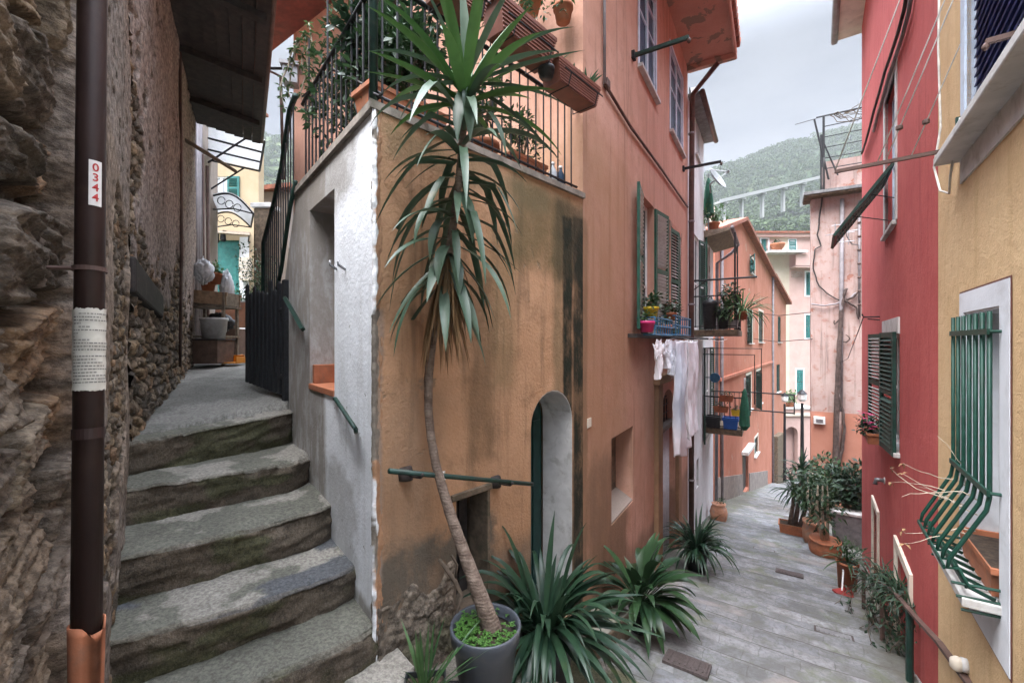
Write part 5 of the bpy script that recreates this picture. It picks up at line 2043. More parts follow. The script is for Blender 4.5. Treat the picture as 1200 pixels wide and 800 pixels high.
# brown planters hung on the railing
def hung(label, uv0, uv1, h_, mat, seed, offs=.13, plant=None, wd=.2):
    a = WF.at(uv0[0], uv0[1], offs); b_ = WF.at(uv1[0], uv1[1], offs)
    z = (a.z + b_.z) / 2
    c = (a + b_) / 2; c.z = z
    ln = (Vector((a.x, a.y, 0)) - Vector((b_.x, b_.y, 0))).length
    t = thing('railing_planter', label, 'planter', c, 'brown planters hung on the terrace railing')
    trough(t, c, dWF, ln, wd, h_, mat, 'box')
    mb = MB()
    nr = 7
    n_ = WF.n
    for i in range(nr):
        zz = z + .02 + (h_ - .07) * i / (nr - 1)
        k = .88 + .11 * i / (nr - 1)
        mb.box(Vector((c.x, c.y, zz)) + n_ * (wd / 2 * k + .003), dWF * ln / 2 * k, n_ * .004, Vector((0, 0, .006)))
    mb.build('ribs', M[mat], t)
    m2 = MB()
    for sg in (-.8, .8):
        q = c + dWF * ln * .4 * sg
        m2.tube([q - n_ * (wd / 2 + .02) + Vector((0, 0, h_)), q - n_ * (wd / 2 + .02) - Vector((0, 0, .02)), q + n_ * (wd / 2 + .02) - Vector((0, 0, .02)), q + n_ * (wd / 2 + .05) + Vector((0, 0, .08))], .006, 5)
    m2.tube([c + dWF * ln * .45 + n_ * (wd / 2 + .05) + Vector((0, 0, .08)), c - dWF * ln * .45 + n_ * (wd / 2 + .05) + Vector((0, 0, .08))], .006, 5)
    m2.build('hanger', M['iron'], t)
    mb = MB()
    if plant == 'succ':
        for k in range(-1, 2):
            strap_tuft(mb, c + dWF * ln * .38 * k + Vector((0, 0, h_ - .03)), 12, .2 if k == 1 else .13, .032, seed + k, (.4, 1.4), (.0, .25), .02, .5, 5)
        mb.build('plants', M['succulent'], t)
    else:
        shrub_leaves(mb, c + Vector((0, 0, h_ + .06)), ln * .5, .12, .12, 260, .05, .022, seed)
        mb.build('plants', M['shrub' if plant != 'dry' else 'shrub_light'], t)
    return t


hung('brown ribbed planter on the terrace railing right behind the top of the yucca', (575, 52), (640, 72), .24, 'brown_plastic', 71)
hung('brown planter at the right end of the railing with a spiky succulent in it', (643, 106), (692, 124), .20, 'brown_plastic', 73, .13, 'succ')
hung('brown planter high at the top edge of the photo left of the yucca tips', (505, 6), (560, 22), .2, 'brown_plastic', 75, .12)
tplant('terracotta pot with straggling dry stems hanging at the top edge above the railing', WB.at(660, 26, .18), (.14, .12, .10), 160, .05, .014, 'shrub_light', ('round', .09, 0, .15, 'terracotta'), 76, name='hanging_pot')
tplant('terracotta pot with reddish leaves at the top edge right of the yucca tips', WB.at(622, 17, .22), (.14, .12, .12), 160, .05, .02, 'shrub', ('round', .10, 0, .14, 'terracotta'), 77, name='hanging_pot')
t = thing('hanging_pot', 'small black pot wired to the railing beside the succulent planter', 'pot', WF.at(640, 90, .2))
round_pot(t, WF.at(640, 92, .16), .065, .085, 'black_plastic')
# bottles at the end of the terrace
for i, (u, lab) in enumerate(((648, 'pale plastic bottle at the right end of the terrace floor'), (657, 'greenish bottle with a white cap beside the pale one on the terrace'))):
    q = WF.at(u, 222, -.1); q.z = TZ + .055
    t = thing('bottle', lab, 'bottle', q)
    mb = MB(); mb.lathe(q, [(.035, 0), (.04, .02), (.04, .13), (.015, .18), (.014, .2)], 14); mb.build('body', M['glass_blue' if i else 'bag'], t, smooth=True)
    mb = MB(); mb.lathe(q + Vector((0, 0, .2)), [(.017, 0), (.017, .025)], 10); mb.build('cap', M['metal_white'], t, smooth=True)
# ------------------------------------------------------------------ laundry and sill things on the orange facade
rack = thing('drying_rack', 'dark wooden shelf with clothes lines under the green shuttered windows', 'drying rack', WA.at(770, 392, .2))
s0, s1 = WA.S(741, .06), WA.S(806, .06)
rz = .10
mb = MB(); mb.wbox(WA, s0, s1, rz - .05, rz, -.0, .12); mb.build('shelf', M['wood_dark'], rack)
for s in (WA.S(768, .02), WA.S(800, .02)):
    mb = MB(); mb.tube([WA.pt(s, rz - .04, 0), WA.pt(s, rz - .06, .78)], .014, 6); mb.build('arm', M['iron'], rack)
mb = MB()
sA, sB = WA.S(768, .02), WA.S(800, .02) + 1.2
for o_ in (.2, .38, .56, .74):
    mb.tube([WA.pt(sA, rz - .05, o_), WA.pt((sA + sB) / 2, rz - .10, o_), WA.pt(sB, rz - .05, o_)], .004, 5)
mb.build('lines', M['cord'], rack)


def cloth(name, label, cat, s0, s1, ztop, zbot, off, mat, seed, amp=.03, nf=5, group=None, cut=None, shape=None):
    nu, nv = 60, 70
    t = np.linspace(0, 1, nu); q = np.linspace(0, 1, nv)
    Q, T = np.meshgrid(q, t, indexing='ij')
    sx = s0 + (s1 - s0) * T
    gather = 1 - .12 * Q
    sx = (sx - (s0 + s1) / 2) * gather + (s0 + s1) / 2
    zb = zbot + (fbm(T * 3, Q * 0 + seed, seed, 3) - .5) * .22 * (zt_ := (ztop - zbot)) * .5
    if cut:
        zb = zb + cut(T)
    zz = ztop + (zb - ztop) * Q - .025 * np.abs(np.sin(T * math.pi * 3)) * (1 - Q)
    of = off + amp * np.sin(T * nf * 6.28 + 2 * fbm(T * 2, Q * 1.5, seed + 1, 3) * 3) * (.35 + .65 * Q) + (fbm(T * 4, Q * 3, seed + 2, 4) - .5) * .07
    if shape:
        sx, zz = shape(sx, zz, T, Q)
    V = np.zeros((nv, nu, 3))
    V[..., 0] = WA.p.x + WA.d.x * sx + WA.n.x * of
    V[..., 1] = WA.p.y + WA.d.y * sx + WA.n.y * of
    V[..., 2] = zz
    org = WA.pt((s0 + s1) / 2, ztop, off)
    o = grid_obj(name, V, M[mat], origin=tuple(org))
    md = o.modifiers.new('Solidify', 'SOLIDIFY'); md.thickness = .004
    tag(o, label, cat, group)
    return o


lg = 'white laundry on the lines'
cloth('hanging_sheet', 'long white sheet hanging lowest on the laundry lines, nearly down to the plant', 'sheet', WA.S(789, .42), WA.S(812, .42), .02, -1.72, .42, 'cloth_white', 3, .045, 4, lg, cut=lambda T: .30 * (T - .45) ** 2 * 2)
cloth('hanging_sheet', 'white towel hanging outermost right on the laundry lines', 'sheet', WA.S(804, .62), WA.S(817, .62), .02, -1.30, .62, 'cloth_grey', 5, .035, 3, lg)


def shirt(sx, zz, T, Q):
    # narrow body with two sleeves
    c = sx.mean()
    k = np.where(Q < .42, 1.0, .62)
    return (sx - c) * k + c, zz + np.where((np.abs(T - .5) > .31) & (Q < .42), -.05, 0)


cloth('hanging_shirt', 'small white shirt nearest on the laundry lines', 'shirt', WA.S(767, .34), WA.S(776, .34), .03, -.46, .34, 'cloth_white', 7, .03, 3, lg, shape=shirt)
cloth('hanging_shirt', 'crumpled white shirt in the middle of the laundry lines', 'shirt', WA.S(777, .36), WA.S(788, .36), .03, -.36, .36, 'cloth_grey', 9, .04, 4, lg, shape=shirt)
cloth('hanging_trousers', 'white garment with pointed hem behind the two shirts on the laundry lines', 'trousers', WA.S(782, .22), WA.S(798, .22), .03, -.62, .22, 'cloth_white', 13, .04, 4, lg, cut=lambda T: .25 * np.abs(T - .5))


def sillpot(label, u, v, r, h_, mat, plant, seed, off=.17, flowers=None, n=170, pr_=(.15, .12, .12)):
    q = WA.at(u, v, off)
    t = thing('flower_pot', label, 'flower pot', q, 'flower pots under the green shuttered windows')
    round_pot(t, q, r, h_, mat)
    mb = MB(); shrub_leaves(mb, q + Vector((0, 0, h_ + .08)), pr_[0], pr_[1], pr_[2], n, .07, .035, seed); mb.build('leaves', M[plant], t)
    if flowers:
        mb = MB(); rd = random.Random(seed)
        for i in range(10):
            c = q + Vector((rd.uniform(-.1, .1), rd.uniform(-.1, .05), h_ + rd.uniform(.1, .2)))
            for k in range(5):
                mb.oval(c, (math.cos(k * 1.257), math.sin(k * 1.257), .3), Vector((0, 0, 1)), .03, .028, .2)
        mb.build('flowers', M[flowers], t)
    return t


cratebox = thing('blue_rack', 'blue wire flower rack fixed below the green shuttered windows', 'plant rack', WA.at(775, 380, .15))
for k, (ua, ub, va_, vb_) in enumerate(((752, 774, 372, 392), (779, 798, 370, 392))):
    mb = MB()
    sa, sb = WA.S(ua, .1), WA.S(ub, .1)
    za, zb = WA.z(ua, vb_, .1), WA.z(ua, va_, .1)
    for z in (za, (za + zb) / 2, zb):
        for o_ in (.04, .27):
            mb.tube([WA.pt(sa, z, o_), WA.pt(sb, z, o_)], .011, 5)
        for s in (sa, sb):
            mb.tube([WA.pt(s, z, .04), WA.pt(s, z, .27)], .011, 5)
    for s in np.linspace(sa, sb, 8):
        mb.tube([WA.pt(s, za, .27), WA.pt(s, zb, .27)], .009, 5)
    mb.build('basket', M['blue_paint'], cratebox)
sillpot('yellow flower pot in the upper row under the green shutters', 763, 373, .095, .15, 'yellow_paint', 'shrub', 81, .2)
sillpot('bright pink flower pot in the lower row next to the green shutter', 758, 389, .10, .14, 'pink_paint', 'shrub_light', 82, .17, None, 60, (.1, .08, .03))
sillpot('terracotta pot with a red geranium to the right of the yellow pot', 786, 376, .085, .13, 'terracotta', 'shrub', 83, .18, 'flower_red')
sillpot('terracotta pot low in the rack to the right of the pink pot', 781, 390, .08, .12, 'terracotta_pale', 'shrub', 84, .19, None, 60, (.1, .08, .04))


# clothes poles that stick out of the walls
def wallpole(name, label, W, u0, v0, L, r, mat, up=0.0, lines=None):
    q = W.at(u0, v0, 0)
    t = thing(name, label, 'clothes pole', q)
    e = q + W.n * L + Vector((0, 0, up))
    mb = MB(); mb.box((q + e) / 2, (e - q) / 2, W.d * r, Vector((0, 0, r))); mb.build('arm', M[mat], t)
    mb = MB(); mb.box(q + W.n * .02, W.n * .02, W.d * r * 2.2, Vector((0, 0, r * 2.2))); mb.build('bracket', M['iron'], t)
    mb = MB(); mb.lathe(e - Vector((0, 0, r * 2.4)), [(r * .5, -r), (r * 1.2, .0), (r * 1.2, r), (r * .5, r * 2)], 10); mb.build('pulley', M['pipe_copper'], t)
    return t


wallpole('clothes_pole', 'greenish pole standing out from the orange wall beside the top window', WA, 741, 66, .70, .022, 'iron_green')
wallpole('clothes_pole', 'dark pole standing out from the orange wall where it meets the white house', WA, 800, 198, .72, .022, 'iron')

# ------------------------------------------------------------------ white house further down
S0 = LA + .003
S1, S2 = 8.7, 10.9
wh = thing('white_house', 'narrow flaking white house with two balconies below the orange house', 'house', WA.pt(8.5, -5.2, -1.5))
H1, H2 = 5.35, 2.95
def pw(W, ua, ub, va_, vb_):
    return rect(W.S(ua), W.S(ub), W.z((ua + ub) / 2, vb_), W.z((ua + ub) / 2, va_))


wA = pw(WA, 811.5, 819, 276, 386); wB = pw(WA, 827.5, 832, 285, 380)
wC = pw(WA, 825.5, 832, 407, 512); wD = pw(WA, 815, 820, 110, 186)
dG = rect(S0 + .12, S0 + .75, -5.0, -2.9); dG2 = rect(8.5, 9.0, -5.6, -3.1)
facade(WA, [(S0, -6.4), (S1, -6.4), (S1, H1), (S0, H1)], [(wA, .12), (wD, .1), (dG, .15), (dG2, .0001) if False else (rect(7.4, 7.75, -3.6, -2.9), .12)], .3, 'upper_wall', M['white_house'], wh)
facade(WA, [(S1 + .002, -6.6), (S2, -6.6), (S2, H2), (S1 + .002, H2)], [(wB, .1), (wC, .1)], .3, 'lower_wall', M['white_house'], wh)
mb = MB(); mb.wbox(WA, S2 - .3, S2 - .01, -6.6, H2, -4, -.301); mb.build('end_wall', M['white_house'], wh)
mb = MB(); mb.wbox(WA, S1 - .3, S1 - .01, H2 - .2, H1, -4, -.301); mb.build('upper_end_wall', M['white_house'], wh)
for (x, nm) in ((wA, 1), (wB, 2), (wC, 3), (wD, 4)):
    window(WA, wh, x[0][0], x[1][0], x[0][1], x[2][1], .08, 'white_wood', 'glass', 1, (.5,), .05, None if nm in (1, 3) else 'marble')
shutter(WA, wh, wA[1][0], wA[0][1], wA[2][1], .38, 165, -1, 'shutter_dark', 'shutter_dark')
shutter(WA, wh, wB[0][0], wB[0][1], wB[2][1], .42, 172, 1, 'shutter_green', 'shutter_green')
shutter(WA, wh, wC[0][0], wC[0][1], wC[2][1], .42, 172, 1, 'shutter_dark', 'shutter_dark')
shutter(WA, wh, wC[1][0], wC[0][1], wC[2][1], .42, 172, -1, 'shutter_dark', 'shutter_dark')
panel_door(WA, wh, dG[0][0], dG[1][0], dG[0][1], dG[2][1], .14, 'wood_door', boards=4)
mb = MB(); mb.wbox(WA, 7.38, 7.77, -3.62, -2.88, -.2, -.115); mb.build('dark_opening', M['dark'], wh)
# eaves and gutters
mb = MB()
mb.wbox(WA, S0 + .05, S1 + .1, H1 + .002, H1 + .07, -4.2, .24); r1 = mb.build('roof', M['slate'], wh)
mb = MB(); mb.tube([WA.pt(S0 + .0, H1 + .02, .29), WA.pt(S1 + .14, H1 + .02, .29)], .06, 10); mb.build('gutter', M['pipe_copper'], r1, smooth=True)
g = WA.pt
mb = MB()
mb.box8([g(S1 + .05, H2 - .15, .0), g(S2 + .2, H2 - .15, .0), g(S2 + .2, H2 - .02, .62), g(S1 + .05, H2 - .02, .62),
         g(S1 + .05, H2 + .04, -.0), g(S2 + .2, H2 + .04, -.0), g(S2 + .2, H2 + .05, .62), g(S1 + .05, H2 + .05, .62)])
mb.wbox(WA, S1 + .004, S2 + .2, H2 + .002, H2 + .05, -4, -.002)
r2 = mb.build('eave', M['wood_grey'], wh)
mb = MB(); mb.tube([g(S1 + .05, H2 + .04, .68), g(S2 + .25, H2 + .04, .68), g(S2 + .25, H2 - .2, .5), g(S2 + .1, H2 - .5, .1), g(S2 + .05, -6, .08)], .05, 8); mb.build('gutter', M['pipe_grey'], r2, smooth=True)
mb = MB(); mb.wbox(WA, S2 - .8, S2 - .15, H2 + .05, H2 + .62, -.7, -.2)
ch = mb.build('chimney', M['white_house'], r2)
mb = MB()
for k in range(3):
    mb.wbox(WA, S2 - .86, S2 - .09, H2 + .64 + .10 * k, H2 + .68 + .10 * k, -.76, -.14)
mb.build('chimney_cap', M['concrete'], ch)
q = WA.pt(9.0, H2 + .05, .2)
t = tplant('green potted shrub on the roof edge of the white house below the satellite dish', q, (.34, .3, .26), 260, .12, .06, 'shrub_light', ('round', .16, 0, .22, 'terracotta'), 91)
t = thing('roof_parasol', 'folded dark green parasol standing on the roof edge of the white house', 'parasol', WA.pt(8.85, H2 + .05, .1))
mb = MB(); q = WA.pt(8.85, H2 + .05, .1); mb.lathe(q + Vector((0, 0, .35)), [(.03, 0), (.14, .1), (.12, .5), (.06, .95), (.01, 1.1)], 12); mb.build('canopy', M['umbrella_green'], t)
mb = MB(); mb.tube([q, q + Vector((0, 0, 1.55))], .02, 8); mb.build('pole', M['metal_grey'], t)

# satellite dish
c = P(838, 211, 11.3)
dish = thing('satellite_dish', 'grey satellite dish on the corner of the white house', 'satellite dish', c)
ax = Vector((.55, -.62, .45)).normalized(); a1_ = ax.orthogonal().normalized(); a2_ = ax.cross(a1_)
mb = MB(); n = 24
for j in range(7):
    r_ = .33 * j / 6
    for i in range(n):
        w_ = 2 * math.pi * i / n
        mb.v.append(tuple(c + (a1_ * math.cos(w_) + a2_ * math.sin(w_)) * r_ + ax * (r_ * r_ * .75)))
for j in range(6):
    for i in range(n):
        i2 = (i + 1) % n
        mb.f.append((j * n + i, j * n + i2, (j + 1) * n + i2, (j + 1) * n + i))
o = mb.build('reflector', M['sat'], dish, smooth=True)
md = o.modifiers.new('Solidify', 'SOLIDIFY'); md.thickness = .012
mb = MB(); tip = c + ax * .36 - Vector((0, 0, .05))
mb.tube([c - a2_ * .3 + ax * .06, tip], .012, 6); mb.tube([c + a1_ * .28 + ax * .06, tip], .008, 6); mb.box(tip, ax * .05, a1_ * .03, a2_ * .03)
mb.build('feed_arm', M['metal_grey'], dish)
mb = MB(); mb.tube([c - ax * .02, c - ax * .15, WA.pt(8.8, c.z - .2, .16), WA.pt(8.8, c.z - .75, .16), WA.pt(8.8, c.z - .8, -.02)], .022, 8)
mb.build('mast', M['metal_grey'], dish, smooth=True)


# balconies
def balcony(label, s0, s1, z, dep, rh, nb, up=True):
    t = thing('balcony', label, 'balcony', WA.pt((s0 + s1) / 2, z, 0))
    mb = MB(); mb.wbox(WA, s0, s1, z - .14, z, .003, dep); mb.build('slab', M['stone_side'], t, bevel=.012)
    mb = MB()
    mb.tube([WA.pt(s0 + .02, z + rh, .0), WA.pt(s0 + .02, z + rh, dep - .03), WA.pt(s1 - .02, z + rh, dep - .03), WA.pt(s1 - .02, z + rh, 0)], .018, 6)
    mb.tube([WA.pt(s0 + .02, z + .08, .0), WA.pt(s0 + .02, z + .08, dep - .03), WA.pt(s1 - .02, z + .08, dep - .03), WA.pt(s1 - .02, z + .08, 0)], .012, 6)
    mb.build('rail', M['iron'], t)
    k = int(dep / .12)
    for i in range(1, k + 1):
        for s in (s0 + .02, s1 - .02):
            mb = MB(); o_ = i * (dep - .03) / k; mb.tube([WA.pt(s, z, o_), WA.pt(s, z + rh, o_)], .008, 5); mb.build('baluster', M['iron'], t)
    for i in range(1, nb):
        mb = MB(); s = s0 + .02 + i * (s1 - s0 - .04) / nb; mb.tube([WA.pt(s, z, dep - .03), WA.pt(s, z + rh, dep - .03)], .008, 5); mb.build('baluster', M['iron'], t)
    return t


b1z = .27
B1 = balcony('upper balcony of the white house crowded with green plants and dark bins', 6.95, 8.6, b1z, .92, .78, 11)
B2z = -2.32
B2 = balcony('lower balcony of the white house with a black and a blue tub', 8.72, 10.2, B2z, .92, .85, 11)
# long rods above and drying frames
t = thing('clothes_rod', 'long horizontal iron rod above the upper balcony', 'rod', WA.pt(7.0, 1.4, .5))
mb = MB(); mb.tube([WA.pt(6.95, 1.42, -.02), WA.pt(6.98, 1.42, 1.30)], .022, 8); mb.build('bar', M['iron'], t)
mb = MB(); mb.tube([WA.pt(6.95, 1.2, -.01), WA.pt(6.96, 1.42, .3)], .012, 6); mb.build('stay', M['iron'], t)
t = thing('iron_mast', 'thin iron mast with a crossbar rising from the upper balcony', 'mast', WA.pt(7.05, b1z, .86))
mb = MB(); q = WA.pt(7.05, b1z, .86); mb.tube([q, q + Vector((0, 0, 2.2))], .02, 6); mb.tube([q + WA.d * .8, q + WA.d * .8 + Vector((0, 0, 2.05))], .016, 6)
mb.tube([q + Vector((0, 0, 2.0)), q + WA.d * .8 + Vector((0, 0, 1.8))], .012, 6); mb.build('posts', M['iron'], t)
t = thing('clothes_airer', 'dark rectangular clothes airer standing out below the upper balcony', 'clothes airer', WA.pt(8.8, -.2, .3))
mb = MB()
for z, k in ((-.18, 1.35), (-.34, 1.2)):
    mb.tube([WA.pt(8.6, z, 0), WA.pt(8.6, z, k), WA.pt(8.6, z - 1.25, k)], .014, 6)
mb.build('frame', M['iron'], t)
t = thing('clothes_rod', 'pair of iron rods standing out beyond the lower balcony', 'rod', WA.pt(9.5, -1.1, .9))
mb = MB(); mb.tube([WA.pt(8.75, -1.30, .9), WA.pt(8.78, -1.32, 2.05)], .018, 6); mb.tube([WA.pt(8.75, -1.75, .9), WA.pt(8.78, -1.77, 2.05)], .018, 6); mb.tube([WA.pt(8.78, -1.3, 2.05), WA.pt(8.78, -1.8, 2.05)], .014, 6)
mb.build('bars', M['iron'], t)

# balcony contents
def onb(s, z, o_):
    return WA.pt(s, z, o_)


for k, (s, o_, r_, h_, lab) in enumerate(((7.02, .34, .16, .72, 'tall black bin on the upper balcony nearest the wall'), (7.05, .62, .13, .5, 'shorter dark bin on the upper balcony next to the tall bin'))):
    q = onb(s, b1z, o_)
    t = thing('bin', lab, 'bin', q)
    mb = MB(); mb.lathe(q, [(r_ * .8, .01), (r_, h_ * .8), (r_ * 1.06, h_ * .82), (r_ * .9, h_ * .92), (r_ * .3, h_)], 16); mb.build('body', M['black_plastic'], t, smooth=True)
    mb = MB(); mb.tube([q + Vector((-.05, 0, h_)), q + Vector((0, 0, h_ + .05)), q + Vector((.05, 0, h_))], .012, 6); mb.build('handle', M['black_plastic'], t)
tplant('bushy green plant in a grey trough on the outer edge of the upper balcony', onb(7.1, b1z + .03, .72), (.3, .3, .46), 520, .12, .045, 'shrub', ('trough', .42, .2, .18, 'pipe_grey'), 93, along=WA.n)
q = onb(7.2, b1z + .35, 1.0)
t = thing('spider_plant', 'spider plant with long pale leaves spilling over the outer end of the upper balcony', 'potted plant', q)
round_pot(t, q - Vector((0, 0, .12)), .12, .18, 'terracotta')
mb = MB(); strap_tuft(mb, q + Vector((0, 0, .06)), 80, .72, .034, 95, (-.1, 1.2), (.6, 1.4), .1, .3, 8); mb.build('leaves', M['shrub_light'], t)
t = thing('dead_branch', 'bare twig reaching out from the upper balcony over the alley', 'branch', onb(7.3, b1z + .4, 1.0))
mb = MB()
mb.tube([onb(7.2, b1z + .3, .95), onb(7.15, b1z + .55, 1.2), onb(7.2, b1z + .72, 1.5)], [.016, .012, .005], 6); mb.tube([onb(7.15, b1z + .5, 1.15), onb(7.2, b1z + .8, 1.25)], [.01, .004], 6)
mb.tube([onb(7.3, b1z + .2, .95), onb(7.4, b1z + .4, 1.35)], [.012, .004], 6); mb.build('twigs', M['twig'], t)
for (ua, mat, lab) in ((.2, 'black_plastic', 'black tub on the lower balcony nearest the wall'), (.62, 'blue_tub', 'bright blue tub on the lower balcony')):
    q = onb(8.86, B2z + .02, ua + .02)
    t = thing('tub', lab, 'tub', q)
    trough(t, q, WA.n, .36, .34, .30, mat, 'body', soil=False)
    mb = MB(); mb.box(q + Vector((0, 0, .245)), WA.n * .2, WA.d * .19, Vector((0, 0, .02))); mb.build('rim', M[mat], t)
for (z, o_, s, mat, lab, L_) in ((.74, .55, 8.74, 'terracotta', 'upper terracotta planter hooked on the lower balcony rail', .34), (.45, .42, 8.74, 'terracotta', 'lower terracotta planter on the lower balcony behind the black tub', .36), (.38, .76, 8.8, 'yellow_paint', 'yellowish planter on the lower balcony behind the blue tub', .2)):
    q = onb(s, B2z + z, o_)
    t = thing('balcony_planter', lab, 'planter', q, 'planters on the lower balcony')
    trough(t, q, WA.n, L_, .18, .15, mat, 'box')
    mb = MB(); shrub_leaves(mb, q + Vector((0, 0, .2)), L_ * .5, .1, .08, 70, .06, .03, int(z * 100)); mb.build('plants', M['shrub'], t)
t = thing('parasol', 'folded green parasol at the outer corner of the lower balcony', 'parasol', onb(8.8, B2z, .95))
q = onb(8.74, B2z + .03, .97)
mb = MB(); mb.lathe(q, [(.05, .0), (.13, .12), (.11, .6), (.05, 1.0), (.01, 1.08)], 10); mb.build('canopy', M['umbrella_green'], t)
mb = MB(); mb.tube([q, q + Vector((0, 0, 1.35))], .016, 6); mb.build('pole', M['metal_white'], t)
t = thing('blue_plaque', 'small blue round ornament on the white wall above the lower balcony', 'ornament', WA.pt(8.95, -.98, .04))
mb = MB(); c = WA.pt(8.95, -.98, .25); a1_ = WA.d; 
mb.tube([c - WA.d * .02, c + WA.d * .02], .13, 16); mb.build('disc', M['blue_paint'], t)
mb = MB(); mb.tube([c + WA.d * .0 - WA.n * .26, c], .012, 6); mb.build('bracket', M['iron'], t)

# small clay urn by the white house door
q = WA.pt(9.4, ground_z(*WA.pt(9.4, 0, .3).xy) - .02, .30)
t = thing('clay_urn', 'rounded clay urn at the foot of the white house wall', 'urn', q)
mb = MB(); mb.lathe(q, [(.14, 0), (.2, .12), (.23, .3), (.2, .44), (.16, .5), (.19, .55), (.17, .55)], 22); mb.build('body', M['terracotta_pale'], t, smooth=True)
mb = MB(); shrub_leaves(mb, q + Vector((.05, 0, .62)), .14, .12, .08, 60, .07, .03, 97); mb.build('plants', M['shrub'], t)

# ------------------------------------------------------------------ the long pink house
ph = thing('pink_house', 'long salmon pink house with a sloping gable roof and narrow dark windows', 'house', WP.pt(6, -8.5, -2))
sE = WP.S(905)
def wpz(u, v):
    return WP.sz(u, v)


pA = WP.S(838); zA = WP.z(838, 271)
pk = wpz(868, 259.5)
e_ = wpz(905, 325)
wins = []
for (ua, ub, va_, vb_) in ((879, 884.5, 304, 322), (876, 881.5, 365, 402), (889, 894, 365, 401), (874, 880, 439, 481), (886, 892, 434, 474), (884, 888, 512, 532)):
    wins.append(pw(WP, ua, ub, va_, vb_))
dr_ = pw(WP, 870, 877, 527, 577)
facade(WP, [(pA, -7.5), (sE, -12.5), (sE, e_[1]), pk, (pA, zA)], [(x, .12) for x in wins] + [(dr_, .2)], .35, 'front_wall', M['pink_house'], ph)
for i, x in enumerate(wins):
    window(WP, ph, x[0][0], x[1][0], x[0][1], x[2][1], .09, 'shutter_dark' if i else 'shutter_teal', 'glass', 1, (.5,), .1, 'marble', .12, .12)
    surround(WP, ph, x[0][0], x[1][0], x[0][1], x[2][1], .12, 'cream_render', .02, False)
for i in (0, 1, 3, 4):
    x = wins[i]
    shutter(WP, ph, x[0][0], x[0][1], x[2][1], (x[1][0] - x[0][0]) * .5, 160, 1, 'shutter_teal' if i == 0 else 'shutter_dark', 'shutter_teal' if i == 0 else 'shutter_dark', pitch=.12)
panel_door(WP, ph, dr_[0][0], dr_[1][0], dr_[0][1] + .01, dr_[2][1], .18, 'wood_door', boards=4)
mb = MB(); mb.wbox(WP, dr_[0][0] - .25, dr_[1][0] + .25, dr_[2][1], dr_[2][1] + .14, 0, .28); mb.build('door_hood', M['marble'], ph)
# plinth follows the slope of the lane
mb = MB()
for (ua, ub) in ((840, 869.5), (877.5, 899)):
    sa, sb = WP.S(ua), WP.S(ub)
    pa = WP.pt(sa, 0); pb = WP.pt(sb, 0)
    za = ground_z(pa.x, pa.y); zb = ground_z(pb.x, pb.y)
    g = WP.pt
    mb.box8([g(sa, za - .6, 0), g(sb, zb - .6, 0), g(sb, zb - .6, .04), g(sa, za - .6, .04), g(sa, za + 1.0, 0), g(sb, zb + 1.0, 0), g(sb, zb + 1.0, .04), g(sa, za + 1.0, .04)])
mb.build('plinth', M['pink_plinth'], ph)
# string course and roof verge
mb = MB()
a = wpz(842, 443); b_ = wpz(904, 423)
g = WP.pt
mb.box8([g(a[0], a[1] - .12, 0), g(b_[0], b_[1] - .12, 0), g(b_[0], b_[1] - .12, .08), g(a[0], a[1] - .12, .08), g(*a, 0), g(*b_, 0), g(*b_, .08), g(*a, .08)])
mb.build('string_course', M['pink_house'], ph)
def verge(p, q_, name='roof'):
    mb = MB(); g = WP.pt
    mb.box8([g(p[0], p[1] + .002, -5), g(q_[0], q_[1] + .002, -5), g(q_[0], q_[1] + .002, .3), g(p[0], p[1] + .002, .3),
             g(p[0], p[1] + .16, -5), g(q_[0], q_[1] + .16, -5), g(q_[0], q_[1] + .16, .3), g(p[0], p[1] + .16, .3)])
    return mb.build(name, M['tile'], ph)


rr = verge((pA - .3, zA - .1), pk); verge(pk, (e_[0] + .5, e_[1] - .1))
mb = MB(); mb.wbox(WP, pk[0] - .3, pk[0] + .5, pk[1] + .1, pk[1] + 1.0, -1.9, -1.2)
mb.build('chimney', M['cream_render'], rr)
mb = MB(); mb.tube([WP.pt(pA + .9, zA, .06), WP.pt(pA + .9, -6.5, .06)], .06, 8); mb.tube([WP.pt(sE - .4, e_[1], .08), WP.pt(sE - .4, -11.5, .08)], .07, 8)
mb.build('downpipe', M['pipe_grey'], ph, smooth=True)
# bent end of the row with its rubble foot
E0 = WP.pt(sE, 0)
W2 = Wall((E0.x, E0.y), (P(922, 400, 35).x - E0.x, 35 - E0.y), (.5, -.8))
eh = thing('end_house', 'pale orange end house with a rubble stone foot beyond the pink house', 'house', W2.pt(1.5, -12, -1))
L2 = W2.S(921)
wz = pw(W2, 911.5, 915, 371, 401); wz2 = pw(W2, 910, 914, 427, 459)
zr = W2.z(908, 330)
facade(W2, [(.005, -13), (L2, -13.5), (L2, W2.z(921, 355)), (.005, e_[1])], [(wz, .1), (wz2, .1)], .4, 'front_wall', M['salmon'], eh)
for x in (wz, wz2):
    window(W2, eh, x[0][0], x[1][0], x[0][1], x[2][1], .07, 'shutter_dark', 'glass', 1, (.5,), .08, 'marble', .12, .12)
mb = MB(); s0_, z0_ = W2.sz(901.5, 555); 
mb.wbox(W2, .02, W2.S(912), -13.2, W2.z(906, 510), .002, .35); o = mb.build('rubble_foot', M['stone_side'], eh, bevel=.05)
g = W2.pt
mb = MB(); mb.box8([g(-.3, e_[1], -4), g(L2 + .4, W2.z(921, 355) - .1, -4), g(L2 + .4, W2.z(921, 355) - .1, .35), g(-.3, e_[1], .35),
                    g(-.3, e_[1] + .2, -4), g(L2 + .4, W2.z(921, 355) + .1, -4), g(L2 + .4, W2.z(921, 355) + .1, .35), g(-.3, e_[1] + .2, .35)])
mb.build('roof', M['tile'], eh)

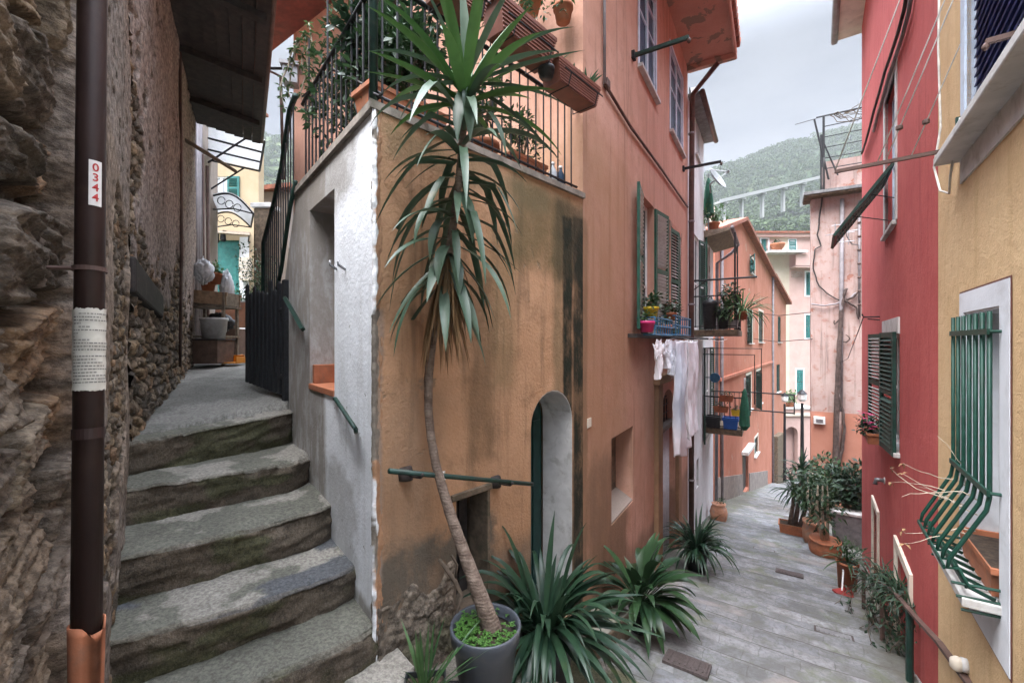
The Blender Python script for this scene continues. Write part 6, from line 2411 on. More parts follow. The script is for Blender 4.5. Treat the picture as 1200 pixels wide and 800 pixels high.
# ------------------------------------------------------------------ houses closing the view
YF = 44.0
WC = Wall((P(870, 400, YF).x, YF), (1, .0), (0, -1))
def fz(v, Y=YF):
    return (400 - v) / F * Y


ch_ = thing('cream_house', 'tall cream and pink house with teal shutters closing the end of the alley', 'house', WC.pt(4, -14, -2))
L = WC.S(962)
x0c, x1c = WC.S(878), WC.S(925)
teal = [(892, 900, 280, 297), (924.5, 932.5, 281, 294), (944.5, 952.5, 319, 346), (944, 952, 369, 396), (933.5, 941, 433, 461), (929, 936, 433, 461)]
holes = [pw(WC, *w_) for w_ in teal[:5]]
facade(WC, [(x0c, -15), (x1c, -15), (x1c, fz(274)), (x0c, fz(274))], [(holes[0], .12), (holes[1], .12)] if teal[1][1] < 925 else [(holes[0], .12)], .5, 'cream_wall', M['cream_house'], ch_)
facade(WC, [(x1c + .004, -15), (L, -15), (L, fz(274)), (x1c + .004, fz(274))], [(holes[2], .12), (holes[3], .12), (holes[4], .12)], .5, 'pink_wall', M['rose_house'], ch_)
for k in (0, 2, 3, 4):
    x = holes[k]
    wd = (x[1][0] - x[0][0]) / 2
    fr = surround(WC, ch_, x[0][0], x[1][0], x[0][1], x[2][1], .14, 'white_render', .03, True)
    for hs, dn in ((x[0][0], 1), (x[1][0], -1)):
        shutter(WC, ch_, hs, x[0][1] + .02, x[2][1] - .02, wd - .01, 4, dn, 'shutter_teal', 'shutter_teal', off=-.03, pitch=.13)
x = pw(WC, *teal[1])
mb = MB(); mb.wbox(WC, x[0][0] - .1, x[1][0] + .1, x[0][1] - .1, x[2][1] + .1, .004, .03); so_ = mb.build('window_surround', M['white_render'], ch_)
shutter(WC, ch_, x[0][0], x[0][1], x[2][1], (x[1][0] - x[0][0]), 0, 1, 'shutter_teal', 'shutter_teal', off=.034, pitch=.13)
mb = MB(); mb.wbox(WC, x0c - .4, L + .3, fz(274), fz(274) + .18, -6, .45); rf = mb.build('roof', M['tile'], ch_)
mb = MB(); mb.wbox(WC, x0c, L, fz(278), fz(274) - .002, 0, .3); mb.build('eave', M['rose_house'], rf)
mb = MB(); mb.wbox(WC, WC.S(893), WC.S(937), fz(298.5), fz(296), .003, 1.3); mb.build('balcony_slab', M['marble'], ch_)
mb = MB(); mb.wbox(WC, WC.S(925.5), WC.S(954), fz(314), fz(300), .9, 1.0); mb.wbox(WC, WC.S(925.5), WC.S(954), fz(315), fz(313.2), .003, 1.0); mb.build('balcony_parapet', M['rose_house'], ch_)
mb = MB(); mb.wbox(WC, WC.S(927), WC.S(941), fz(325), fz(318), .003, .06); mb.build('wall_panel', M['weathered'], ch_)
mb = MB(); mb.wbox(WC, WC.S(898), WC.S(916), fz(296), fz(281), .003, .02); mb.build('loggia_back', M['rose_house'], ch_)
q = WC.pt(WC.S(906), fz(296) + .01, .7)
t = thing('terracotta_bowl', 'large terracotta bowl on the balcony of the cream house', 'flower pot', q)
mb = MB(); mb.lathe(q, [(.3, 0), (.55, .35), (.66, .6), (.68, .72), (.6, .72)], 20); mb.build('pot', M['terracotta'], t, smooth=True)
mb = MB(); shrub_leaves(mb, q + Vector((0, 0, .85)), .45, .3, .2, 90, .2, .1, 99); mb.build('plants', M['shrub'], t)

# lower walls and the arch at the bottom of the lane
YB = 38.0
WD = Wall((P(905, 400, YB).x, YB), (1, 0), (0, -1))
lw = thing('low_house', 'low pink house with an arched doorway at the bottom of the lane', 'house', WD.pt(2, -14, -1))
ar = arch(WD.S(920), WD.S(935), -14.2, fz(500, YB), 10)
facade(WD, [(0, -14.2), (WD.S(956), -14.2), (WD.S(956), fz(479, YB)), (0, fz(479, YB))], [(ar, .5)], .7, 'front_wall', M['rose_house'], lw)
mb = MB(); mb.wbox(WD, WD.S(919), WD.S(936), -14, fz(498, YB), -.8, -.72); mb.build('arch_back', M['wood_door'], lw)
mb = MB(); mb.wbox(WD, WD.S(917), WD.S(955), fz(487, YB), fz(484, YB), .003, .15); mb.build('string_course', M['cream_render'], lw)
mb = MB(); mb.wbox(WD, 0, WD.S(956), fz(479, YB) + .002, fz(479, YB) + .12, -5, .12); mb.build('flat_roof', M['marble'], lw)
for (u, lab) in ((922, 'green shrub on the low pink house left of the other one'), (930, 'round potted bush on the low pink house at the bottom of the lane')):
    tplant(lab, WD.pt(WD.S(u), fz(479, YB) + .13, -.5), (.7, .5, .5), 200, .28, .14, 'shrub_light', ('round', .35, 0, .4, 'terracotta'), int(u))
# stone posts with lanterns at the end of the lane
for (u, v0, v1, Y, lab) in ((919.5, 466, 535, 26, 'left lantern of two at the end of the lane'), (940, 466, 528, 20, 'right lantern of two at the end of the lane, above the palm')):
    q = P(u, v1, Y); tp = P(u, v0, Y)
    t = thing('street_lantern', lab, 'street lamp', q)
    mb = MB(); mb.tube([q - Vector((0, 0, 1.5)), lerp(q, tp, .9)], [.09, .06], 8); mb.build('post', M['iron'], t)
    c = lerp(q, tp, .93)
    mb = MB(); mb.lathe(c, [(.1, 0), (.18, .1), (.2, .32), (.14, .36)], 8); mb.build('lantern', M['lamp_glass'], t)
    mb = MB(); mb.lathe(c + Vector((0, 0, .36)), [(.22, 0), (.1, .12), (.03, .2)], 8); mb.build('cap', M['iron'], t)
# ------------------------------------------------------------------ weathered pink house on the right
WX = Wall((10.3, 15.0), (.858, -.513), (-.513, -.858))
wx = thing('weathered_house', 'weathered pale pink house with peeling plaster, salmon foot and a roof terrace pergola', 'house', WX.pt(1.5, -7, -1))
xs1 = 3.2
zt = WX.z(950, 234)
zs = WX.z(960, 482)
facade(WX, [(0, zs), (xs1, zs), (xs1, zt), (0, zt)], [], .35, 'upper_wall', M['weathered'], wx)
facade(WX, [(.0, -8), (xs1, -8), (xs1, zs - .002), (.0, zs - .002)], [], .35, 'lower_wall', M['salmon'], wx)
mb = MB(); mb.wbox(WX, .4, .7, -8, zt, -4, -.351); mb.build('side_wall', M['weathered'], wx)
mb = MB(); mb.wbox(WX, -.2, xs1, zt + .002, zt + .06, -.6, .42); r_ = mb.build('roof_slab', M['stone_side'], wx)
mb = MB(); mb.wbox(WX, -.22, xs1, zt + .062, zt + .16, -.62, .46); mb.build('coping', M['slate'], r_)
pz = WX.z(975, 190, -.2) + .05
mb = MB(); mb.wbox(WX, .38, xs1, zt + .162, pz, -.8, -.2); mb.build('parapet', M['weathered'], wx)
# pergola on the roof
pg = thing('pergola', 'rusty iron pergola frame with bare vines on the roof of the weathered house', 'pergola', WX.pt(1.0, zt + .1, 0))
t0 = WX.z(966, 136)
mb = MB()
for s, o_ in ((.36, -.0), (.42, -1.6)):
    mb.tube([WX.pt(s, zt + .1, o_), WX.pt(s, t0, o_)], .035, 6)
mb.tube([WX.pt(.5, zt + .6, .0), WX.pt(.1, t0 - .05, .0)], .03, 6); mb.tube([WX.pt(.36, t0 - .9, 0), WX.pt(.75, zt + .7, 0)], .025, 6)
mb.build('posts', M['iron'], pg)
for k in range(6):
    z = t0 - .0 - k * .36
    mb = MB(); mb.tube([WX.pt(.15 if k == 0 else .36, z, 0), WX.pt(3.0, z + .02, 0)], .026 if k == 0 else .016, 6); mb.build('bar', M['iron'], pg)
mb = MB(); rd = random.Random(4)
for k in range(9):
    p = WX.pt(.4 + rd.random() * .6, t0 - .03, .0); pts = [p]
    for i in range(9):
        p = p + WX.d * rd.uniform(.08, .2) + Vector((0, 0, rd.gauss(-.03, .1))) + WX.n * rd.gauss(0, .04); pts.append(p)
    mb.tube(pts, [.016 * (1 - i / 11) for i in range(10)], 5)
mb.build('vines', M['twig'], pg)
t = thing('telephone_wire', 'thin wire running from the pergola corner across the sky', 'wire', WX.pt(.15, t0, 0))
mb = MB(); mb.tube([WX.pt(.15, t0 - .03, 0), P(932, 146, 17), P(890, 152, 20)][:2], .012, 5); mb.build('wire', M['cable'], t)
# thick vine trunk and cables up its front
vn = thing('vine', 'thick bare vine trunk climbing the weathered pink house', 'vine', WX.at(982, 560, .1))
mb = MB()
def vine(pts, r0, r1, off_=.1, n=7):
    P_ = []
    for i in range(len(pts) - 1):
        for k in range(4):
            t_ = k / 4
            u = lerp(pts[i][0], pts[i + 1][0], t_) + rd.gauss(0, .35); v = lerp(pts[i][1], pts[i + 1][1], t_)
            P_.append(WX.at(u, v, off_ + rd.gauss(0, .012)))
    P_.append(WX.at(*pts[-1], off_))
    mb.tube(P_, [lerp(r0, r1, i / (len(P_) - 1)) for i in range(len(P_))], n)


vine([(979, 570), (980, 520), (981, 470), (983, 430), (984, 400), (986, 370), (988, 350), (992, 338)], .10, .05)
vine([(983, 545), (988, 520), (990, 500), (987, 480), (983, 462)], .05, .035, .13)
vine([(990, 352), (1000, 348), (1008, 340)], .045, .02); vine([(990, 352), (1004, 360), (1006, 374)], .04, .02)
vine([(986, 372), (978, 380), (977, 375)], .035, .015); vine([(984, 400), (992, 401), (996, 396), (991, 392)], .03, .012)
mb.build('trunk', M['vine_bark'], vn, smooth=True)
cb = thing('wall_cable', 'dark cable drooping in loops down the weathered house from its roof', 'cable', WX.at(958, 330, .06))
mb = MB(); vine([(966, 185), (965, 215), (961, 250), (958, 275), (962, 288), (955, 292), (953, 315), (960, 335), (972, 346), (984, 352)], .022, .02, .07, 6); mb.build('cable', M['cable'], cb, smooth=True)
cb = thing('wall_cable', 'pale bundle of cables swagged across the weathered house to the red house', 'cable', WX.at(970, 358, .08))
mb = MB(); vine([(951, 356), (965, 358), (980, 356), (995, 350), (1003, 343)], .028, .028, .09, 6); mb.build('cable', M['pipe_grey'], cb, smooth=True)
t = thing('house_downpipe', 'grey downpipe on the weathered pink house', 'drainpipe', WX.at(986, 350, .08))
mb = MB(); mb.tube([WX.at(987, 233, .08), WX.at(986, 350, .08), WX.at(985, 482, .08)], .06, 8); mb.build('pipe', M['pipe_grey'], t, smooth=True)
mb = MB(); mb.tube([WX.at(985, 482, .08), WX.at(980, 560, .08)], .075, 8); mb.build('foot', M['pipe_copper'], t, smooth=True)
t = thing('house_downpipe', 'jointed thin downpipe in the corner between the weathered and the red house', 'drainpipe', WX.at(1007, 300, .08))
mb = MB(); mb.tube([WX.at(1007, 235, .1), WX.at(1007, 372, .1)], .035, 8); mb.build('pipe', M['pipe_grey'], t, smooth=True)
mb = MB()
for v in range(245, 370, 16):
    q = WX.at(1007, v, .1); mb.tube([q - Vector((0, 0, .03)), q + Vector((0, 0, .03))], .05, 8)
mb.build('joints', M['pipe_copper'], t, smooth=True)
# television antenna
an = thing('tv_antenna', 'small television antenna on an arm before the weathered house', 'antenna', WX.at(990, 280, .6))
mb = MB()
mb.tube([WX.at(1006, 287, .08), WX.at(998, 286, .5), WX.at(992, 276, .6), WX.at(991, 262, .6)], .018, 6); mb.build('arm', M['metal_grey'], an, smooth=True)
mb = MB(); c = WX.at(990, 273, .6)
for dz in (-.28, 0, .28):
    mb.tube([c + Vector((0, 0, dz)) - WX.d * .35, c + Vector((0, 0, dz)) + WX.d * .25], .012, 5)
for ds in (-.25, .1):
    mb.tube([c + WX.d * ds - Vector((0, 0, .4)), c + WX.d * ds + Vector((0, 0, .35))], .012, 5)
mb.tube([c - WX.d * .5 - WX.n * .1, c + WX.d * .3 + WX.n * .3], .012, 5)
mb.build('elements', M['metal_grey'], an)
q = WX.at(960, 492, .0)
t = thing('meter_box', 'small white meter box on the salmon foot of the weathered house', 'meter box', q)
mb = MB(); s, z = WX.sz(960, 492); mb.wbox(WX, s - .16, s + .16, z - .12, z + .12, 0, .12); mb.build('box', M['white_wood'], t, bevel=.01)
mb = MB(); mb.wbox(WX, s - .1, s + .1, z - .07, z + .05, .121, .13); mb.build('lid', M['metal_grey'], t)

# ------------------------------------------------------------------ red house
SB = 4.37                                      # where yellow meets red
SE_ = 11.75
rh = thing('red_house', 'tall crimson red house with dark green shutters on the right of the alley', 'house', WR.pt(8, -5.5, -2))
ru = pw(WR, 1039, 1050, 95, 268); ru = rect(WR.S(1037.5), WR.S(1050), WR.z(1044, 268), WR.z(1044, 100))
rm = rect(WR.S(1036), WR.S(1054), WR.z(1040, 512), WR.z(1040, 392))
d1 = rect(WR.S(1024), WR.S(1030), -6.2, WR.z(1027, 596)); d2 = rect(WR.S(1052), WR.S(1068), -5.4, WR.z(1060, 660))
HR = 6.95
facade(WR, [(SB + .003, -6.9), (SE_, -6.9), (SE_, HR), (SB + .003, HR)], [(ru, .16), (rm, .16), (d1, .2), (d2, .2)], .4, 'front_wall', M['red_house'], rh)
mb = MB(); mb.wbox(WR, SE_ - .35, SE_ - .006, -6.9, HR, -6, -.401); mb.build('end_wall', M['red_house'], rh)
window(WR, rh, ru[0][0], ru[1][0], ru[0][1], ru[2][1], .12, 'bluewhite_wood', 'glass_blue', 1, (.5,), .05, 'marble', .05, .06)
surround(WR, rh, ru[0][0], ru[1][0], ru[0][1], ru[2][1], .12, 'marble', .014, False)
window(WR, rh, rm[0][0], rm[1][0], rm[0][1], rm[2][1], .12, 'white_wood', 'glass', 1, (.5,), .05, 'marble', .06, .06)
mb = MB(); mb.wbox(WR, rm[0][0] - .05, rm[1][0] + .05, rm[2][1], rm[2][1] + .2, -.02, .02); mb.build('window_lintel', M['marble'], rh)
shw = (rm[1][0] - rm[0][0]) / 2
shutter(WR, rh, rm[0][0] - .02, rm[0][1] - .05, rm[2][1] + .02, shw - .02, 5, 1, 'shutter_dark', 'shutter_dark', off=.03)
shutter(WR, rh, rm[1][0] + .02, rm[0][1] - .05, rm[2][1] + .02, shw, 172, -1, 'shutter_dark', 'slat_lit', off=.03)  # far leaf's slats painted pale as if lit, near leaf's left dark
for x, ex in ((d1, .09), (d2, .10)):
    surround(WR, rh, x[0][0], x[1][0], x[0][1], x[2][1], ex, 'cream_render', .03, False, 'door_surround')
    panel_door(WR, rh, x[0][0], x[1][0], x[0][1], x[2][1], .18, 'wood_grey' if x is d1 else 'bluewhite_wood')
mb = MB(); mb.wbox(WR, SB - 2.4, SB + 1.4, -6, -2.95, .003, .02)
# awning shutter of the upper window: two leaves pushed outwards
aw = thing('shutter_awning', 'dark green shutter leaf propped outwards from the upper window of the red house', 'shutter', WR.pt(ru[0][0], .9, .1))
zt_ = WR.z(1048, 192); a = WR.pt(ru[0][0] + .02, zt_, .03); b_ = WR.pt(ru[1][0] - .02, zt_, .03)
dn = (WR.n * .62 + Vector((0, 0, -.86))).normalized()
Ls = 1.05
mb = MB()
nn = dn.cross(WR.d).normalized()
w_ = (b_ - a).length
def abx(m, x0, x1, y0, y1, t0, t1):
    c = a + WR.d * (x0 + x1) / 2 + dn * (y0 + y1) / 2 + nn * (t0 + t1) / 2
    m.box(c, WR.d * (x1 - x0) / 2, dn * (y1 - y0) / 2, nn * (t1 - t0) / 2)
abx(mb, 0, .06, 0, Ls, 0, .035); abx(mb, w_ - .06, w_, 0, Ls, 0, .035); abx(mb, .06, w_ - .06, 0, .06, .001, .034); abx(mb, .06, w_ - .06, Ls - .06, Ls, .001, .034); abx(mb, w_ / 2 - .03, w_ / 2 + .03, .06, Ls - .06, .001, .034)
mb.build('frame', M['shutter_dark'], aw)
mb = MB()
k = .09
while k < Ls - .08:
    c = a + WR.d * w_ / 2 + dn * k + nn * .017
    ax = (dn * .6 + nn * .8).normalized()
    mb.box(c, WR.d * (w_ / 2 - .06), ax * .022, ax.cross(WR.d) * .004); k += .05
mb.build('slats', M['shutter_dark'], aw)
mb = MB(); mb.tube([WR.pt(ru[0][0] + .1, zt_ - .75, 0), a + dn * Ls * .7 + WR.d * .1], .007, 5); mb.tube([WR.pt(ru[0][0] + .1, zt_ - .45, 0), a + dn * Ls * .4 + WR.d * .1], .007, 5)
mb.build('stays', M['iron'], aw)
# roof edge of the red house
mb = MB(); mb.wbox(WR, SB, SE_ + .25, HR + .002, HR + .1, -4, .42); r_ = mb.build('roof', M['cream_render'], rh)
mb = MB(); mb.tube([WR.pt(SB, HR + .02, .48), WR.pt(SE_ + .3, HR + .02, .48)], .07, 8); mb.build('gutter', M['pipe_grey'], r_, smooth=True)
# cable bundle on the red wall
cb = thing('wall_cable', 'thick dark cable bundle slanting down the red wall to its far corner', 'cable', WR.at(1035, 80, .05))
mb = MB()
pts = [(1066, -30), (1060, 10), (1052, 40), (1042, 70), (1037, 84), (1030, 110), (1024, 130), (1019, 150), (1014, 168), (1010, 180)]
for k in range(3):
    mb.tube([WR.at(u, v, .04 + .02 * k) for u, v in pts], .018, 6)
mb.build('cables', M['cable'], cb, smooth=True)
mb = MB(); mb.tube([WR.at(u + 5, v + 4, .03) for u, v in pts[:8]], .02, 8); mb.build('conduit', M['pipe_grey'], cb, smooth=True)
# flower box at the lower window
rmx = rm[1][0] - .15
fb = thing('flower_box', 'pink flowering plant in a box on the red house window between the dark shutters', 'flower box', WR.pt((rm[0][0] + rm[1][0]) / 2, rm[0][1] - .1, .12))
q = WR.pt(rmx, rm[0][1] - .12, .14)
trough(fb, q, WR.d, .6, .18, .16, 'terracotta', 'box')
mb = MB(); shrub_leaves(mb, q + Vector((0, 0, .26)), .28, .14, .14, 240, .06, .035, 201); mb.build('leaves', M['shrub_dark'], fb)
mb = MB()
for i in range(16):
    c = q + WR.n * rd.uniform(.0, .16) + WR.d * rd.uniform(-.3, .3) + Vector((0, 0, rd.uniform(.2, .42)))
    for k in range(5):
        mb.oval(c, (math.cos(k * 1.257), math.sin(k * 1.257), .2), Vector((0, 0, 1)), .04, .04, .2)
mb.build('flowers', M['flower_pink'], fb)
# little wall lamp and hooks
t = thing('wall_spout', 'tiny grey fitting on the red wall above the doors', 'wall fitting', WR.at(1036, 563, .06))
mb = MB(); q = WR.at(1037, 563, 0); mb.tube([q, q + WR.n * .10, q + WR.n * .11 - Vector((0, 0, .07))], .03, 8); mb.build('body', M['metal_grey'], t, smooth=True)
mb = MB(); mb.tube([q, q + WR.n * .012], .05, 10); mb.build('rose', M['marble'], t)
t = thing('cable_hook', 'small hook with a wire on the red wall above the shuttered window', 'hook', WR.at(1030, 372, .1))
mb = MB(); q = WR.at(1031, 371, 0); mb.tube([q, q + WR.n * .2, q + WR.n * .22 + Vector((0, 0, .05))], .012, 6); mb.tube([q + Vector((0, 0, -.05)), q + WR.n * .15 + Vector((0, 0, -.03))], .01, 6); mb.build('hook', M['iron'], t)
mb = MB(); e_w = WX.at(985, 425, .1); s_w = q + WR.n * .2; mb.tube([s_w, lerp(s_w, e_w, .5) - Vector((0, 0, .25)), e_w], .007, 5); mb.build('wire', M['cable'], t)

# ------------------------------------------------------------------ yellow house
yh = thing('yellow_house', 'ochre yellow house at the right edge with a white framed grille window', 'house', WR.pt(1, -4.5, -2))
gs1, gs0 = WR.S(1131), WR.S(1174)
gz1 = WR.z(1174, 358); gz0 = WR.z(1173, 706)
gw = rect(gs0, gs1, gz0, gz1)
us1, us0 = WR.S(1133), 1.15
uz0 = 1.30
uw = rect(us0, us1, uz0, 3.3)
facade(WR, [(1.0, -4.6), (SB, -5.2), (SB, 4.7), (1.0, 4.7)], [(gw, .26), (uw, .14)], .4, 'front_wall', M['yellow_house'], yh)
mb = MB(); mb.wbox(WR, .9, SB + .0, 4.702, 4.8, -4, .35); mb.build('roof', M['cream_render'], yh)
# painted white band round the window and the grille window itself
bs1, bs0 = WR.S(1126.5), WR.S(1186)
bz1 = WR.z(1156, 335) ; bz0 = WR.z(1156, 744)
mb = MB()
o_ = .010
mb.wbox(WR, bs0, gs0, bz0, bz1, .003, o_); mb.wbox(WR, gs1, bs1, bz0, bz1, .003, o_); mb.wbox(WR, gs0, gs1, gz1, bz1, .003, o_); mb.wbox(WR, gs0, gs1, bz0, gz0, .003, o_)
mb.build('window_band', M['white_render'], yh)
mb = MB()
for (x0, x1, z0, z1) in ((bs0 - .012, bs0, bz0 - .012, bz1 + .012), (bs1, bs1 + .012, bz0 - .012, bz1 + .012), (bs0, bs1, bz1, bz1 + .012), (bs0, bs1, bz0 - .012, bz0)):
    mb.wbox(WR, x0, x1, z0, z1, .003, .006)
mb.build('band_outline', simple('maroon_paint', (.12, .045, .035), .85), yh)
mb = MB()
mb.wbox(WR, gs1 - .012, gs1 - .001, gz0, gz1, -.25, .004); mb.wbox(WR, gs0 + .001, gs0 + .012, gz0, gz1, -.25, .004); mb.wbox(WR, gs0 + .012, gs1 - .012, gz1 - .012, gz1 - .001, -.25, .004)
mb.build('window_reveal', M['white_render'], yh)
window(WR, yh, gs0 + .013, gs1 - .013, gz0 + .02, gz1 - .02, .22, 'white_wood', 'curtain', 1, (.5,), .05, None)
mb = MB(); mb.wbox(WR, gs0 - .04, gs1 + .03, gz0 - .05, gz0, -.2, .16); mb.build('sill', M['marble'], yh, bevel=.006)
# flower box inside the grille
q = WR.pt((gs0 + gs1) / 2, gz0 + .004, -.06)
fb = thing('flower_box', 'terracotta trough of dry soil and dead twigs on the sill behind the green grille', 'flower box', q)
trough(fb, q, WR.d, .66, .19, .17, 'terracotta', 'box')
# belly grille
gr = thing('window_grille', 'green iron window grille with a bulging belly on the yellow house', 'window grille', WR.pt((gs0 + gs1) / 2, gz0, .05))
zk = -.84
def prof(k, extra=0):
    return [(gz1 - .03, .05), (zk, .05), (zk - .08, .062), (-1.22, .205), (-1.275, .215), (gz0 + .15, .17), (gz0 + .06, .13), (gz0 + .02, .03)]


nbar = 7
for i in range(nbar):
    s = gs0 - .02 + (gs1 - gs0 + .06) * i / (nbar - 1)
    mb = MB(); pts = [WR.pt(s, z, o_) for z, o_ in prof(i)]
    mb.tube(pts, .0108, 8); mb.build('bar', M['grille_green'], gr, smooth=True)
def hbar(z, o_, name, r=.012, flat=True):
    mb = MB()
    mb.box(WR.pt((gs0 + gs1) / 2, z, o_), WR.d * ((gs1 - gs0) / 2 + .05), WR.n * .006, Vector((0, 0, .016)))
    for sg in (gs0 - .035, gs1 + .035):
        mb.tube([WR.pt(sg, z, 0), WR.pt(sg, z, o_)], .010, 6)
    mb.build(name, M['grille_green'], gr)


hbar(gz1 - .14, .062, 'cross_bar'); hbar(zk + .02, .062, 'cross_bar')
for (z, o_) in ((-1.275, .228), (gz0 + .15, .185), (gz0 + .06, .14)):
    mb = MB(); mb.box(WR.pt((gs0 + gs1) / 2 + .01, z, o_), WR.d * ((gs1 - gs0) / 2 + .03), WR.n * .005, Vector((0, 0, .012))); mb.build('cross_bar', M['grille_green'], gr)
for k in range(3):
    zz = -1.34 - .07 * k
    for sg in (gs1 + .04, gs0 - .02):
        mb = MB(); mb.tube([WR.pt(sg, zz, .0), WR.pt(sg, zz - .01, .2 - .02 * k)], .008, 6); mb.build('side_bar', M['grille_green'], gr)
# dry twigs growing through it
t = thing('dry_twigs', 'dead wiry twigs poking out through the belly of the green grille', 'dry plant', WR.pt(gs1, -1.3, .15))
mb = MB(); m2 = MB(); rd = random.Random(14)
for k in range(11):
    p = WR.pt(gs1 - rd.random() * .4, gz0 + .18 + rd.random() * .3, .02); pts = [p]
    d = WR.n * rd.uniform(.5, 1.1) + WR.d * rd.uniform(.1, .9) + Vector((0, 0, rd.uniform(-.25, .5)))
    for i in range(7):
        d = (d + Vector((rd.gauss(0, .3), rd.gauss(0, .3), rd.gauss(-.02, .25)))).normalized(); p = p + d * rd.uniform(.04, .075); pts.append(p)
    mb.tube(pts, [.0042 * (1 - i / 9) for i in range(8)], 5)
    if k % 2 == 0:
        for i in range(3):
            m2.oval(pts[-1], (rd.gauss(0, 1), rd.gauss(0, 1), rd.gauss(0, 1)), Vector((0, 0, 1)), .04, .02, .5)
mb.build('twigs', M['twig_pale'], t, smooth=True); m2.build('dead_leaves', M['yucca_dead'], t)

# upper window with blue shutters
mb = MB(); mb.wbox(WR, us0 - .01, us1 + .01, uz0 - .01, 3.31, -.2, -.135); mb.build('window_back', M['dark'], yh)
mb = MB()
mb.wbox(WR, us1, us1 + .10, uz0, 3.35, -.05, .012); mb.wbox(WR, us0 - .1, us0, uz0, 3.35, -.05, .012); mb.wbox(WR, us0 - .1, us1 + .1, 3.35, 3.45, -.05, .012)
mb.build('window_surround', M['bluewhite_wood'], yh)
hw = (us1 - us0) / 2
for hs, dnn in ((us0 + .005, 1), (us1 - .005, -1)):
    sh = shutter(WR, yh, hs, uz0 + .02, 3.28, hw - .008, 3, dnn, 'bluewhite_wood', 'shutter_blue', off=-.07, pitch=.062)
mb = MB(); mb.wbox(WR, us0 - .16, us1 + .15, uz0 - .06, uz0, -.06, .14); mb.build('window_sill', M['marble'], yh, bevel=.01)
mb = MB(); mb.wbox(WR, us0 - .12, us1 + .11, uz0 - .22, uz0 - .062, -.02, .012); mb.build('apron', M['marble'], yh)
mb = MB(); q = WR.pt(us1 + .02, uz0 + .17, .02); mb.box(q, WR.n * .03, WR.d * .012, Vector((0, 0, .04))); mb.build('shutter_catch', M['shutter_dark'], yh)
# pebbledash foot and a spot lamp low on it
mb = MB()
g = WR.pt
mb.box8([g(2.2, -4.6, .003), g(5.3, -4.9, .003), g(5.3, -4.9, .022), g(2.2, -4.6, .022), g(2.2, -2.25, .003), g(5.3, -3.32, .003), g(5.3, -3.32, .022), g(2.2, -2.25, .022)])
mb.build('pebbledash_foot', M['pebble'], yh)
t = thing('wall_lamp', 'small cream wall lamp low on the yellow house beside the handrail', 'lamp', WR.at(1134, 780, .04))
q = WR.at(1134, 780, .0)
mb = MB(); mb.tube([q, q + WR.n * .03], .045, 14); mb.build('base', M['marble'], t, smooth=True)
mb = MB(); mb.lathe(q + WR.n * .05 - Vector((0, 0, .03)), [(.02, -.02), (.038, 0), (.036, .05), (.015, .07)], 14); mb.build('shade', M['cream_render'], t, smooth=True)

# clothes pole on the right with its ropes
cp = thing('clothes_pole', 'brown pole with white ropes standing out from the yellow house across the red wall', 'clothes pole', WR.at(1118, 176, .0))
pa = WR.at(1119, 174.5, 0)
sp = WR.S(1119)
pb = WR.pt(sp, pa.z - .01, .70)
mb = MB(); mb.box((pa + pb) / 2, (pb - pa) / 2, WR.d * .013, Vector((0, 0, .013))); mb.build('arm', M['pipe_copper'], cp)
mb = MB(); mb.box(pa + WR.n * .02, WR.n * .02, WR.d * .05, Vector((0, 0, .025))); mb.build('bracket', M['iron'], cp)
mb = MB()
for (k, dx) in ((1.0, 0), (.62, .01), (.55, -.01), (.34, 0)):
    q = lerp(pa, pb, k)
    e = Vector((q.x + .25 + .2 * dx, q.y - .9, q.z + 2.1))
    mb.tube([q, lerp(q, e, .5) - Vector((0, 0, .02)), e], .0042, 5)
q = WR.pt(sp + .12, 3.6, .05)
mb.tube([q, WR.pt(sp + .1, 2.2, .07), WR.pt(sp + .08, 1.6, .06), WR.pt(sp + .06, 1.3, .1), WR.pt(sp - .02, 1.10, .08), WR.pt(sp - .06, 1.06, .04), WR.pt(sp - .2, 1.15, .06), WR.pt(sp - .3, 1.5, .03)], .0075, 6)
mb.build('ropes', M['cord'], cp, smooth=True)
for k in (.55, .34):
    t2 = MB()
    q = lerp(pa, pb, k) + Vector((.026, -.094, .22))
    t2.lathe(q, [(.008, -.02), (.022, -.012), (.022, .012), (.008, .02)], 10)
    t2.build('pulley', M['pipe_copper'], cp)
wallpole('clothes_pole', 'short brown pole at the top right over the blue shutters', WR, 1205, 36, .14, .012, 'pipe_copper')

# ------------------------------------------------------------------ handrail on the right of the alley
def wrg(s, o_):
    q = WR.pt(s, 0, o_); return ground_z(q.x, q.y)


hrl = thing('alley_handrail', 'brown iron handrail on posts beside the red and yellow walls', 'handrail', P(1034, 770, 5.2))
hp = [P(1140, 806, 2.75), P(1100, 752, 3.3), P(1066, 715, 4.2), P(1048, 693, 4.9), P(1012, 668, 6.1)]
mb = MB(); 
for a, b_ in zip(hp, hp[1:]):
    mb.box((a + b_) / 2, (b_ - a) / 2, (b_ - a).cross(Vector((0, 0, 1))).normalized() * .022, Vector((0, 0, .012)))
mb.build('rail', M['pipe_copper'], hrl)
for (q, dz, mat, r_) in ((hp[4], .9, 'pipe_copper', .022), (P(1034, 700, 5.1), 1.1, 'pipe_copper', .024), (hp[2], 1.3, 'iron_green', .03)):
    mb = MB(); mb.tube([q, Vector((q.x, q.y, ground_z(q.x, q.y) - .15))], r_, 8); mb.build('post', M[mat], hrl)
ivy = thing('rail_creeper', 'tangled green creeper and spiky tufts grown over the alley handrail', 'climbing plant', P(1045, 740, 4.8))
mb = MB(); m2 = MB(); rd = random.Random(33)
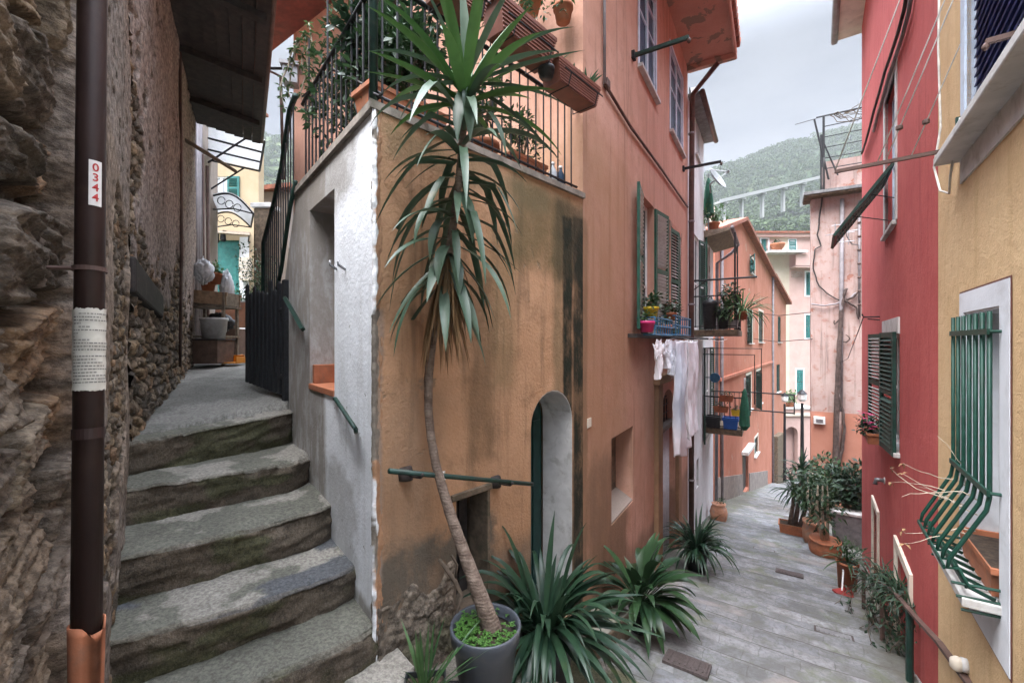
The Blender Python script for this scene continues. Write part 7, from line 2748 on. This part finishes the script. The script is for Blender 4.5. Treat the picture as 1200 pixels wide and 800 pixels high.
for k in range(46):
    t_ = rd.uniform(0, 1)
    c = lerp(P(1018, 672, 6.0), P(1070, 705, 4.35), t_) + Vector((rd.gauss(.06, .08), rd.gauss(0, .1), rd.uniform(-.1, .1)))
    if k < 13:
        strap_tuft(mb, c, 16, .32, .020, 300 + k, (-.2, 1.2), (.6, 1.3), .03, .3, 6)
    p = c; pts = [p]
    for i in range(9):
        p = p + Vector((rd.gauss(0, .05), rd.gauss(0, .05), -.11)); pts.append(p)
    m2.tube(pts, .004, 4)
    for p in pts:
        for j in range(3):
            mb.oval(p, (rd.gauss(0, 1), rd.gauss(0, 1), rd.gauss(-.3, .8)), Vector((rd.gauss(0, .4), rd.gauss(0, .4), 1)), .07, .03, .3)
mb.build('leaves', M['shrub_dark'], ivy); m2.build('stems', M['twig'], ivy)

# ------------------------------------------------------------------ pots before the weathered house
def gpos(u, v, up=0.0):
    r = (u - 600) / F; k = -(400 - v) / F
    Y = 2.07 / (k - .2234 * (r * va.x + va.y))
    q = P(u, v, Y); q.z += up
    return q


q = gpos(993, 694)
rp = thing('potted_plant', 'tall red clay pot with a yellow striped plant beside the red wall', 'potted plant', q)
round_pot(rp, q, .145, .50, 'terracotta', .82)
mb = MB(); strap_tuft(mb, q + Vector((0, 0, .5)), 30, .42, .03, 401, (.2, 1.4), (.4, 1.0), .08, .3, 7); shrub_leaves(mb, q + Vector((0, 0, .68)), .2, .2, .2, 160, .08, .03, 402); mb.build('leaves', M['shrub'], rp)
dp_ = thing('dustpan', 'small red dustpan leaning against the tall red clay pot', 'dustpan', gpos(990, 699))
q2 = gpos(988, 698); mb = MB(); mb.box(q2 + Vector((0, 0, .04)), Vector((.10, .02, .0)), Vector((-.02, .09, .02)), Vector((0, 0, .012))); mb.box(q2 + Vector((.1, .05, .07)), Vector((.01, .0, 0)), Vector((-.02, .09, .02)), Vector((0, 0, .03))); mb.build('pan', M['dull_red'], dp_)
mb = MB(); mb.tube([q2 + Vector((.02, .05, .06)), q2 + Vector((.13, .16, .38))], .012, 6); mb.build('handle', M['metal_white'], dp_)

q = gpos(929, 628)
tr_ = thing('potted_palm', 'palm-like yucca in a terracotta trough in front of the weathered house', 'potted plant', q)
trough(tr_, q, vp, .62, .4, .34, 'terracotta')
m2 = MB(); mb = MB()
tops = []
for (dx, hgt, lean) in ((.05, 1.55, .18), (-.06, 1.05, .10), (.16, .85, .2)):
    b0 = q + vp * dx + Vector((0, 0, .3)); e = b0 + Vector((lean, 0, hgt))
    m2.tube([b0, lerp(b0, e, .5) + Vector((.03, 0, 0)), e], [.06, .045, .035], 8)
    strap_tuft(mb, e, 62, .62, .05, 410 + int(dx * 100), (-.7, 1.4), (.3, 1.1), .05, .3, 7, -.25)
m2.build('trunk', M['bark'], tr_, smooth=True); mb.build('leaves', M['clivia'], tr_)

for (u, v, r_, h_, mat, lab, seed) in ((955, 640, .26, .62, 'terracotta_pale', 'bellied clay urn holding a leafy shrub, between the trough and the round bowl', 421), (967, 653, .30, .40, 'terracotta', 'wide round terracotta bowl with bare stems and leaves beside the urn', 422)):
    q = gpos(u, v)
    t = thing('potted_shrub', lab, 'potted plant', q)
    mb = MB(); mb.lathe(q, [(r_ * .7, 0), (r_ * .95, h_ * .3), (r_ * 1.02, h_ * .6), (r_ * .9, h_ * .85), (r_ * .98, h_ * .9), (r_ * .98, h_), (r_ * .85, h_ - .02)], 24); mb.build('pot', M[mat], t, smooth=True)
    mb = MB(); mb.lathe(q, [(.001, h_ - .03), (r_ * .85, h_ - .04)], 16); mb.build('soil', M['soil'], t)
    mb = MB(); shrub_leaves(mb, q + Vector((.05, .2, h_ + .75)), .42, .4, .6, 520, .15, .06, seed); mb.build('leaves', M['shrub'], t)
    m2 = MB()
    for k in range(3):
        m2.tube([q + Vector((.05 * k - .05, 0, h_ - .05)), q + Vector((.12 * k - .15, .05, h_ + .55)), q + Vector((.1 * k - .05, .15, h_ + 1.1))], [.035, .03, .015], 7)
    m2.build('stems', M['twig_pale'], t, smooth=True)
q = gpos(985, 640); q.z -= .05
lowall = thing('garden_wall', 'low grey stone wall under the dark shrub beside the red house', 'wall', q)
WW3 = Wall((q.x, q.y), (vp.x, vp.y), (-va.x, -va.y))
mb = MB(); mb.wbox(WW3, -.15, 1.3, q.z - .4, q.z + .85, -.3, 0); mb.build('body', M['slate'], lowall, bevel=.02)
mb = MB(); mb.wbox(WW3, -.2, 1.3, q.z + .852, q.z + .92, -.34, .04); mb.build('coping', M['marble'], lowall, bevel=.01)
for (dx, dy, rx, rz, n_, lab, seed, mt) in ((.3, .55, .65, .75, 1500, 'big dark leafy shrub behind the low wall beside the red house', 431, 'shrub_dark'), (-.35, .9, .6, .8, 1300, 'lighter green bush behind the clay urn next to the dark shrub', 432, 'shrub')):
    c = q + vp * dx + va * dy
    t = thing('shrub', lab, 'shrub', c)
    mb = MB(); shrub_leaves(mb, c + Vector((0, 0, 1.25)), rx, .5, rz, n_, .16, .075, seed, .5); mb.build('leaves', M[mt], t)
    m2 = MB()
    for k in range(6):
        m2.tube([c + Vector((0, 0, -.3)), c + Vector((rd.gauss(0, .12), rd.gauss(0, .12), .7)), c + Vector((rd.gauss(0, .35), rd.gauss(0, .2), 1.6))], [.04, .03, .01], 6)
    m2.build('stems', M['twig'], t)
# ------------------------------------------------------------------ things on the path at the left
def ppos(u, v):
    """point on the path seen at u, v"""
    Y = 6.0
    for _ in range(30):
        z = -.72 + .09 * (min(Y, 7.2) - 3.06)
        Y = z * F / (400 - v)
    return P(u, v, Y)


q = ppos(240, 427)
bx = thing('storage_box', 'dark brown box on the path under the white bucket', 'box', q)
mb = MB(); mb.box(q + Vector((0, .2, .19)), (.19, 0, 0), (0, .2, 0), (0, 0, .18)); mb.build('body', M['cardboard'], bx, bevel=.01)
mb = MB(); mb.box(q + Vector((0, .2, .375)), (.2, 0, 0), (0, .21, 0), (0, 0, .014)); mb.build('lid', M['wood_dark'], bx, bevel=.004)
q1 = q + Vector((0, .2, .392))
bk = thing('bucket', 'dirty white plastic bucket on the dark brown box', 'bucket', q1)
mb = MB(); mb.lathe(q1, [(.15, 0), (.18, .28), (.195, .285), (.195, .32), (.178, .32), (.17, .1)], 24); mb.build('body', M['bucket'], bk, smooth=True)
mb = MB(); mb.tube([q1 + Vector((-.19, 0, .3)), q1 + Vector((-.1, -.14, .24)), q1 + Vector((.1, -.14, .24)), q1 + Vector((.19, 0, .3))], .006, 6); mb.build('handle', M['metal_grey'], bk)
q = ppos(264, 422)
b2 = thing('storage_box', 'brown cardboard box stacked among the clutter right of the bucket', 'box', q)
mb = MB(); mb.box(q + Vector((0, .25, .30)), (.15, 0, 0), (0, .2, 0), (0, 0, .29)); mb.build('body', M['cardboard'], b2, bevel=.01)
mb = MB(); mb.box(q + Vector((0, .045, .4)), (.1, 0, 0), (0, .003, 0), (0, 0, .06)); mb.build('label_patch', M['wood_crate'], b2)
q = ppos(269, 426)
dpn = thing('plastic_tray', 'orange plastic dustpan lying on the path beside the boxes', 'dustpan', q)
mb = MB()
c = q + Vector((.0, .02, .05))
mb.box(c + Vector((0, 0, -.035)), (.17, 0, 0), (0, .12, 0), (0, 0, .008)); mb.box(c + Vector((0, .115, .02)), (.15, 0, 0), (0, .008, 0), (0, 0, .06)); mb.box(c + Vector((-.165, 0, .01)), (.008, 0, 0), (0, .12, 0), (0, 0, .045)); mb.box(c + Vector((.165, 0, .01)), (.008, 0, 0), (0, .12, 0), (0, 0, .045))
mb.build('pan', M['orange_plastic'], dpn, bevel=.005)
mb = MB(); mb.tube([c + Vector((0, .11, .05)), c + Vector((0, .3, .07))], .018, 8); mb.build('handle', M['orange_plastic'], dpn)
# a board shelf with crates
q = P(250, 356, 7.0)
sh = thing('wooden_crate', 'slatted pale wooden crate resting on top of the clutter', 'crate', q)
for dy in (-.16, .2):
    mb = MB()
    mb.box(q + Vector((.02, dy, .09)), (.27, .03, -.02), (0, .004, 0), (0, 0, .095))
    for k in range(3):
        mb.box(q + Vector((.02 * k, dy, .02 + .07 * k)), (.27, .03, -.02), (0, .009, 0), (0, 0, .028))
    mb.build('side_panel', M['wood_crate'], sh)
mb = MB(); mb.box(q + Vector((-.26, .02, .08)), (.012, 0, 0), (0, .19, 0), (0, 0, .1)); mb.box(q + Vector((.27, .02, .07)), (.012, 0, 0), (0, .19, 0), (0, 0, .1)); mb.box(q + Vector((0, .02, -.015)), (.26, .03, -.02), (0, .19, 0), (0, 0, .008))
mb.build('ends_and_floor', M['wood_grey'], sh)
st_ = thing('clutter_shelf', 'rough plank stand among the clutter carrying the wooden crate', 'stand', P(250, 395, 7.0))
mb = MB()
for dx in (-.27, .26):
    for dy in (.0, .34):
        b0 = P(250, 358, 7.0) + Vector((dx, dy - .15, 0)); mb.box8([(b0.x - .02, b0.y - .02, -.42), (b0.x + .02, b0.y - .02, -.42), (b0.x + .02, b0.y + .02, -.42), (b0.x - .02, b0.y + .02, -.42), (b0.x - .02, b0.y - .02, b0.z), (b0.x + .02, b0.y - .02, b0.z), (b0.x + .02, b0.y + .02, b0.z), (b0.x - .02, b0.y + .02, b0.z)])
mb.build('legs', M['wood_grey'], st_)
b0 = P(250, 358, 7.0); mb = MB(); mb.box(b0 + Vector((0, .02, -.03)), (.31, 0, 0), (0, .22, 0), (0, 0, .015)); mb.build('board', M['wood_grey'], st_)
mb = MB(); mb.box(b0 + Vector((0, .02, -.5)), (.3, 0, 0), (0, .2, 0), (0, 0, .015)); mb.build('board', M['wood_grey'], st_)
# bags and pots on top
def blob(name, label, cat, c, r, mat, seed, sc=(1, 1, 1.1)):
    n1, n2 = 36, 52
    th = np.linspace(0.02, math.pi - .02, n1); ph_ = np.linspace(0, 2 * math.pi, n2)
    T, Pp = np.meshgrid(th, ph_, indexing='ij')
    k = 1 + .55 * (np.abs(fbm(np.cos(Pp) * 2.4 + 5, T * 2.4 + np.sin(Pp) * 2.4, seed, 5) - .5) * 2 - .35)
    V = np.stack([c.x + r * sc[0] * k * np.sin(T) * np.cos(Pp), c.y + r * sc[1] * k * np.sin(T) * np.sin(Pp), c.z + r * sc[2] * k * np.cos(T)], 2)
    o = grid_obj(name, V, M[mat], origin=tuple(c))
    tag(o, label, cat)
    return o


blob('plastic_bag', 'crumpled white plastic bag on top of the clutter against the old wall', 'bag', P(239, 318, 6.9), .14, 'bag', 5, (1, 1, 1.4))
blob('plastic_bag', 'pale plastic sheet hanging beside the pots above the clutter', 'bag', P(266, 338, 7.3), .16, 'bag', 9, (.6, .8, 1.9))
blob('dark_sack', 'dark sack behind the white bucket among the clutter', 'sack', P(256, 378, 7.2), .2, 'black_plastic', 12, (1.2, 1, .8))
for (u, v, lab, sd, pl) in ((252, 333, 'terracotta pot with a light green plant on the clutter beside the teal door', 501, 'shrub_light'), (244, 344, 'tipped reddish pot with dark leaves left of the green plant pot', 502, 'shrub_dark')):
    q = P(u, v, 7.15)
    t = thing('flower_pot', lab, 'flower pot', q)
    round_pot(t, q, .10, .18, 'terracotta')
    mb = MB(); shrub_leaves(mb, q + Vector((0, 0, .24)), .11, .11, .11, 110, .06, .035, sd); mb.build('leaves', M[pl], t)

# ------------------------------------------------------------------ second house on the left, with awnings
WS = Wall((-5.30, 7.02), (-.55, 1), (.87, .48))
nh = thing('neighbour_house', 'grey rendered house just beyond the old stone house on the left', 'house', WS.pt(2.5, -.5, -1))
facade(WS, [(0, -.8), (5.0, -.8), (5.0, 5.2), (0, 5.2)], [], .35, 'front_wall', M['grey_render'], nh)
mb = MB(); mb.wbox(WS, 4.65, 4.99, -.8, 5.2, -3, -.351); mb.build('end_wall', M['grey_render'], nh)
mb = MB(); mb.wbox(WS, -.0, 5.1, 5.202, 5.3, -3, .1); mb.build('roof', M['tile'], nh)
mb = MB()
for s in (.9, 1.15, 1.4):
    mb.tube([WS.pt(s, -.4, .06), WS.pt(s, 4.6, .06)], .03, 6)
mb.build('pipes', M['pipe_grey'], nh, smooth=True)
aw1 = thing('awning', 'flat white polycarbonate awning with a black frame, the higher of two', 'awning', P(248, 165, 9.2), 'awnings over the left path')
a = P(244, 145, 8.4); b_ = P(310, 164, 8.3); c = P(304, 199, 10.0); d = P(244, 186, 10.2)
def sheet(mb, a, b_, c, d, th, nrm=None):
    n_ = (b_ - a).cross(d - a).normalized() * th
    mb.box8([a, b_, c, d, a + n_, b_ + n_, c + n_, d + n_])
mb = MB(); sheet(mb, a, b_, c, d, .012); mb.build('panel', M['poly'], aw1)
mb = MB()
for p, q_ in ((a, b_), (b_, c), (c, d), (lerp(a, d, .33), lerp(b_, c, .33)), (lerp(a, d, .66), lerp(b_, c, .66))):
    mb.tube([p - Vector((0, 0, .03)), q_ - Vector((0, 0, .03))], .022, 6)
mb.build('frame', M['iron'], aw1)
mb = MB(); mb.tube([a + Vector((0, 0, -.75)), lerp(a, b_, .7) - Vector((0, 0, .04))], .018, 6); mb.tube([d + Vector((0, 0, -.75)), lerp(d, c, .7) - Vector((0, 0, .04))], .018, 6); mb.build('struts', M['iron'], aw1)
aw2 = thing('awning', 'smaller arched white awning with curled black brackets below the flat one', 'awning', P(250, 240, 10.6), 'awnings over the left path')
mb = MB(); m2 = MB()
N = 8
pa = [P(250, 228, 10.2), P(297, 249, 10.1)]; pb = [P(250, 251, 11.6), P(294, 265, 11.5)]
for i in range(N):
    def arc(pp, t):
        q = lerp(pp[0], pp[1], t); return q + Vector((0, 0, .22 * math.sin(math.pi * t)))
    a, b_ = arc(pa, i / N), arc(pa, (i + 1) / N); d, c = arc(pb, i / N), arc(pb, (i + 1) / N)
    sheet(mb, a, b_, c, d, .012)
mb.build('panel', M['poly'], aw2)
for pp in (pa, pb):
    m2.tube([arc(pp, i / 10) - Vector((0, 0, .03)) for i in range(11)], .02, 6)
    m2.tube([pp[0] - Vector((0, 0, .35)), lerp(pp[0], pp[1], .5) - Vector((0, 0, .12)), pp[1] - Vector((0, 0, .03))], .016, 6)
    for k in range(3):
        c = lerp(pp[0], pp[1], .2 + .2 * k) - Vector((0, 0, .06)); pts = [c + Vector((math.cos(w_) * .09, 0, math.sin(w_) * .09)) for w_ in np.linspace(0, 6, 12)]
        m2.tube(pts, .010, 5)
m2.tube([arc(pa, 1) - Vector((0, 0, .03)), arc(pb, 1) - Vector((0, 0, .03))], .02, 6)
m2.build('frame', M['iron'], aw2)

# ------------------------------------------------------------------ pale yellow house with the teal door
YY = 14.0
WY = Wall((P(236, 400, YY).x, YY), (1, 0), (0, -1))
py = thing('pale_yellow_house', 'pale yellow house with teal door and shutters at the end of the left path', 'house', WY.pt(1, -.4, -1))
dr_ = rect(WY.S(253.5), WY.S(280.5), -.36, WY.z(268, 281.5)); ww = rect(WY.S(252), WY.S(266.5), WY.z(260, 234), WY.z(260, 207))
sr = WY.S(303)
facade(WY, [(-1.5, -.8), (sr, -.8), (sr, 7.4), (-1.5, 7.4)], [(dr_, .1), (ww, .1)], .3, 'front_wall', M['back_yellow'], py)
panel_door(WY, py, dr_[0][0], dr_[1][0], dr_[0][1], dr_[2][1], .09, 'shutter_teal', boards=0)
window(WY, py, ww[0][0], ww[1][0], ww[0][1], ww[2][1], .06, 'white_wood', 'curtain', 1, (), .05, 'marble')
shutter(WY, py, ww[1][0], ww[0][1], ww[2][1], .40, 176, -1, 'shutter_teal', 'shutter_teal', pitch=.05)
mb = MB(); mb.wbox(WY, WY.S(281.5), WY.S(292), -.4, dr_[2][1] + .1, .003, .03); mb.build('door_surround', M['white_render'], py)
mb = MB(); mb.wbox(WY, -1.6, sr + .1, 7.402, 7.5, -.4, .3); mb.build('roof', M['tile'], py)
mb = MB(); mb.wbox(WY, WY.S(284.5), WY.S(296), WY.z(290, 329), WY.z(290, 303), .031, .2); m_ = mb.build('meter_cabinet', M['cream_render'], py)
mb = MB()
for k in range(6):
    z = WY.z(290, 327 - k * 4); mb.wbox(WY, WY.S(285.5), WY.S(295), z, z + .02, .201, .207)
mb.build('louvres', M['marble'], m_)
cp_ = thing('reed_canopy', 'narrow canopy of canes over the teal door', 'canopy', WY.at(272, 274, .2))
mb = MB()
for k in range(7):
    mb.tube([WY.at(247, 270 + k * .35, .05 + .07 * k), WY.at(293, 273 + k * .45, .05 + .07 * k)], .028, 6)
mb.build('canes', M['wood_grey'], cp_)
mb = MB(); mb.tube([WY.at(291, 284, .0), WY.at(292, 275, .4)], .02, 6); mb.tube([WY.at(256, 284, .0), WY.at(256, 274, .4)], .02, 6); mb.build('brackets', M['wood_dark'], cp_)
q = WY.at(261.5, 279, .25)
t = thing('door_lantern', 'small dark lantern hanging over the teal door', 'lantern', q)
mb = MB(); mb.lathe(q - Vector((0, 0, .1)), [(.05, 0), (.09, .04), (.07, .22), (.02, .28)], 8); mb.build('body', M['iron'], t)
mb = MB(); mb.tube([q + Vector((0, 0, .17)), q + Vector((0, 0, .25)), q + Vector((0, .2, .27))], .012, 6); mb.build('hook', M['iron'], t)
# stone gatepost, shed and the bush
q = P(310, 345, 11.5)
gp = thing('stone_pillar', 'rough grey stone pillar with a bush before it right of the yellow house', 'pillar', q)
mb = MB(); mb.box(P(312, 330, 11.5) + Vector((0, 0, -.4)), (.22, 0, 0), (0, .22, 0), (0, 0, 2.3)); mb.build('shaft', M['stone_side'], gp, bevel=.05)
mb = MB(); mb.box(P(312, 330, 11.5) + Vector((0, 0, 1.95)), (.27, 0, 0), (0, .27, 0), (0, 0, .06)); mb.build('cap', M['marble'], gp, bevel=.02)
shd = thing('stone_shed', 'small grey shed with a tiled roof below the green hillside at the left', 'shed', P(318, 300, 17))
c = P(322, 262, 17)
mb = MB(); mb.box(c + Vector((.3, 0, -1.5)), (.75, 0, 0), (0, 1, 0), (0, 0, 2.4)); mb.build('wall', M['grey_render'], shd)
mb = MB(); mb.box(c + Vector((.3, 0, 1.0)), (.9, 0, .1), (0, 1.2, 0), (0, 0, .08)); mb.build('roof', M['tile'], shd)
mb = MB(); mb.box(c + Vector((.2, -1.01, -.2)), (.3, 0, 0), (0, .02, 0), (0, 0, .4)); mb.build('window', M['glass'], shd)
for (u, v, Y, r_, n_, lab, sd, mt) in ((303, 322, 10.6, (.4, .4, .85), 900, 'grey green bush before the stone pillar right of the yellow house', 511, 'shrub'), (277, 352, 9.6, (.22, .2, .2), 260, 'low green plant in a long pot below the teal door', 512, 'shrub_light'), (296, 350, 9.8, (.25, .2, .2), 260, 'low dark plant beside the picket gate below the teal door', 513, 'shrub')):
    c = P(u, v, Y)
    t = thing('shrub', lab, 'shrub', (c.x, c.y, -.35))
    mb = MB(); shrub_leaves(mb, c, *r_, n_, .075, .036, sd); mb.build('leaves', M[mt], t)
    m2 = MB(); m2.tube([(c.x, c.y, -.4), (c.x + .03, c.y, c.z), (c.x - .05, c.y, c.z + r_[2] * .7)], [.03, .02, .008], 6); m2.tube([(c.x, c.y, -.4), (c.x - .1, c.y, c.z + .1)], [.02, .006], 6); m2.build('stems', M['twig'], t)
t = thing('brick_step', 'low brick step before the teal door', 'step', P(283, 358, 9.3))
mb = MB(); c = P(283, 358, 9.3); mb.box(Vector((c.x, c.y + .2, .0 + c.z - .2)), (.5, 0, 0), (0, .3, 0), (0, 0, .26)); mb.build('tread', M['terracotta_pale'], t, bevel=.01)
mb = MB(); mb.box(Vector((c.x, c.y + .2, c.z + .075)), (.52, 0, 0), (0, .32, 0), (0, 0, .014)); mb.build('nosing', M['marble'], t)

# ------------------------------------------------------------------ hills
ridge_u = [-400, 200, 300, 330, 420, 600, 780, 830, 870, 900, 930, 960, 1010, 1100, 1500]
ridge_v = [190, 160, 160, 162, 190, 240, 226, 206, 190, 179, 167, 158, 150, 135, 130]
YR = 480.0


def hill_z(X, Y):
    u = 600 + F * X / np.maximum(Y, 1) * 1.0
    u = 600 + F * X / YR
    zr = (400 - np.interp(u, ridge_u, ridge_v)) / F * YR
    t = np.clip((Y - 62) / (YR - 62), 0, 1.25)
    t2 = np.where(t > 1, 1 - (t - 1) * .6, t)
    z = -17 + (zr + 17) * t2
    z = z + (fbm(X / 90, Y / 90, 601, 4) - .5) * 34 * np.clip(t * 2, 0, 1) * np.clip((1.12 - t) * 6, 0.25, 1)
    return z


xs = np.linspace(-420, 760, 200); ys = np.concatenate([np.linspace(48, 100, 12), np.linspace(104, 640, 130)])
Yh, Xh = np.meshgrid(ys, xs, indexing='ij')
Zh = hill_z(Xh, Yh) + (fbm(Xh / 14, Yh / 14, 611, 4) - .5) * 5
Zh = np.where(Yh < 62, -17.5, Zh)
t = NT('hillside_ground')
co = t.co('Object')
f = t.noise(co, .035, 8, .6); f2 = t.noise(co, .22, 6, .65)
c_ = t.mix(t.ramp(f, .4, .62), (.03, .05, .022), (.075, .10, .04)); c_ = t.mix(t.math('MULTIPLY', t.ramp(f2, .45, .7), .6), c_, (.018, .032, .018))
M['hill'] = t.done(c_, .95, t.bump(t.noise(co, .3, 6, .7), 1.0, 2.0), 0, .1)
o = grid_obj('hillside', np.stack([Xh, Yh, Zh], 2), M['hill'])
tag(o, 'wooded hillside rising behind the village', 'hill', kind='structure')
# broad base sheet so that nothing ends in the void
mb = MB(); mb.add([(-1500, -600, -24), (2500, -600, -24), (2500, 2500, -24), (-1500, 2500, -24)], [(0, 1, 2, 3)])
o = mb.build('ground', M['hill']); tag(o, 'valley ground far below the village', 'ground', kind='structure')

# the wood: clumps of foliage that read as one mass
rng = np.random.RandomState(5)
def woods(n, uspan, yspan, rs, seed, name, label, mat):
    rng = np.random.RandomState(seed)
    nv = 150
    vs = []; fs = []
    Y = np.sqrt(rng.uniform(yspan[0] ** 2, yspan[1] ** 2, n)); u = rng.uniform(uspan[0], uspan[1], n)
    X = (u - 600) / F * Y
    Z = hill_z(X, Y) + (fbm(X / 14, Y / 14, 611, 4) - .5) * 5
    r = rng.uniform(rs[0], rs[1], n)
    k = 84
    base = 0
    allv = []; allf = []
    for i in range(n):
        d = rng.normal(size=(k, 3)); d /= np.linalg.norm(d, axis=1)[:, None]
        d[:, 2] = np.abs(d[:, 2]) * 1.15 - .25
        c = np.array([X[i], Y[i], Z[i] + r[i] * .45]) + d * r[i] * rng.uniform(.6, 1.1, (k, 1))
        t1 = rng.normal(size=(k, 3)); t1 /= np.linalg.norm(t1, axis=1)[:, None]
        t2 = np.cross(t1, d + rng.normal(size=(k, 3)) * .5); t2 /= np.linalg.norm(t2, axis=1)[:, None] + 1e-6
        s = r[i] * rng.uniform(.10, .24, (k, 1))
        quad = np.stack([c - t1 * s, c - t2 * s, c + t1 * s, c + t2 * s], 1)
        allv.append(quad.reshape(-1, 3))
    Vv = np.concatenate(allv)
    nq = len(Vv) // 4
    me = bpy.data.meshes.new(name)
    me.vertices.add(len(Vv)); me.vertices.foreach_set('co', Vv.astype(np.float32).ravel())
    me.loops.add(nq * 4); me.loops.foreach_set('vertex_index', np.arange(nq * 4, dtype=np.int32))
    me.polygons.add(nq); me.polygons.foreach_set('loop_start', np.arange(0, nq * 4, 4, dtype=np.int32))
    me.materials.append(mat); me.update(calc_edges=True)
    o = bpy.data.objects.new(name, me); COL.objects.link(o)
    tag(o, label, 'woodland', kind='stuff')


M['wood_leaf'] = leafmat('woodland_leaf', (.022, .042, .018), (.07, .105, .04), .7, .15, .15)
woods(2600, (770, 1060), (160, 490), (2.6, 4.6), 71, 'woodland', 'green and dark woodland covering the hillside behind the alley', M['wood_leaf'])
woods(700, (270, 380), (70, 480), (1.6, 4.0), 72, 'woodland', 'green scrub covering the hillside seen between the houses at the left', M['wood_leaf'])

# the road viaduct
vd = thing('viaduct', 'pale concrete road viaduct crossing the hillside', 'viaduct', P(890, 225, 205))
A_ = P(838, 238.5, 196); B_ = P(958, 209.5, 226)
pts = [lerp(A_, B_, i / 10) for i in range(11)]
mb = MB()
for a, b_ in zip(pts, pts[1:]):
    d = (b_ - a); n_ = Vector((-d.y, d.x, 0)).normalized()
    mb.box((a + b_) / 2, d / 2, n_ * 2.5, Vector((0, 0, .45)))
    mb.box((a + b_) / 2 + n_ * 2.4 * -1 + Vector((0, 0, .75)), d / 2, n_ * .15, Vector((0, 0, .3)))
mb.build('deck', M['concrete'], vd)
for (u,) in ((848,), (869,), (893,), (917.5,), (940,)):
    k = (u - 838) / 120
    # perspective-correct position along the deck
    Yq = 1 / lerp(1 / A_.y, 1 / B_.y, k); q = lerp(A_, B_, (Yq - A_.y) / (B_.y - A_.y))
    mb = MB(); mb.box(q - Vector((0, 0, 6.5)), (.45, 0, 0), (0, 1.1, 0), (0, 0, 5.8)); mb.box(q - Vector((0, 0, 1.2)), (1.0, 0, 0), (0, 2.2, 0), (0, 0, .4))
    mb.build('pier', M['concrete'], vd)
# wires over the lane
for i, (p, q_, lab) in enumerate(((WP.at(890, 367, .2), WX.at(950, 366, .1), 'upper wire strung across the lane between the pink and the weathered house'), (WP.at(884, 397, .2), WX.at(952, 397, .1), 'lower wire strung across the lane between the pink and the weathered house'))):
    t = thing('overhead_wire', lab, 'wire', p)
    mb = MB(); m_ = (p + q_) / 2 - Vector((0, 0, .12)); mb.tube([p, m_, q_], .014, 5); mb.build('wire', M['cable'], t)

# ------------------------------------------------------------------ mountain air
t = bpy.data.materials.new('haze_air'); t.use_nodes = True
n_ = t.node_tree
n_.nodes.clear()
out = n_.nodes.new('ShaderNodeOutputMaterial'); pv = n_.nodes.new('ShaderNodeVolumePrincipled')
pv.inputs['Color'].default_value = (.92, .95, 1.0, 1); pv.inputs['Density'].default_value = HAZE
n_.links.new(pv.outputs[0], out.inputs['Volume'])
if HAZE > 0:
    mb = MB(); mb.abox(-1600, 2600, -700, 2600, -25.5, 300)
    o = mb.build('haze', t); tag(o, 'thin pale haze over the valley', 'haze', kind='stuff')
